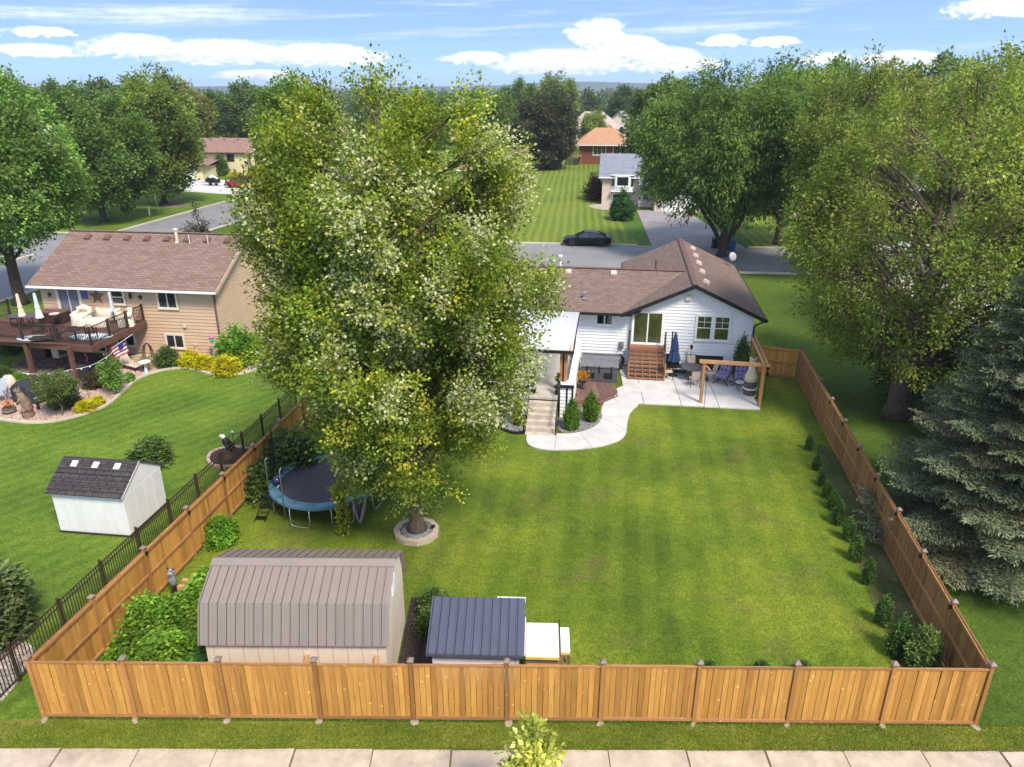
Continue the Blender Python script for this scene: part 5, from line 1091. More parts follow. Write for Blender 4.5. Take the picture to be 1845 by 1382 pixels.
for s_, z in ((-1, .45), (1, .5), (-1, .75), (1, .95)): MB().tube([(0, 0, z - .1), (s_ * .14, 0, z), (s_ * .24, 0, z + .12)], [.01, .04, .01], 6).build('leaf', M_flagblue, sf)
pb = thing('pink_spinner', 'bright pink spiral wind spinner hanging under the deck', 'ornament', at(160, 676)); T('spiral', M_pink, pb, [(.12 * math.sin(z * 6), .02, 1.3 - z) for z in [k * .1 for k in range(11)]], .035, 6); T('cord', M_black, pb, [(0, .02, 1.3), (0, .02, 2.0)], .01, 5)
for px, py, lb in ((112, 655, 'reddish wooden chair with pale cushion beneath the deck'),):
    q = thing('wooden_chair', lb, 'chair', at(px, py), R(160)); B('seat', M_redwood, q, (-.28, .28, -.28, .28, .4, .45)); B('cushion', M_sling, q, (-.24, .24, -.24, .2, .451, .53)); B('backrest', M_sling, q, (-.26, .26, .22, .3, .46, 1.0))
    for x in (-.25, .25):
        for y in (-.25, .25): B('leg', M_redwood, q, (x - .03, x + .03, y - .03, y + .03, 0, .4))
cb_ = thing('storage_cabinet', 'dark slatted cabinet standing under the left part of the deck', 'cabinet', at(72, 642), TR_); B('carcass', M_iron, cb_, (-.7, .7, -.3, .3, 0, .9)); 
for i in range(4): B('drawer_front', M_deckwood, cb_, (-.66, .66, -.33, -.301, .06 + i * .2, .22 + i * .2))
sk = thing('speaker_box', 'black covered box below the middle deck post', 'box', at(152, 682)); B('case', M_darkcover, sk, (-.35, .35, -.3, .3, .05, .85), bevel=.03); B('foot', M_black, sk, (-.3, .3, -.25, .25, 0, .05))
# ================================================================ street: cars, bins, signs
def car(label, name, loc, rz, paint, L=4.95, Wd=1.9, suv=False):
    c = thing(name, label, 'car', loc, rz)
    if suv: body = [(-.5, .55, .78, .80), (-.49, .35, .95, .92), (-.40, .28, 1.02, .97), (-.22, .26, 1.08, 1), (.0, .26, 1.08, 1), (.25, .26, 1.08, 1), (.42, .28, 1.06, .98), (.49, .4, .98, .93), (.5, .55, .8, .85)]; cab = [(-.28, 1.06, .82), (-.14, 1.62, .72), (.1, 1.70, .73), (.40, 1.66, .72), (.47, 1.06, .84)]
    else: body = [(-.5, .45, .58, .72), (-.485, .28, .68, .86), (-.40, .2, .80, .95), (-.22, .2, .90, .99), (.0, .2, .93, 1), (.25, .2, .95, 1), (.40, .22, .97, .97), (.485, .32, .92, .88), (.5, .5, .82, .8)]; cab = [(-.25, .88, .80), (-.06, 1.36, .66), (.06, 1.42, .65), (.22, 1.34, .64), (.40, .96, .72)]
    m = MB(); vs = []; fs = []; n = 10
    for x, z0, z1, w in body:
        hw = Wd / 2 * w; sec = [(-hw * .9, z0), (-hw, z0 + .12), (-hw, z0 + (z1 - z0) * .6), (-hw * .94, z1 - .05), (-hw * .8, z1), (hw * .8, z1), (hw * .94, z1 - .05), (hw, z0 + (z1 - z0) * .6), (hw, z0 + .12), (hw * .9, z0)]; vs += [(x * L, y, z) for y, z in sec]
    k = len(body)
    for i in range(k - 1):
        for j in range(n): fs.append((i * n + j, i * n + (j + 1) % n, (i + 1) * n + (j + 1) % n, (i + 1) * n + j))
    fs += [tuple(range(n)), tuple(range((k - 1) * n, k * n))]
    m.add(vs, fs).build('body', paint, c, smooth=False, bevel=.04)
    def cabin(sc, dz, mat, nm):
        m = MB(); vs = []; fs = []
        for x, z, w in cab: vs += [(x * L * sc, -Wd / 2 * w * (1 if z > 1.2 else 1.08), z + dz), (x * L * sc, Wd / 2 * w * (1 if z > 1.2 else 1.08), z + dz)]
        b_ = len(cab)
        for x, z, w in cab: vs += [(x * L * sc, -Wd / 2 * .93, cab[0][1] - .06), (x * L * sc, Wd / 2 * .93, cab[0][1] - .06)]
        for i in range(b_ - 1): fs += [(2 * i, 2 * i + 1, 2 * i + 3, 2 * i + 2), (2 * i, 2 * i + 2, 2 * (b_ + i) + 2, 2 * (b_ + i)), (2 * i + 1, 2 * (b_ + i) + 1, 2 * (b_ + i) + 3, 2 * i + 3)]
        return m.add(vs, fs).build(nm, mat, c, bevel=.03)
    cabin(1, -.005, M_glass, 'windows')
    m = MB(); top = [p for p in cab if p[1] > 1.2]
    for (xa, za, wa), (xb, zb, wb) in zip(top[:-1], top[1:]): m.slab([(xa * L, -Wd / 2 * wa - .01, za + .02), (xb * L, -Wd / 2 * wb - .01, zb + .02), (xb * L, Wd / 2 * wb + .01, zb + .02), (xa * L, Wd / 2 * wa + .01, za + .02)], .05)
    m.build('roof', paint if suv else M_carblk, c)
    for s_ in (-1, 1):
        for a, b in ((cab[0], cab[1]), (cab[-2], cab[-1])): MB().bar((a[0] * L, s_ * Wd / 2 * a[2] * (1.07 if a[1] < 1.2 else 1), a[1]), (b[0] * L, s_ * Wd / 2 * b[2] * (1.07 if b[1] < 1.2 else 1), b[1]), .07, .07).build('pillar', paint, c)
        xm = cab[2][0] * L; MB().bar((xm, s_ * Wd / 2 * .9, cab[0][1]), (xm, s_ * Wd / 2 * cab[2][2], cab[2][1]), .06, .06).build('pillar', paint, c)
        MB().tube([(cab[0][0] * L + .35, s_ * (Wd / 2 + .02), cab[0][1] + .08), (cab[0][0] * L + .35, s_ * (Wd / 2 + .18), cab[0][1] + .12)], [.05, .09], 8).build('mirror', paint, c)
        MB().box(-.485 * L, -.46 * L, min(s_ * .5, s_ * .8) * Wd / 1.9, max(s_ * .5, s_ * .8) * Wd / 1.9, .62 if not suv else .8, .70 if not suv else .92).build('headlight', M_galv, c); MB().box(.478 * L, .497 * L, min(s_ * .45, s_ * .82) * Wd / 1.9, max(s_ * .45, s_ * .82) * Wd / 1.9, .74 if not suv else .85, .82 if not suv else 1.02).build('tail_light', M_red, c)
    wr = .38 if suv else .35
    ty = MB().lathe([(wr * .62, -.11), (wr * .95, -.11), (wr, -.07), (wr, .07), (wr * .95, .11), (wr * .62, .11)], 18).mesh('wheel', M_tyre); rm = MB().lathe([(wr * .60, -.09), (wr * .62, .085), (wr * .2, .06), (wr * .12, .09)], 12).mesh('rim', M_galv if suv else M_slate)
    for x in (-.305, .30):
        for s_ in (-1, 1):
            w_ = inst(ty, 'wheel', c, (x * L, s_ * (Wd / 2 - .1), wr), (R(-90) * s_, 0, 0)); inst(rm, 'rim', w_, (0, 0, .02))
    return c
car('black low sedan parked along the far kerb of the street', 'black_sedan', (G(1057, 441).x, G(1057, 441).y - .1, .01), R(-5.5), M_carblk)
car('dark red sport utility vehicle parked on the concrete driveway', 'red_car', (G(434, 338).x, G(434, 338).y, .02), R(-22), M_red, 4.9, 1.95, True)
car('pale sedan parked behind the right hand trees, only glimpsed through the leaves', 'silver_sedan', (40.5, 72.5, .01), R(-6), plain('silver_paint', (.55, .56, .58), .25, var=.05, bmp=0, spec=.7))
def bin_(label, loc, mat, rz=0):
    b_ = thing('wheeled_bin', label, 'bin', loc, rz, 'wheeled rubbish bins'); MB().add([(-.24, -.26, .06), (.24, -.26, .06), (.24, .26, .06), (-.24, .26, .06), (-.3, -.34, .95), (.3, -.34, .95), (.3, .34, .95), (-.3, .34, .95)], [(0, 3, 2, 1), (0, 1, 5, 4), (1, 2, 6, 5), (2, 3, 7, 6), (3, 0, 4, 7), (4, 5, 6, 7)]).build('tub', mat, b_); MB().slab([(-.32, -.37, .97), (.32, -.37, .97), (.32, .38, 1.06), (-.32, .38, 1.06)], .05).build('lid', mat, b_)
    for s_ in (-1, 1): MB().tube([(s_ * .24, .28, .1), (s_ * .3, .28, .1)], .1, 10).build('wheel', M_tyre, b_)
    T('handle', mat, b_, [(-.25, .42, .95), (.25, .42, .95)], .02, 6)
bin_('black wheeled bin on the driveway beside the red vehicle', at(470, 346), M_black, R(20)); bin_('black wheeled bin at the foot of the drive by the big tree', at(1288, 447), M_black); bin_('blue wheeled bin behind the trunks of the big street tree', at(1318, 452), plain('blue_bin', (.02, .10, .22), .5)); bin_('small dark green bin beneath the right hand trees', at(1416, 408), M_green)
tl_ = thing('boat_trailer', 'small covered watercraft on a trailer beside the red vehicle', 'trailer', (G(383, 334).x, G(383, 334).y, 0), R(-20)); B('frame', M_galv, tl_, (-1.8, 1.5, -.5, .5, .42, .5)); T('tongue', M_galv, tl_, [(-3.0, 0, .4), (-1.7, 0, .45)], .05, 6)
MB().tube([(-1.4, 0, .75), (-.6, 0, .9), (.6, 0, .95), (1.5, 0, .7)], [.12, .48, .5, .3], 12).build('hull', M_black, tl_, smooth=True); MB().tube([(-.8, 0, 1.0), (.1, 0, 1.35), (1.2, 0, 1.05)], [.2, .38, .2], 10).build('deck', M_trim, tl_, smooth=True)
for s_ in (-1, 1): MB().tube([(.2, s_ * .6, .3), (.2, s_ * .75, .3)], .3, 14).build('wheel', M_tyre, tl_)
ss = thing('street_sign', 'green crossed street name blades on a post at the corner', 'sign', (-32.2, 87.0, 0)); T('pole', M_galv, ss, [(0, 0, 0), (0, 0, 3.0)], .04, 8); B('blade', M_teals, ss, (-.55, .55, -.015, .015, 2.75, 3.0)); B('blade', M_teals, ss, (-.015, .015, -.5, .5, 3.02, 3.25)); B('blade_lettering', M_trim, ss, (-.4, -.1, -.022, -.016, 2.83, 2.92), (.0, .35, -.022, -.016, 2.83, 2.92))
mp_ = thing('utility_marker', 'thin white marker post standing in the corner lawn', 'post', at(270, 388)); T('tube', M_trim, mp_, [(0, 0, 0), (0, 0, 1.1)], .1, 8); MB().lathe([(.11, 1.1), (.05, 1.18)], 8).build('cap', M_trim, mp_)
gp = thing('guy_pole', 'thin grey pole standing by the sandy patch', 'pole', at(287, 383)); T('pole', M_galv, gp, [(0, 0, 0), (-.35, 0, 3.4)], .04, 6); MB().lathe([(.06, 0), (.06, .1)], 8).build('foot', M_conc, gp)
# ================================================================ houses beyond the street
def far_house(name, label, loc, rz, W, D, E, Rg, wall, roof, hip=0.0, openings=(), oh=.5, trim=None):
    h = thing(name, label, 'house', loc, rz); trim = trim or M_trim
    B('wall', wall, h, (0, W, 0, D, -.1, E)); p = (Rg - E) / (D / 2); ze = E - oh * p
    if not hip:
        for x_ in (0, W): MB().add([(x_, 0, E), (x_, D, E), (x_, D / 2, Rg)], [(0, 1, 2)]).build('gable_wall', wall, h)
    a = [(-oh, -oh, ze), (W + oh, -oh, ze), (W + oh - hip, D / 2, Rg), (-oh + hip, D / 2, Rg)]
    MB().slab(a, .12).build('roof_slope', roof, h); MB().slab([(x, D - y, z) for x, y, z in a], .12).build('roof_slope', roof, h)
    if hip:
        MB().slab([(-oh, -oh, ze), (-oh, D + oh, ze), (-oh + hip, D / 2, Rg)], .12).build('roof_slope', roof, h); MB().slab([(W + oh, -oh, ze), (W + oh, D + oh, ze), (W + oh - hip, D / 2, Rg)], .12).build('roof_slope', roof, h)
    B('fascia', trim, h, (-oh, W + oh, -oh - .06, -oh - .005, ze - .2, ze - .02))
    for (x0, x1, z0, z1, n) in openings: window(h, x0, x1, z0, z1, y=.0, sashes=n, trim=trim)
    return h
gh = far_house('grey_roof_house', 'pale brick house with grey shingle roof and white bay window across the street', (12.4, 104.3, 0), R(-8), 13, 8.5, 4.1, 6.5, M_brickp, M_sh_grey, 0, [(1.5, 3.6, .5, 1.5, 2)])
by = MB().prism([(1.2, -.02), (1.75, -.65), (3.75, -.65), (4.3, -.02)], 1.95, 4.0); by.build('bay_wall', M_trim, gh)
B('bay_panel', M_vinyl, gh, (1.85, 3.65, -.68, -.655, 2.05, 2.5)); B('bay_base', M_trim, gh, (1.2, 4.3, -.72, -.0, 1.86, 1.94)); B('bay_top', M_trim, gh, (1.2, 4.3, -.72, -.0, 4.0, 4.06)); window(gh, 1.95, 3.55, 2.65, 3.85, y=-.66, sashes=1, name='bay_window')
for s_, xa, xb in ((1, 1.2, 1.75), (-1, 4.3, 3.75)): MB().add([(xa + .12 * s_, -.14, 2.6), (xb - .1 * s_, -.55, 2.6), (xb - .1 * s_, -.55, 3.85), (xa + .12 * s_, -.14, 3.85)], [(0, 1, 2, 3)]).build('bay_pane', M_glass, gh).location = (-.06 * s_, -.06, 0)
B('door', M_glass, gh, (5.6, 6.4, -.08, -.02, .9, 3.0)); B('door_frame', M_trim, gh, (5.45, 5.6, -.1, -.02, .8, 3.15), (6.4, 6.55, -.1, -.02, .8, 3.15), (5.6, 6.4, -.1, -.02, 3.0, 3.15)); B('porch', M_brickp, gh, (5.0, 7.0, -1.6, 0, 0, .75))
MB().slab([(4.8, -2.2, 3.0), (13, -2.2, 3.0), (13, 0, 3.9), (4.8, 0, 3.9)], .12).build('porch_roof', M_sh_grey, gh); B('garage_wall', M_brickp, gh, (7.0, 13, -5.0, -.01, 0, 2.9)); MB().slab([(6.6, -5.4, 2.85), (13.4, -5.4, 2.85), (13.4, -2.3, 3.9), (6.6, -2.3, 3.9)], .12).build('garage_roof', M_sh_grey, gh); B('garage_door', M_trim, gh, (7.8, 12.2, -5.06, -5.01, 0, 2.2)); B('chimney', M_vinyl, gh, (-.4, -.01, 4.2, 5.4, 2.0, 4.6))
oz = far_house('orange_roof_house', 'red brick house with orange hip roof beyond the striped lawn', (14.2, 163.5, 0), R(-6), 10.5, 12, 4.4, 7.1, M_brick, M_sh_or, 4.2, [(3.0, 5.6, 1.9, 3.9, 3), (7.2, 8.6, 1.9, 3.9, 1)], oh=.9)
oc = B('chimney', M_brickp, oz, (9.4, 10.3, 1.5, 2.5, 4.2, 7.6)); B('chimney_cap', M_conc, oc, (9.3, 10.4, 1.4, 2.6, 7.6, 7.75))
stt = thing('deck_stair', 'brown wooden deck stair climbing to the orange roof house', 'stairs', (11.0, 161.0, 0), R(-6)); MB().bar((-2.5, 0, .1), (1.2, 0, 1.9), .1, .35).build('stringer', M_redwood, stt); MB().bar((-2.5, 1.2, .1), (1.2, 1.2, 1.9), .1, .35).build('stringer', M_redwood, stt); B('landing', M_redwood, stt, (1.2, 3.6, -.3, 2.5, 1.75, 1.95))
for i in range(9): B('tread', M_redwood, stt, (-2.4 + i * .4, -2.05 + i * .4, 0, 1.2, .22 + i * .195, .28 + i * .195))
for i in range(6): B('post', M_redwood, stt, (-2.4 + i * .72, -2.3 + i * .72, -.1, .0, .2 + i * .32, 1.3 + i * .32))
MB().bar((-2.4, -.05, 1.3), (1.25, -.05, 2.95), .08, .12).build('handrail', M_redwood, stt); B('railing', M_redwood, stt, (1.25, 3.6, -.28, -.2, 2.8, 2.92)); 
for i in range(7): B('baluster', M_redwood, stt, (1.3 + i * .36, 1.4 + i * .36, -.27, -.21, 1.96, 2.8))
for x in (1.4, 3.4): B('leg', M_redwood, stt, (x - .1, x + .1, -.2, 0, 0, 1.75))
far_house('beige_roof_house', 'beige roofed house half hidden between far trees', (15, 215, 0), R(-10), 14, 11, 5.2, 9.0, M_brickp, plain('beige_roof', (.46, .36, .31), .9, var=.15, scale=1), 5.0, [(3, 5, 2, 4, 2)])
fg = far_house('gabled_house', 'small far house with pale gable and twin dark windows', (36.5, 232, 0), R(75), 14, 9.5, 5.0, 8.6, M_beige, plain('grey_brown_roof', (.30, .27, .26), .9), 0, []); 
window(fg, 3.3, 6.2, 2.0, 4.4, y=.0, sashes=2, fr=lambda x, y, z: (y - .02, 9.5 - x, z))
ch_ = far_house('cream_house', 'cream two storey house with red-brown roof behind the driveway', (-60.5, 143, 0), R(-4), 16.5, 10, 6.2, 9.2, M_cream, M_sh_red, 0, [(7.8, 9.0, 3.6, 5.4, 1)], trim=M_iron)
B('bay_front', M_cream, ch_, (12.6, 16.6, -1.2, -.01, 2.4, 6.1)); B('brick_base', M_brick, ch_, (12.65, 16.55, -1.18, -.01, -.1, 2.4)); MB().slab([(12.2, -1.7, 5.9), (17, -1.7, 5.9), (17, 1.6, 7.6), (12.2, 1.6, 7.6)], .12).build('bay_roof', M_sh_red, ch_)
MB().add([(12.6, -1.21, 6.1), (16.6, -1.21, 6.1), (16.6, 1.0, 8.4)], [(0, 1, 2)]).build('gablet', M_cream, ch_); window(ch_, 13.7, 14.9, 3.9, 5.6, y=-1.22, sashes=2, trim=M_iron); window(ch_, 14.0, 15.0, .7, 1.9, y=-1.2, sashes=2, trim=M_iron)
for x in (12.62, 13.5, 15.2, 16.5): B('timber_strip', M_iron, ch_, (x - .06, x + .06, -1.26, -1.205, 2.4, 6.0))
B('timber_band', M_iron, ch_, (12.6, 16.6, -1.25, -1.206, 2.35, 2.5)); 
for i in range(5): roofvent(ch_, (3.2 + i * 2.6, 4.3, 8.8), M_ventbr)
ch_.scale = (1, 1, .68)
B('garage_wall', M_cream, ch_, (-1, 6.5, -8, -.01, 0, 3.0)); B('garage_door', M_trim, ch_, (.2, 5.3, -8.06, -8.01, 0, 2.3)); MB().slab([(-1.5, -8.5, 2.9), (7, -8.5, 2.9), (7, 0, 4.6), (-1.5, 0, 4.6)], .12).build('garage_roof', M_sh_red, ch_)
far_house('right_brick_house', 'pale house mostly hidden behind the right hand trees', (34, 92, 0), R(-6), 15, 9, 4.2, 6.8, M_brickp, M_sh_grey, 0, [(2, 4, 1.6, 3.2, 2), (8, 10, 1.6, 3.2, 2)])
far_house('hidden_left_house', 'house shaded beneath the two large trees on the corner lot', (-78, 108, 0), R(-6), 14, 9, 3.4, 5.8, M_brickp, M_sh_red, 0, [(3, 5, 1.2, 2.6, 2)])
far_house('small_brick_house', 'brick house corner glimpsed right of the maple crown', (-8, 119, 0), R(-8), 9.5, 8, 3.6, 6, M_brickp, M_sh_red, 0, [(5, 6.6, 1.3, 2.7, 2)])
# ================================================================ vegetation
def unit(a): return a / np.maximum(np.linalg.norm(a, axis=1, keepdims=True), 1e-6)
def leaf_mesh(name, P, A, Nn, Ln, Wd, C, mat):
    """one folded four-cornered leaf per row: P stalk, A long axis, Nn leaf normal"""
    n = len(P); A = unit(A); S = unit(np.cross(A, Nn)); U = np.cross(S, A)
    Ln = Ln.reshape(-1, 1); Wd = Wd.reshape(-1, 1); V = np.empty((n, 4, 3), np.float32)
    V[:, 0] = P; V[:, 1] = P + A * Ln * .45 + S * Wd * .5 + U * Wd * .12; V[:, 2] = P + A * Ln - U * Ln * .10; V[:, 3] = P + A * Ln * .45 - S * Wd * .5 + U * Wd * .12
    me = bpy.data.meshes.new(name); me.vertices.add(n * 4); me.vertices.foreach_set('co', V.ravel())
    me.loops.add(n * 4); me.loops.foreach_set('vertex_index', np.arange(n * 4, dtype=np.int32))
    me.polygons.add(n); me.polygons.foreach_set('loop_start', np.arange(0, n * 4, 4, dtype=np.int32)); me.polygons.foreach_set('loop_total', np.full(n, 4, np.int32))
    C = np.clip(C * 1.42, 0, .8); at_ = me.attributes.new('Col', 'FLOAT_COLOR', 'POINT'); cc = np.ones((n, 4, 4), np.float32); cc[:, :, :3] = C[:, None, :]; at_.data.foreach_set('color', cc.ravel())
    me.update(calc_edges=True); me.materials.append(mat); return me
def interp(prof, z): return np.interp(z, [p[0] for p in prof], [p[1] for p in prof])
def palette(g, cols, n, jit=.18):
    c = np.array(cols)[g.integers(0, len(cols), n)]; return c * (1 + g.normal(0, jit, (n, 1))).clip(.45, 1.7)
def crown_data(g, prof, K, nclump, nleaf, ll, lw, cols, pale=None, palep=0.0, droop=0.0, spread=.36, lobe=.40, elong=1.5, stretch=(1, 1), squash=.85, fillin=.18, palebias=(0, 0, 0), updir=.45, rag=(.8, 1.06)):
    z0, z1 = prof[0][0], prof[-1][0]; zs = np.linspace(z0, z1, 60); w = interp(prof, zs) + .15; cdf = np.cumsum(w) / w.sum()
    zl = np.interp((np.arange(K) + g.uniform(.2, .8, K)) / K, cdf, zs); g.shuffle(zl) if False else None
    an = np.arange(K) * 2.39996 + g.uniform(-.4, .4, K); rr = interp(prof, zl)
    Lr = np.maximum(rr * lobe * g.uniform(.75, 1.25, K), spread * .5); rad = np.maximum(rr - Lr - spread * .5, rr * .15) * g.uniform(rag[0], rag[1], K); rad[g.uniform(size=K) < fillin] *= .35
    Lc = np.stack([np.cos(an) * rad * stretch[0], np.sin(an) * rad * stretch[1], zl], 1)
    pick = g.choice(K, nclump, p=Lr ** 2 / (Lr ** 2).sum())
    d = unit(g.normal(size=(nclump, 3))); out = Lc[pick].copy(); out[:, 2] = (Lc[pick][:, 2] - (z0 + z1) / 2) * .3; out = unit(out + 1e-4)
    d = unit(d + out * .75 + np.array([0, 0, .25])); f = g.uniform(.45, 1.0, (nclump, 1)) ** .6
    Cc = Lc[pick] + d * Lr[pick][:, None] * f * np.array([1, 1, squash])
    ax = unit(d * .6 + out * .5 + np.array([0, 0, updir - droop]) + g.normal(0, .25, (nclump, 3)))
    lobe_t = g.normal(0, .16, K)[pick]; ct = lobe_t + g.normal(0, .16, nclump)
    ccol = palette(g, cols, nclump, .10) * (1 + ct[:, None]).clip(.5, 1.6)
    if pale is not None:
        pb = unit(Cc - Cc.mean(0)) @ np.array(palebias); nb_ = max(3, int(nclump * palep / 14)); bc_ = Cc[g.integers(0, nclump, nb_)]; br_ = g.uniform(.35, .9, nb_) * spread * 2.0; dd = np.min(np.linalg.norm((Cc[:, None, :] - bc_[None]) * np.array([1.2, 1.2, .7]), axis=2) / br_[None], axis=1); pm = (dd < 1) & (g.uniform(size=nclump) < (.75 + pb * .5)); mixv = g.uniform(.5, 1.0, (nclump, 1)) * pm[:, None]
    else: mixv = np.zeros((nclump, 1)); pale = (0, 0, 0)
    idx = np.repeat(np.arange(nclump), nleaf); n = len(idx); sz = g.uniform(.65, 1.3, (nclump, 1))
    off = g.normal(0, 1, (n, 3)) * spread * .5 * sz[idx]; al = g.uniform(-.6, 1.0, (n, 1)) * spread * elong * sz[idx]
    P = Cc[idx] + off * (1 - .35 * np.abs(al) / (spread * elong)) + ax[idx] * al; P[:, 2] -= droop * np.abs(al[:, 0]) * .6
    A = unit(ax[idx] * .5 + unit(off) * .8 + g.normal(0, .35, (n, 3)) + np.array([0, 0, -.15 - droop])); Nn = unit(out[idx] * .35 + np.array([0, 0, .75]) + g.normal(0, .55, (n, 3)))
    C = ccol[idx] * (1 + g.normal(0, .16, (n, 1))).clip(.5, 1.6); lp = (g.uniform(size=(n, 1)) < mixv[idx] * .85)
    C = np.where(lp, np.array(pale) * (1 + g.normal(0, .14, (n, 1))), C)
    s_ = g.uniform(.7, 1.25, n); return P, A, Nn, ll * s_, lw * s_, C, Lc, Lr, Cc, pick
def limbs_mesh(g, trunk, r0, Lc, Cc, pick, twig=.33, bend=.25, mb=None, lim_r=.30, start=.15):
    m = mb or MB(); T_ = np.array(trunk); tz = T_[:, 2]
    def tp_at(z): return Vector((np.interp(z, tz, T_[:, 0]), np.interp(z, tz, T_[:, 1]), z))
    for i, c in enumerate(Lc):
        c = Vector(c); hd = math.hypot(c.x, c.y); zs_ = max(tz[0] + (tz[-1] - tz[0]) * start, min(tz[-1] * .96, c.z - hd * .75 - .3)); a = tp_at(zs_)
        d = (c - a).length; ra = max(.02, min(r0 * .55, .016 + d * lim_r * .07)); mid = a.lerp(c, .5) + Vector((g.normal(0, .08), g.normal(0, .08), d * bend * .3)); m.tube([a, a.lerp(mid, .55) + Vector((0, 0, -.02 * d)), mid, c], [ra, ra * .8, ra * .6, ra * .3], 5, cap=False)
        for k in np.where(pick == i)[0]:
            if g.uniform() < twig:
                e = Vector(Cc[k]); s_ = mid.lerp(c, g.uniform(.2, 1)); m.tube([s_, s_.lerp(e, .6) + Vector((0, 0, .05)), e], [ra * .28, ra * .2, .006], 3, cap=False)
    return m
def trunk_pts(g, H, lean=(0, 0), n=7, wob=.12): return [(lean[0] * (i / n) ** 1.3 + (g.normal(0, wob) if 0 < i else 0) * .6, lean[1] * (i / n) ** 1.3 + (g.normal(0, wob) if 0 < i else 0) * .6, H * i / n) for i in range(n + 1)]
def tree(name, label, loc, seed, prof, r0, K=30, nclump=500, nleaf=40, ll=.16, lw=.12, cols=((.08, .15, .02),), bark=None, group=None, cat='tree', lean=(0, 0), mat=None, twig=.33, start=.15, trunk_h=None, flare=1.6, **kw):
    g = np.random.default_rng(seed); t = thing(name, label, cat, loc, 0, group)
    P, A, Nn, L, W, C, Lc, Lr, Cc, pick = crown_data(g, prof, K, nclump, nleaf, ll, lw, cols, **kw)
    H = trunk_h or prof[-1][0] * .86; tr_ = trunk_pts(g, H, lean)
    if lean != (0, 0):
        for arr in (P, Lc, Cc): arr[:, 0] += lean[0] * .8; arr[:, 1] += lean[1] * .8
    k = len(tr_); rad = [r0 * flare] + [r0 * (1 - i / (k - 1)) ** .8 + .015 for i in range(1, k)]; tr_.insert(1, (tr_[0][0], tr_[0][1], min(.5, H * .08))); rad.insert(1, r0)
    MB().tube(tr_, rad, 10).build('trunk', bark or M_bark, t, smooth=True)
    limbs_mesh(g, tr_, r0, Lc, Cc, pick, twig, start=start).build('limbs', bark or M_bark, t, smooth=True)
    link(bpy.data.objects.new('crown', leaf_mesh('crown', P, A, Nn, L, W, C, mat or M_leaf)), t); return t
MAPLE = ((.115, .165, .02), (.15, .205, .024), (.20, .245, .03), (.095, .135, .02))
tree('maple_tree', 'tall silver maple with pale fluttering leaves in the stone ring', (-3.46, 22.95, 0), 11,
     [(1.4, .8), (2.2, 2.2), (3.6, 3.1), (5.2, 4.0), (7.4, 4.75), (9.8, 4.85), (11.9, 4.5), (13.3, 3.8), (14.3, 2.9), (14.9, 1.6)], .27, K=105, nclump=3900, nleaf=68, ll=.108, lw=.08, cols=MAPLE + ((.29, .29, .035),), pale=(.40, .40, .22), palep=.75, rag=(.66, 1.07), spread=.33, lobe=.225, elong=2.4, lean=(-.2, .2), twig=.45, palebias=(.5, -.3, .0), fillin=.22, updir=.6)
# street trees and neighbours, each its own thing
ASH = ((.13, .17, .03), (.16, .20, .036), (.105, .145, .027), (.20, .225, .045))
tree('ash_tree', 'huge open-crowned ash with thick leaning trunk right of the fence', (18.9, 33.2, 0), 21, [(2.7, 4.0), (4.8, 6.4), (8, 7.3), (11, 6.7), (13.5, 4.6), (15.4, 2.6), (16.2, 1.2)], .52, K=85, nclump=2000, nleaf=46, ll=.17, lw=.09, cols=ASH, spread=.50, lobe=.27, bark=M_bark, lean=(1.4, 1.0), twig=.5, fillin=.1, droop=.1)
tree('ash_tree', 'tall yellowish ash filling the right edge behind the spruce', (30.5, 42.0, 0), 22, [(4, 3.5), (7, 5.8), (11, 6.3), (14, 5), (16.5, 2.6), (17.6, 1)], .4, K=60, nclump=1050, nleaf=42, ll=.22, lw=.12, cols=((.15, .18, .035), (.18, .21, .04), (.12, .15, .03)), spread=.55, lobe=.28, twig=.5, droop=.1)
tree('ash_tree', 'slender ash between the huge ash and the white house roof, at the street', (27.0, 60.5, 0), 23, [(4, 3.0), (7, 5.0), (11, 5.6), (14, 4.6), (16.2, 2.4), (17.2, 1)], .33, K=50, nclump=850, nleaf=40, ll=.25, lw=.14, cols=ASH, spread=.6, lobe=.3, twig=.5)
tree('ash_tree', 'rounded light green ash far right behind the parked pale car', (47, 74, 0), 24, [(4, 4), (8, 7), (12, 7.2), (15.5, 5.2), (18.5, 2)], .4, K=45, nclump=800, nleaf=40, ll=.32, lw=.18, cols=ASH, spread=.75, lobe=.3, twig=.3)
tree('dark_shrub_tree', 'dark leafy young tree growing against the thick ash trunk', (20.3, 35.2, 0), 25, [(.6, 1.2), (2, 2.0), (3.5, 2.0), (4.8, .9)], .12, K=22, nclump=300, nleaf=40, ll=.2, lw=.13, cols=((.045, .09, .015), (.06, .11, .02)), spread=.4)
WIL = ((.075, .13, .028), (.095, .155, .032), (.12, .185, .036), (.06, .105, .025))
lt = tree('locust_tree', 'broad dark weeping-leaved tree with forked trunks at the street', (20.2, 70.6, 0), 31, [(4.6, 3.4), (6.2, 6.6), (9, 8.2), (11.5, 7.8), (14, 5.8), (16, 3.0), (16.8, 1.2)], .38, K=75, nclump=1500, nleaf=40, ll=.40, lw=.13, cols=WIL, spread=.62, lobe=.27, bark=M_bark2, droop=.55, elong=2.0, twig=.3, lean=(-.8, 0))
for pts_ in ([(.2, .1, 0), (.7, .1, 2.2), (1.2, .2, 4.5), (2.2, .3, 8)], [(.1, -.1, .4), (-.9, -.1, 2.4), (-2.2, 0, 4.2), (-3.6, .2, 6.5)], [(.3, .1, 1.2), (1.6, .2, 3.4), (2.0, .2, 5.5), (3.4, .3, 8)]): T('trunk', M_bark2, lt, pts_, [.26, .2, .15, .08], 8, smooth=True)
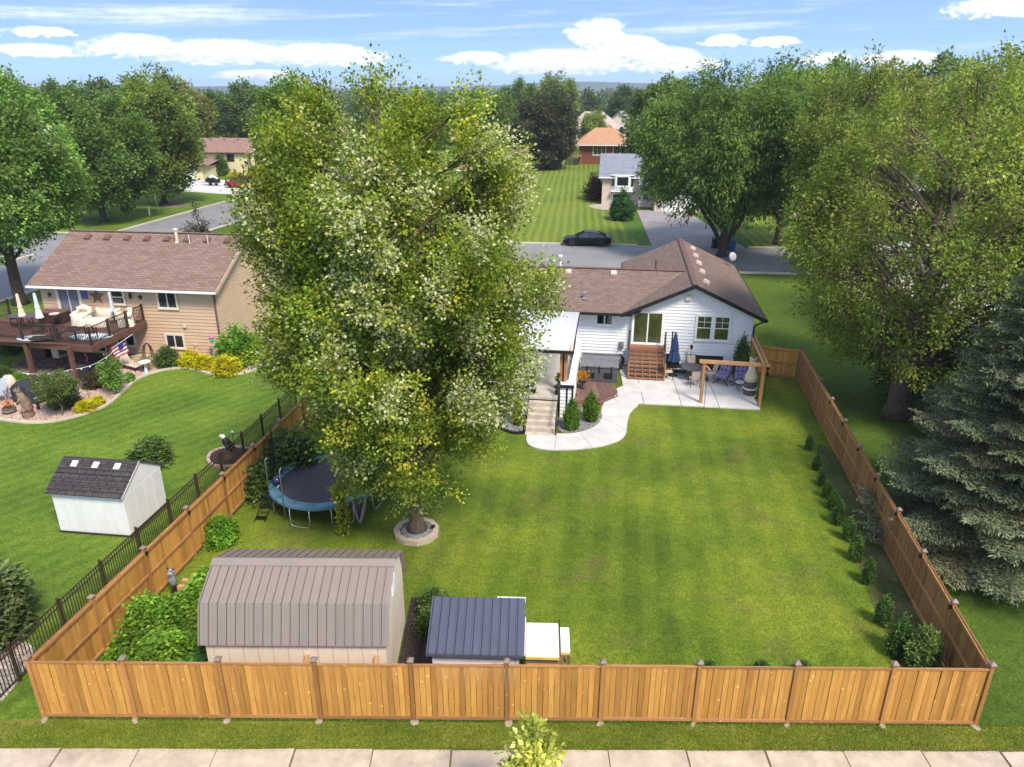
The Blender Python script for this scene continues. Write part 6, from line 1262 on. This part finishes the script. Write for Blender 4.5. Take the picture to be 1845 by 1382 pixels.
tree('locust_tree', 'second weeping-leaved tree right of the forked street tree', (27.5, 76.5, 0), 32, [(4, 4), (7, 7.5), (11, 8), (14, 6), (16.8, 3), (17.6, 1)], .35, K=50, nclump=900, nleaf=40, ll=.42, lw=.14, cols=((.09, .15, .03), (.11, .18, .035), (.07, .12, .025)), spread=.7, lobe=.3, bark=M_bark2, droop=.5, elong=2.0, twig=.2)
tree('street_maple', 'pale green maple by the street at the left edge, behind the deck', (-36.8, 53.6, 0), 41, [(4.2, 2.5), (6, 5.4), (9, 6.6), (12, 6.0), (14.5, 4.0), (16.3, 1.4)], .42, K=60, nclump=1300, nleaf=44, ll=.24, lw=.18, cols=((.10, .17, .035), (.13, .21, .045), (.16, .24, .06)), pale=(.42, .46, .33), palep=.18, spread=.5, lobe=.3, bark=M_bark2, twig=.2)
tree('linden_tree', 'round dark green tree on the corner lawn, left of its neighbour', (-49.5, 90.5, 0), 42, [(2.2, 4), (4.5, 6.8), (8, 7.6), (11, 6.4), (13.5, 3.6), (14.8, 1.2)], .4, K=45, nclump=1000, nleaf=40, ll=.34, lw=.26, cols=((.065, .115, .025), (.085, .14, .03), (.11, .165, .035)), spread=.7, lobe=.3, bark=M_bark2, twig=.1)
tree('linden_tree', 'tall olive green tree standing on the corner lawn by the driveway', (-48.5, 105, 0), 43, [(2.4, 3.6), (5, 5.8), (9, 6.3), (12.5, 5.0), (15, 3.0), (16.6, 1)], .42, K=45, nclump=1000, nleaf=40, ll=.36, lw=.26, cols=((.095, .14, .026), (.12, .165, .03), (.15, .185, .036)), spread=.7, lobe=.3, bark=M_bark2, twig=.1)
tree('maroon_maple', 'round dark maroon-green tree on the striped lawn', (6.6, 153.5, 0), 44, [(2.0, 4.5), (5, 6.6), (8.5, 6.8), (11.5, 5.0), (13.6, 2.2), (14.4, .8)], .35, K=45, nclump=900, nleaf=40, ll=.45, lw=.34, cols=((.055, .06, .028), (.085, .06, .04), (.05, .075, .03), (.07, .075, .035)), spread=.8, lobe=.3, bark=M_bark2, twig=.1)
tree('back_maple', 'broad green maple rising left of the big maple crown', (-26.5, 97, 0), 45, [(2.5, 3), (6, 5.0), (10, 5.4), (13, 4.4), (15.5, 2.2), (16.2, 1)], .35, K=45, nclump=1000, nleaf=40, ll=.34, lw=.26, cols=((.075, .135, .022), (.095, .165, .026), (.13, .19, .03)), pale=(.36, .38, .24), palep=.12, spread=.7, lobe=.3, twig=.1)
tree('plum_shrub', 'purple-leaved upright shrub behind the tan house ridge', (-24.2, 57.5, 0), 46, [(.6, .6), (2.5, 1.3), (4.5, 1.3), (5.4, .6), (6.6, .3)], .08, K=22, nclump=150, nleaf=40, ll=.15, lw=.1, cols=((.06, .045, .035), (.09, .065, .05)), spread=.35, cat='shrub', bark=M_bark2)
# middle distance trees, copied from a few kinds; each a thing
protos = []
for i, (cols_, pf) in enumerate(((((.08, .13, .032), (.10, .155, .036), (.125, .175, .042)), [(1.5, 4), (5, 6.5), (9, 6.8), (12, 5), (14.5, 2)]), (((.13, .175, .038), (.155, .2, .042), (.185, .215, .05)), [(1.5, 3.5), (5, 5.5), (9.5, 6), (13, 4.4), (16, 1.6)]), (((.06, .10, .03), (.08, .12, .036), (.065, .095, .036)), [(1.0, 3.5), (4, 6), (8, 6.2), (11, 4.4), (13.5, 1.6)]), (((.19, .20, .045), (.16, .18, .04), (.22, .205, .05)), [(1.5, 4), (5, 5.8), (9, 6), (12, 4.5), (14.5, 1.8)]))):
    g = np.random.default_rng(60 + i); P, A, Nn, L, W, C, Lc, Lr, Cc, pick = crown_data(g, pf, 40, 620, 34, .52, .40, cols_, spread=.85, lobe=.3)
    protos.append((leaf_mesh('crown', P, A, Nn, L, W, C, M_leaf), MB().tube([(0, 0, 0), (.1, 0, 3), (0, .1, 9)], [.4, .3, .1], 8).mesh('trunk', M_bark2)))
mid = [((120, 215), 175, 0, 1.05, 'dark rounded tree at the left end of the tree line under the low cloud'), ((210, 205), 150, 2, 1.15, 'dense dark tree above the corner lawn trees, left'), ((300, 190), 160, 1, 1.15, 'olive tree rising between the two corner lawn trees'), ((345, 190), 175, 3, 1.05, 'yellow-green tree behind the cream house roof, left'), ((400, 215), 185, 2, 1.0, 'dark tree standing behind the middle of the cream house roof'), ((455, 200), 190, 0, 1.05, 'green tree behind the right end of the cream house roof'), ((540, 200), 125, 0, .9, 'green tree hidden behind the left side of the maple crown'),
       ((935, 190), 230, 0, 1.1, 'tree directly above the maroon tree, left of the far gable'), ((1000, 190), 260, 1, 1.2, 'tall tree above the beige roofed house'), ((1070, 215), 195, 1, .62, 'small yellow-green tree in front of the beige roof'), ((1190, 215), 135, 0, 1.05, 'bright green tree right of the grey shingle roof'), ((1210, 210), 140, 1, 1.0, 'light green tree behind the grey shingle roof'), ((1125, 200), 250, 2, 1.1, 'dark tree beside the small far gabled house'), ((1400, 190), 105, 1, 1.1, 'light tree behind the two weeping-leaved trees'), ((1480, 185), 120, 0, 1.2, 'green tree behind the slender ash, against the sky'), ((1570, 185), 110, 3, 1.15, 'yellow-green tree behind the huge ash crown'), ((1660, 185), 125, 0, 1.25, 'tall tree peeking over the huge ash crown'), ((1750, 190), 110, 1, 1.2, 'light green tree at the upper right, behind the right-edge ash'), ((1830, 190), 120, 3, 1.2, 'yellowish tree cut by the right edge of the view'), ((20, 210), 120, 0, 1.15, 'tree behind the pale street maple at the left edge'), ((900, 230), 165, 0, .9, 'tree hidden behind the right side of the maple crown')]
for i, ((px, py), Yd, k, sc, lb) in enumerate(mid):
    t = thing('background_tree', lb, 'tree', ((px - 922.5) / FPX * (Yd * .9285 + 5.5), Yd, 0), rnd.uniform(0, 6), 'trees beyond the street'); s_ = (sc * rnd.uniform(.9, 1.1), sc * rnd.uniform(.9, 1.1), sc)
    inst(protos[k][0], 'crown', t, sc=s_); inst(protos[k][1], 'trunk', t, sc=s_)
# the far wood, one mass to the horizon
def far_wood():
    g = np.random.default_rng(77); parts = []
    cs = [((.05, .09, .028), (.06, .10, .03)), ((.085, .12, .034), (.10, .135, .036)), ((.045, .075, .03), (.055, .085, .03)), ((.12, .13, .045), (.13, .14, .045)), ((.12, .09, .06), (.11, .09, .055))]
    rows = [(200, 26), (245, 30), (300, 36), (370, 40), (470, 46), (620, 50), (850, 54), (1200, 56)]
    for Yd, n in rows:
        for i in range(n):
            u = (i + g.uniform(.1, .9)) / n; x = (u - .5) * 2 * Yd * .82; y = Yd * g.uniform(.94, 1.1)
            pxl = 922 + x / (y * .93 + 5) * 1330
            if Yd < 300 and 940 < pxl < 1130: continue
            if Yd < 240 and 330 < pxl < 480: continue
            h = g.uniform(9.5, 13.5) * (1 + .08 * (Yd < 300)); pf = [(0.5, 4), (h * .35, 6), (h * .65, 6), (h * .88, 3.6), (h, 1)]; far = Yd > 450
            k = g.integers(0, 4) if g.uniform() < .95 else 4; sz = .6 * (1 + Yd / 380.)
            d = crown_data(g, pf, 14, 90 if not far else 55, 14 if not far else 9, sz, sz * .8, cs[k], spread=1.1 + Yd / 900., lobe=.38)
            P = d[0] + np.array([x, y, 0]); parts.append((P, *d[1:6]))
    cat_ = [np.concatenate([p[i] for p in parts]) for i in range(6)]
    o = link(bpy.data.objects.new('far_wood', leaf_mesh('far_wood', *cat_, M_leaf))); tag(o, 'continuous far woodland filling the horizon beneath the clouds', 'woodland', None, 'stuff'); print('far wood leaves', len(cat_[0]))
far_wood()
# ---------------------------------------------------------------- spruce
def spruce(label, loc, H, R0, seed, zmin=.35, whorl=.36, seg=.10):
    g = np.random.default_rng(seed); t = thing('spruce_tree', label, 'tree', loc); MB().tube([(0, 0, 0), (0, 0, H * .5), (0, 0, H)], [.28, .16, .02], 10).build('trunk', M_bark2, t, smooth=True)
    Pl, Al, Nl, Ll, Wl, Cl = [], [], [], [], [], []; bm = MB(); z = zmin
    while z < H - .15:
        u = (z - zmin) / (H - zmin); Lb = R0 * (1 - u) ** .85 + .12; nb = 9 if u < .5 else 7; a0 = g.uniform(0, 6)
        for b in range(nb):
            a = a0 + 2 * math.pi * (b + g.uniform(-.3, .3)) / nb; L_ = Lb * g.uniform(.78, 1.12); d = np.array([math.cos(a), math.sin(a), 0]); s_ = np.array([-d[1], d[0], 0]); drop = g.uniform(.16, .34); zz = z + g.uniform(-.15, .15)
            m = max(5, int(L_ / seg)); v = np.linspace(.12, 1, m); cen = d * (v * L_)[:, None] + np.array([0, 0, 1]) * (zz - drop * L_ * v + .20 * L_ * v ** 2.4)[:, None]
            bm.tube([cen[0], cen[m // 2], cen[-1]], [.035 * (1 - u) + .01, .02, .006], 4, cap=False); tone = g.uniform(.75, 1.25); warm = g.uniform() < .22
            for j in range(m):
                vj = v[j]; wl = L_ * .30 * (1 - .72 * vj) * (.35 + min(1, vj * 2.2)) + .10
                for sd_ in (-1, 1, 0, 2):
                    if sd_ == 2: dirv = d * .5 + np.array([0, 0, -.75]) + s_ * g.normal(0, .3); wl2 = wl * .5
                    elif sd_ == 0: dirv = d + np.array([0, 0, .15]); wl2 = .14
                    else: dirv = d * .62 + s_ * sd_ + np.array([0, 0, -.22]); wl2 = wl
                    dirv = dirv / np.linalg.norm(dirv); k = max(2, int(wl2 / .085)); q = (np.arange(k) + g.uniform(0, 1, k)) / k
                    for rep in range(2):
                        P = cen[j] + dirv * (q * wl2)[:, None] + g.normal(0, .018, (k, 3)); Pl.append(P); side = np.cross(dirv, [0, 0, 1]); Al.append(dirv * .8 + g.normal(0, .42, (k, 3)) + np.array([0, 0, .12])); Nl.append(np.array([0, 0, 1]) + g.normal(0, .5, (k, 3)))
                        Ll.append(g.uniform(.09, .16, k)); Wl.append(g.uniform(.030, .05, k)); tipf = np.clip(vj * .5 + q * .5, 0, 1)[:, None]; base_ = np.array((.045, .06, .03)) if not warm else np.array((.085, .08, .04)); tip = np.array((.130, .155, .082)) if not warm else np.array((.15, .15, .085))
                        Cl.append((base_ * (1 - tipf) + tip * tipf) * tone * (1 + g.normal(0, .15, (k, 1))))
        z += whorl * (1 - .45 * u)
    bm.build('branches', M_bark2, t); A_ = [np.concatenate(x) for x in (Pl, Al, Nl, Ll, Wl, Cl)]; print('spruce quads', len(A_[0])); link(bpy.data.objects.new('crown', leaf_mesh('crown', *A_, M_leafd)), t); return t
spruce('large blue-grey spruce pressing against the right fence', (17.5, 22.1, 0), 12.6, 4.7, 5, whorl=.34)
spruce('taller brownish spruce at the right edge behind the large blue-grey one', (22.3, 29.0, 0), 11.5, 3.9, 6, zmin=.6, whorl=.5, seg=.14)
# ---------------------------------------------------------------- shrubs
def shrub_mesh(seed, prof, K, nc, nl, ll, lw, cols, mat=None, **kw):
    g = np.random.default_rng(seed); d = crown_data(g, prof, K, nc, nl, ll, lw, cols, **kw); return leaf_mesh('foliage', *d[:6], mat or M_leaf)
stemm = MB().tube([(0, 0, 0), (0, 0, .5)], [.04, .02], 6).mesh('stem', M_bark2)
def shrub(name, label, loc, me, sc=1.0, cat='shrub', group=None, rz=None, stem=True):
    t = thing(name, label, cat, loc, rnd.uniform(0, 6) if rz is None else rz, group); s_ = sc if isinstance(sc, tuple) else (sc, sc, sc); inst(me, 'foliage', t, sc=s_)
    if stem: inst(stemm, 'stem', t, sc=s_)
    return t
ARB = ((.035, .075, .016), (.05, .10, .02), (.065, .12, .022))
arb = [shrub_mesh(100 + i, [(.03, .22), (.25, .31), (.6, .26), (.85, .15), (1.0, .03)], 34, 330, 16, .075, .04, ARB, M_leafd, spread=.085, lobe=.42, updir=1.0, squash=1.2, elong=1.8) for i in range(3)]
arbL = [shrub_mesh(110 + i, [(.03, .20), (.25, .28), (.6, .23), (.85, .13), (1.0, .03)], 60, 900, 18, .045, .022, ((.065, .12, .014), (.08, .15, .016), (.05, .10, .014)), M_leafd, spread=.05, lobe=.30, updir=1.2, squash=1.2, elong=1.8) for i in range(2)]
rowp = [(1457, 810, .85), (1470, 846, .8), (1478, 874, .8), (1488, 896, .85), (1499, 916, .9), (1508, 944, 1.1), (1527, 972, 1.05), (1540, 1008, 1.1), (1561, 1050, 1.05), (1588, 1124, 1.15)]
ordn = ['first', 'second', 'third', 'fourth', 'fifth', 'sixth', 'seventh', 'eighth', 'ninth', 'tenth']
for i, (px, py, h) in enumerate(rowp): shrub('arborvitae', '%s small evergreen of the row along the right fence, counted from the patio' % ordn[i], at(px, py), arb[i % 3], (h * .62, h * .62, h * .82), 'evergreen shrub', 'small evergreens in a row along the right fence', stem=True)
shrub('arborvitae', 'dark pointed evergreen left of the bushy one in the front right corner', at(1616, 1178), arb[1], (.95, .95, 1.15), 'evergreen shrub'); shrub('arborvitae', 'bushiest pale evergreen in the front right fence corner', at(1656, 1200), shrub_mesh(120, [(.03, .3), (.3, .42), (.7, .36), (1.0, .1)], 40, 420, 20, .10, .05, ((.11, .16, .04), (.15, .21, .06), (.18, .24, .08)), M_leaf, spread=.12, lobe=.4, updir=1.0), (.95, .95, 1.15), 'evergreen shrub')
for px, lb in ((1275, 'leftmost tiny shrub tip showing over the front fence'), (1368, 'tiny shrub tip over the front fence, middle of three'), (1440, 'rightmost tiny shrub tip over the front fence, nearest the evergreens')): shrub('fence_shrub', lb, (G(px, 1215).x, 15.75, 0), arb[2], (.8, .8, .55), 'evergreen shrub', 'tiny shrubs behind the front fence')
shrub('arborvitae', 'bright green egg-shaped evergreen right beside the concrete steps', at(1029, 772, .04), arbL[0], (1.45, 1.45, 1.5), 'evergreen shrub'); shrub('arborvitae', 'bright green egg-shaped evergreen next to the platform, right of its twin', at(1064, 757, .04), arbL[1], (1.4, 1.4, 1.45), 'evergreen shrub'); shrub('arborvitae', 'narrow upright evergreen against the terrace wall left of the steps', at(932, 766, .04), arbL[0], (.75, .75, 1.6), 'evergreen shrub'); shrub('young_spruce', 'slim dark evergreen growing at the house corner behind the fireplace', hloc(-.55, -1.0), arb[0], (1.3, 1.3, 2.3), 'evergreen shrub')
for x, lb in ((-1.28, 'left spiral topiary at the top of the concrete steps'), (-.12, 'right spiral topiary at the top of the concrete steps')):
    p = tr.matrix_basis @ Vector((x, -.25, TZ)); t = thing('spiral_topiary', lb, 'topiary', p, 0, 'spiral topiaries at the stair top'); MB().lathe([(.1, 0), (.13, .18), (.12, .2)], 10).build('pot', M_black, t)
    g = np.random.default_rng(int(abs(x) * 100)); n = 900; u = g.uniform(0, 1, n); an = u * 14; r_ = .09 * (1 - u * .5); P = np.stack([np.cos(an) * r_, np.sin(an) * r_, .22 + u * .85], 1) + g.normal(0, .035, (n, 3)); link(bpy.data.objects.new('foliage', leaf_mesh('foliage', P, g.normal(size=(n, 3)), g.normal(size=(n, 3)), np.full(n, .06), np.full(n, .035), palette(g, ((.02, .05, .015), (.03, .065, .02)), n), M_leafd)), t); T('stem', M_bark2, t, [(0, 0, .15), (0, 0, 1.0)], .015, 5)
DOME = [(.03, .42), (.3, .5), (.6, .42), (.85, .25), (1, .08)]
sh_y = shrub_mesh(130, DOME, 30, 320, 22, .075, .05, ((.42, .36, .012), (.50, .42, .015), (.34, .33, .015)), spread=.11, lobe=.36)
sh_g = shrub_mesh(131, DOME, 30, 300, 22, .09, .055, ((.09, .19, .02), (.12, .24, .025), (.15, .27, .03)), spread=.13, lobe=.36); sh_d = shrub_mesh(132, DOME, 30, 320, 22, .085, .05, ((.06, .11, .025), (.09, .14, .035), (.12, .16, .05)), spread=.12, lobe=.36); sh_ol = shrub_mesh(133, DOME, 30, 300, 22, .08, .04, ((.10, .12, .035), (.12, .14, .04), (.15, .15, .05)), spread=.12, lobe=.36); sh_m = shrub_mesh(134, DOME, 26, 240, 20, .08, .05, ((.07, .045, .025), (.05, .07, .02), (.09, .05, .03)), spread=.13, lobe=.36)
for px, py, me, sc, lb in ((345, 659, sh_y, (1.3, 1.3, .85), 'bright yellow shrub below the lower right window, leftmost of three'), (371, 663, sh_y, (1.2, 1.2, .75), 'bright yellow shrub between the other two, near the house corner'), (410, 673, sh_y, (1.5, 1.5, 1.0), 'largest bright yellow shrub out at the lawn edge'), (433, 655, sh_g, (2.2, 2.2, 2.0), 'large bright green bush at the right corner of the tan house'), (303, 660, sh_d, (1.25, 1.25, 1.1), 'dark green shrub under the tan wall beside the trellis'), (155, 741, sh_y, (.95, .9, .55), 'low yellow-green mound in front of the gazing globe'), (176, 730, sh_y, (.75, .75, .45), 'smaller yellow-green mound right of its larger neighbour'), (118, 732, sh_ol, (1.8, 1.2, .8), 'loose olive shrub beneath the small round-headed tree'), (235, 688, sh_g, (.55, .55, .5), 'single small green clump on the open pink rock'), (172, 697, sh_m, (1.4, 1.2, .8), 'reddish-green shrub left of the half barrel planter'), (36, 690, sh_g, (1.1, .9, .5), 'lime green hosta clump by the boulder'), (5, 683, sh_d, (1.0, 1.0, .7), 'dark rounded shrub at the left edge by the patio'), (276, 834, sh_d, (1.7, 1.7, 1.0), 'round dark shrub behind the white resin shed'), (402, 975, sh_g, (1.15, 1.15, .9), 'green bush at the inner foot of the left fence'), (20, 635, sh_d, (1.3, 1.3, .9), 'dark shrub left of the deck posts'), (1120, 395, sh_g, (.1, .1, .1), None), (400, 316, sh_d, (2.6, 2.6, 3.4), 'tall oval dark evergreen against the cream house wall'), (424, 322, sh_y, (2.4, 2.4, 1.2), 'round yellow shrub beside the cream house corner'), (458, 318, sh_y, (2.5, 2.5, 1.3), 'orange-yellow flower clump in front of the brick base'), (1073, 360, sh_m, (3.6, 3.6, 3.2), 'dark purple-brown bush at the left corner of the grey roof house'), (1074, 285, sh_g, (4, 4, 2.4), 'light bush beside the orange roof house stair'), (780, 1105, sh_d, (.9, .9, .8), 'small leafy plant in the mulch behind the coop, left'), (776, 1140, sh_d, (.8, .8, .75), 'small leafy plant in the mulch nearer the front fence')):
    if lb: shrub('garden_shrub', lb, at(px, py), me, sc)
shrub('lilac_bush', 'leafy green bush behind the trampoline by the left fence', (-9.0, 27.2, 0), sh_d, (2.3, 2.3, 1.9)); shrub('lilac_bush', 'lower leafy bush between trampoline and left fence', (-9.75, 25.6, 0), sh_d, (1.6, 2.0, 1.3))
big = shrub_mesh(140, [(.05, .9), (.8, 1.25), (1.6, 1.1), (2.1, .5)], 46, 900, 26, .14, .085, ((.055, .09, .022), (.08, .12, .035), (.12, .16, .06), (.16, .19, .08)), spread=.2, lobe=.32)
shrub('viburnum_bush', 'big rounded pale-tipped bush behind the black metal fence at the left edge', (-15.6, 17.3, 0), big, (1.25, 1.2, 1.0)); shrub('viburnum_bush', 'dark bush at the very left edge by the buff rock strip', (-16.2, 14.9, 0), big, (.8, .8, .7))
shrub('conical_evergreen', 'large rounded cone evergreen in front of the grey roof house', at(1120, 396), shrub_mesh(141, [(.1, 1.2), (.8, 1.55), (1.8, 1.2), (2.9, .6), (3.5, .1)], 50, 700, 24, .2, .11, ((.025, .07, .02), (.035, .09, .025), (.05, .11, .03)), M_leafd, spread=.26, lobe=.32, updir=.8), 1.0, 'evergreen shrub')
tree('standard_tree', 'small lollipop tree with round olive head on a thin stem by the grill', at(113, 748), 150, [(1.15, .75), (1.4, 1.05), (1.75, .95), (2.05, .45)], .045, K=34, nclump=420, nleaf=26, ll=.085, lw=.045, cols=((.075, .11, .03), (.10, .135, .04), (.14, .16, .055)), spread=.14, lobe=.34, trunk_h=1.6, flare=1.1)
tree('young_street_tree', 'young pale yellow-green tree top poking up over the sidewalk', (.40, 10.55, -.5), 151, [(2.6, .25), (3.1, .5), (3.7, .5), (4.2, .3), (4.5, .1)], .035, K=26, nclump=120, nleaf=16, ll=.13, lw=.085, cols=((.40, .39, .07), (.48, .46, .13), (.30, .33, .06)), pale=(.56, .54, .28), palep=.6, spread=.14, lobe=.4, updir=.9, trunk_h=4.2)
tree('patio_plant', 'tall leafy plant growing out of the half barrel by the deck', at(206, 700, .3), 152, [(.1, .3), (.5, .6), (1.1, .45), (1.7, .2)], .02, K=18, nclump=110, nleaf=18, ll=.13, lw=.08, cols=((.10, .19, .03), (.14, .25, .05), (.18, .28, .06)), spread=.2, cat='plant')
def flowers(label, loc, cols, r, h, n, seed):
    g = np.random.default_rng(seed); t = thing('flower_clump', label, 'flowers', loc); P = g.normal(0, r * .5, (n, 3)); P[:, 2] = g.uniform(0, h, n); A = g.normal(size=(n, 3)); A[:, 2] += .8
    link(bpy.data.objects.new('blossoms', leaf_mesh('blossoms', P, A, g.normal(size=(n, 3)), np.full(n, .09), np.full(n, .06), palette(g, cols, n), M_leaf)), t)
flowers('red and yellow foliage flowers in the urn by the hot tub', tuple(Vector(at(1049, 700, .28)) + Vector((0, 0, .5))), ((.5, .09, .02), (.55, .32, .03), (.12, .16, .02), (.4, .2, .03)), .34, .45, 420, 1)
flowers('orange blossoms in the grey half barrel', tuple(Vector(at(18, 744)) + Vector((0, 0, .28))), ((.7, .2, .02), (.6, .1, .03), (.1, .15, .03)), .22, .3, 120, 2); flowers('yellow and dark red flowers under the arched twig trellis', at(262, 662), ((.55, .4, .04), (.12, .04, .05), (.1, .14, .03)), .6, .6, 500, 3); flowers('mixed green leaves and white blooms beside the beige chaise', at(225, 690), ((.1, .17, .04), (.5, .5, .45), (.14, .2, .05)), .35, .5, 220, 4)
# vine on the post
g = np.random.default_rng(5); n = 1500; z = g.uniform(.12, 2.1, n); P = np.stack([g.normal(0, .10 + .07 * (z > 1.6), n), g.normal(0, .10 + .07 * (z > 1.6), n), z], 1); o = link(bpy.data.objects.new('vine', leaf_mesh('vine', P, g.normal(size=(n, 3)) + np.array([0, 0, -.5]), g.normal(size=(n, 3)), np.full(n, .11), np.full(n, .08), palette(g, ((.24, .26, .03), (.3, .28, .04), (.14, .2, .03)), n), M_leaf)), vp)
# ---------------------------------------------------------------- vegetable garden
def veg(name, label, cat, x0, x1, y0, y1, h, n, ll, lw, cols, seed, hmap):
    g = np.random.default_rng(seed); x = g.uniform(x0, x1, n); y = g.uniform(y0, y1, n); x += (y - y0) * .12
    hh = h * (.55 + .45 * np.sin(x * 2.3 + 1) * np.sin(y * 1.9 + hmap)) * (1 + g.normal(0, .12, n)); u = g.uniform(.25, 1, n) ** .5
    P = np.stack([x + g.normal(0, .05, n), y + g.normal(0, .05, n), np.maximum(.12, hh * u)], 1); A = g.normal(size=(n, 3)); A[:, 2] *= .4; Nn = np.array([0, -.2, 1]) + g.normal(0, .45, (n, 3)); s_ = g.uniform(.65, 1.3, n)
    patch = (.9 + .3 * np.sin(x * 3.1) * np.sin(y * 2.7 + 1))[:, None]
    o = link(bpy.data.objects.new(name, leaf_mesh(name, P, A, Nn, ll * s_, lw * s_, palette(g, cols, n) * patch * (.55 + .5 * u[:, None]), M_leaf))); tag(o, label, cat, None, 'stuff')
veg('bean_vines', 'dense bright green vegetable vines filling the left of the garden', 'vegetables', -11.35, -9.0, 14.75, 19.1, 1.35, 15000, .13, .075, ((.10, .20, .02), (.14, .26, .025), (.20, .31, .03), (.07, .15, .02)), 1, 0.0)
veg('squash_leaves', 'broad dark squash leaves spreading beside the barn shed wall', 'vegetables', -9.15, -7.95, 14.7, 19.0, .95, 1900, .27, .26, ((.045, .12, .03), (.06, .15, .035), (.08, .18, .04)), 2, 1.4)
# ---------------------------------------------------------------- grass blades where the turf meets fence, walk and path
def blades(name, label, pts, h, seed, cols):
    g = np.random.default_rng(seed); P = np.array(pts); n = len(P); A = g.normal(0, .45, (n, 3)); A[:, 2] = 1; C = palette(g, cols, n); L = h * g.uniform(.5, 1.4, n)
    o = link(bpy.data.objects.new(name, leaf_mesh(name, P, A, np.cross(A, g.normal(size=(n, 3))), L, np.full(n, .012), C, M_leaf))); tag(o, label, 'grass', None, 'stuff')
g = np.random.default_rng(9); V_ = []
nv = 42000; x = g.uniform(-15, 15, nv); y = 13.3 + g.uniform(0, .9, nv); V_.append(np.stack([x, y - .006 * x * 0, np.zeros(nv)], 1))
nv = 6000; x = g.uniform(-15, 15, nv); V_.append(np.stack([x, 13.40 - .004 * x + g.normal(0, .035, nv), np.full(nv, .0)], 1))
nv = 7000; x = g.uniform(-12, 11.7, nv); V_.append(np.stack([x, 14.30 - .0103 * x + g.normal(0, .05, nv), np.zeros(nv)], 1))
blades('verge_grass', 'short green grass of the strip between fence and sidewalk', np.concatenate(V_), .055, 3, ((.16, .22, .026), (.20, .255, .034), (.27, .27, .05), (.12, .17, .022)))
V_ = []
for a, b, k in ((FL, BL_, 5000), (FR_, BR_, 5000)):
    u = g.uniform(0, 1, k)[:, None]; q = np.array(a)[None, :] * (1 - u) + np.array(b)[None, :] * u; q[:, 0] += g.normal(0, .14, k); V_.append(q)
nv = 60000; yy = 15.0 + 16 * g.uniform(0, 1, nv) ** 1.6; xx = g.uniform(-1, 1, nv) * 12 + (yy - 14.3) * .15; ok = ~((xx < -1.6) & (yy < 19.5)) & ~((xx < 1.7) & (xx > -2.4) & (yy < 16.6)); V_.append(np.stack([xx, yy, np.zeros(nv)], 1)[ok])
blades('yard_grass', 'longer grass tufts scattered through the fenced lawn', np.concatenate(V_), .05, 4, ((.11, .17, .018), (.14, .205, .022), (.19, .23, .03), (.085, .135, .015)))
# ---------------------------------------------------------------- haze over the far woods
hz = MB().box(-4800, 4800, -190, 5600, -3.2, 62).build('haze', bpy.data.materials.new('haze_air')); hz['kind'] = 'stuff'; hz['label'] = 'thin bluish summer haze in the air'; hz['category'] = 'haze'
hm_ = hz.data.materials[0]; hm_.use_nodes = True; nt = hm_.node_tree; nt.nodes.clear(); vo = nt.nodes.new('ShaderNodeVolumePrincipled'); vo.inputs['Color'].default_value = (.80, .88, 1, 1); vo.inputs['Density'].default_value = .00022; vo.inputs['Anisotropy'].default_value = .2
ou = nt.nodes.new('ShaderNodeOutputMaterial'); nt.links.new(vo.outputs[0], ou.inputs['Volume'])
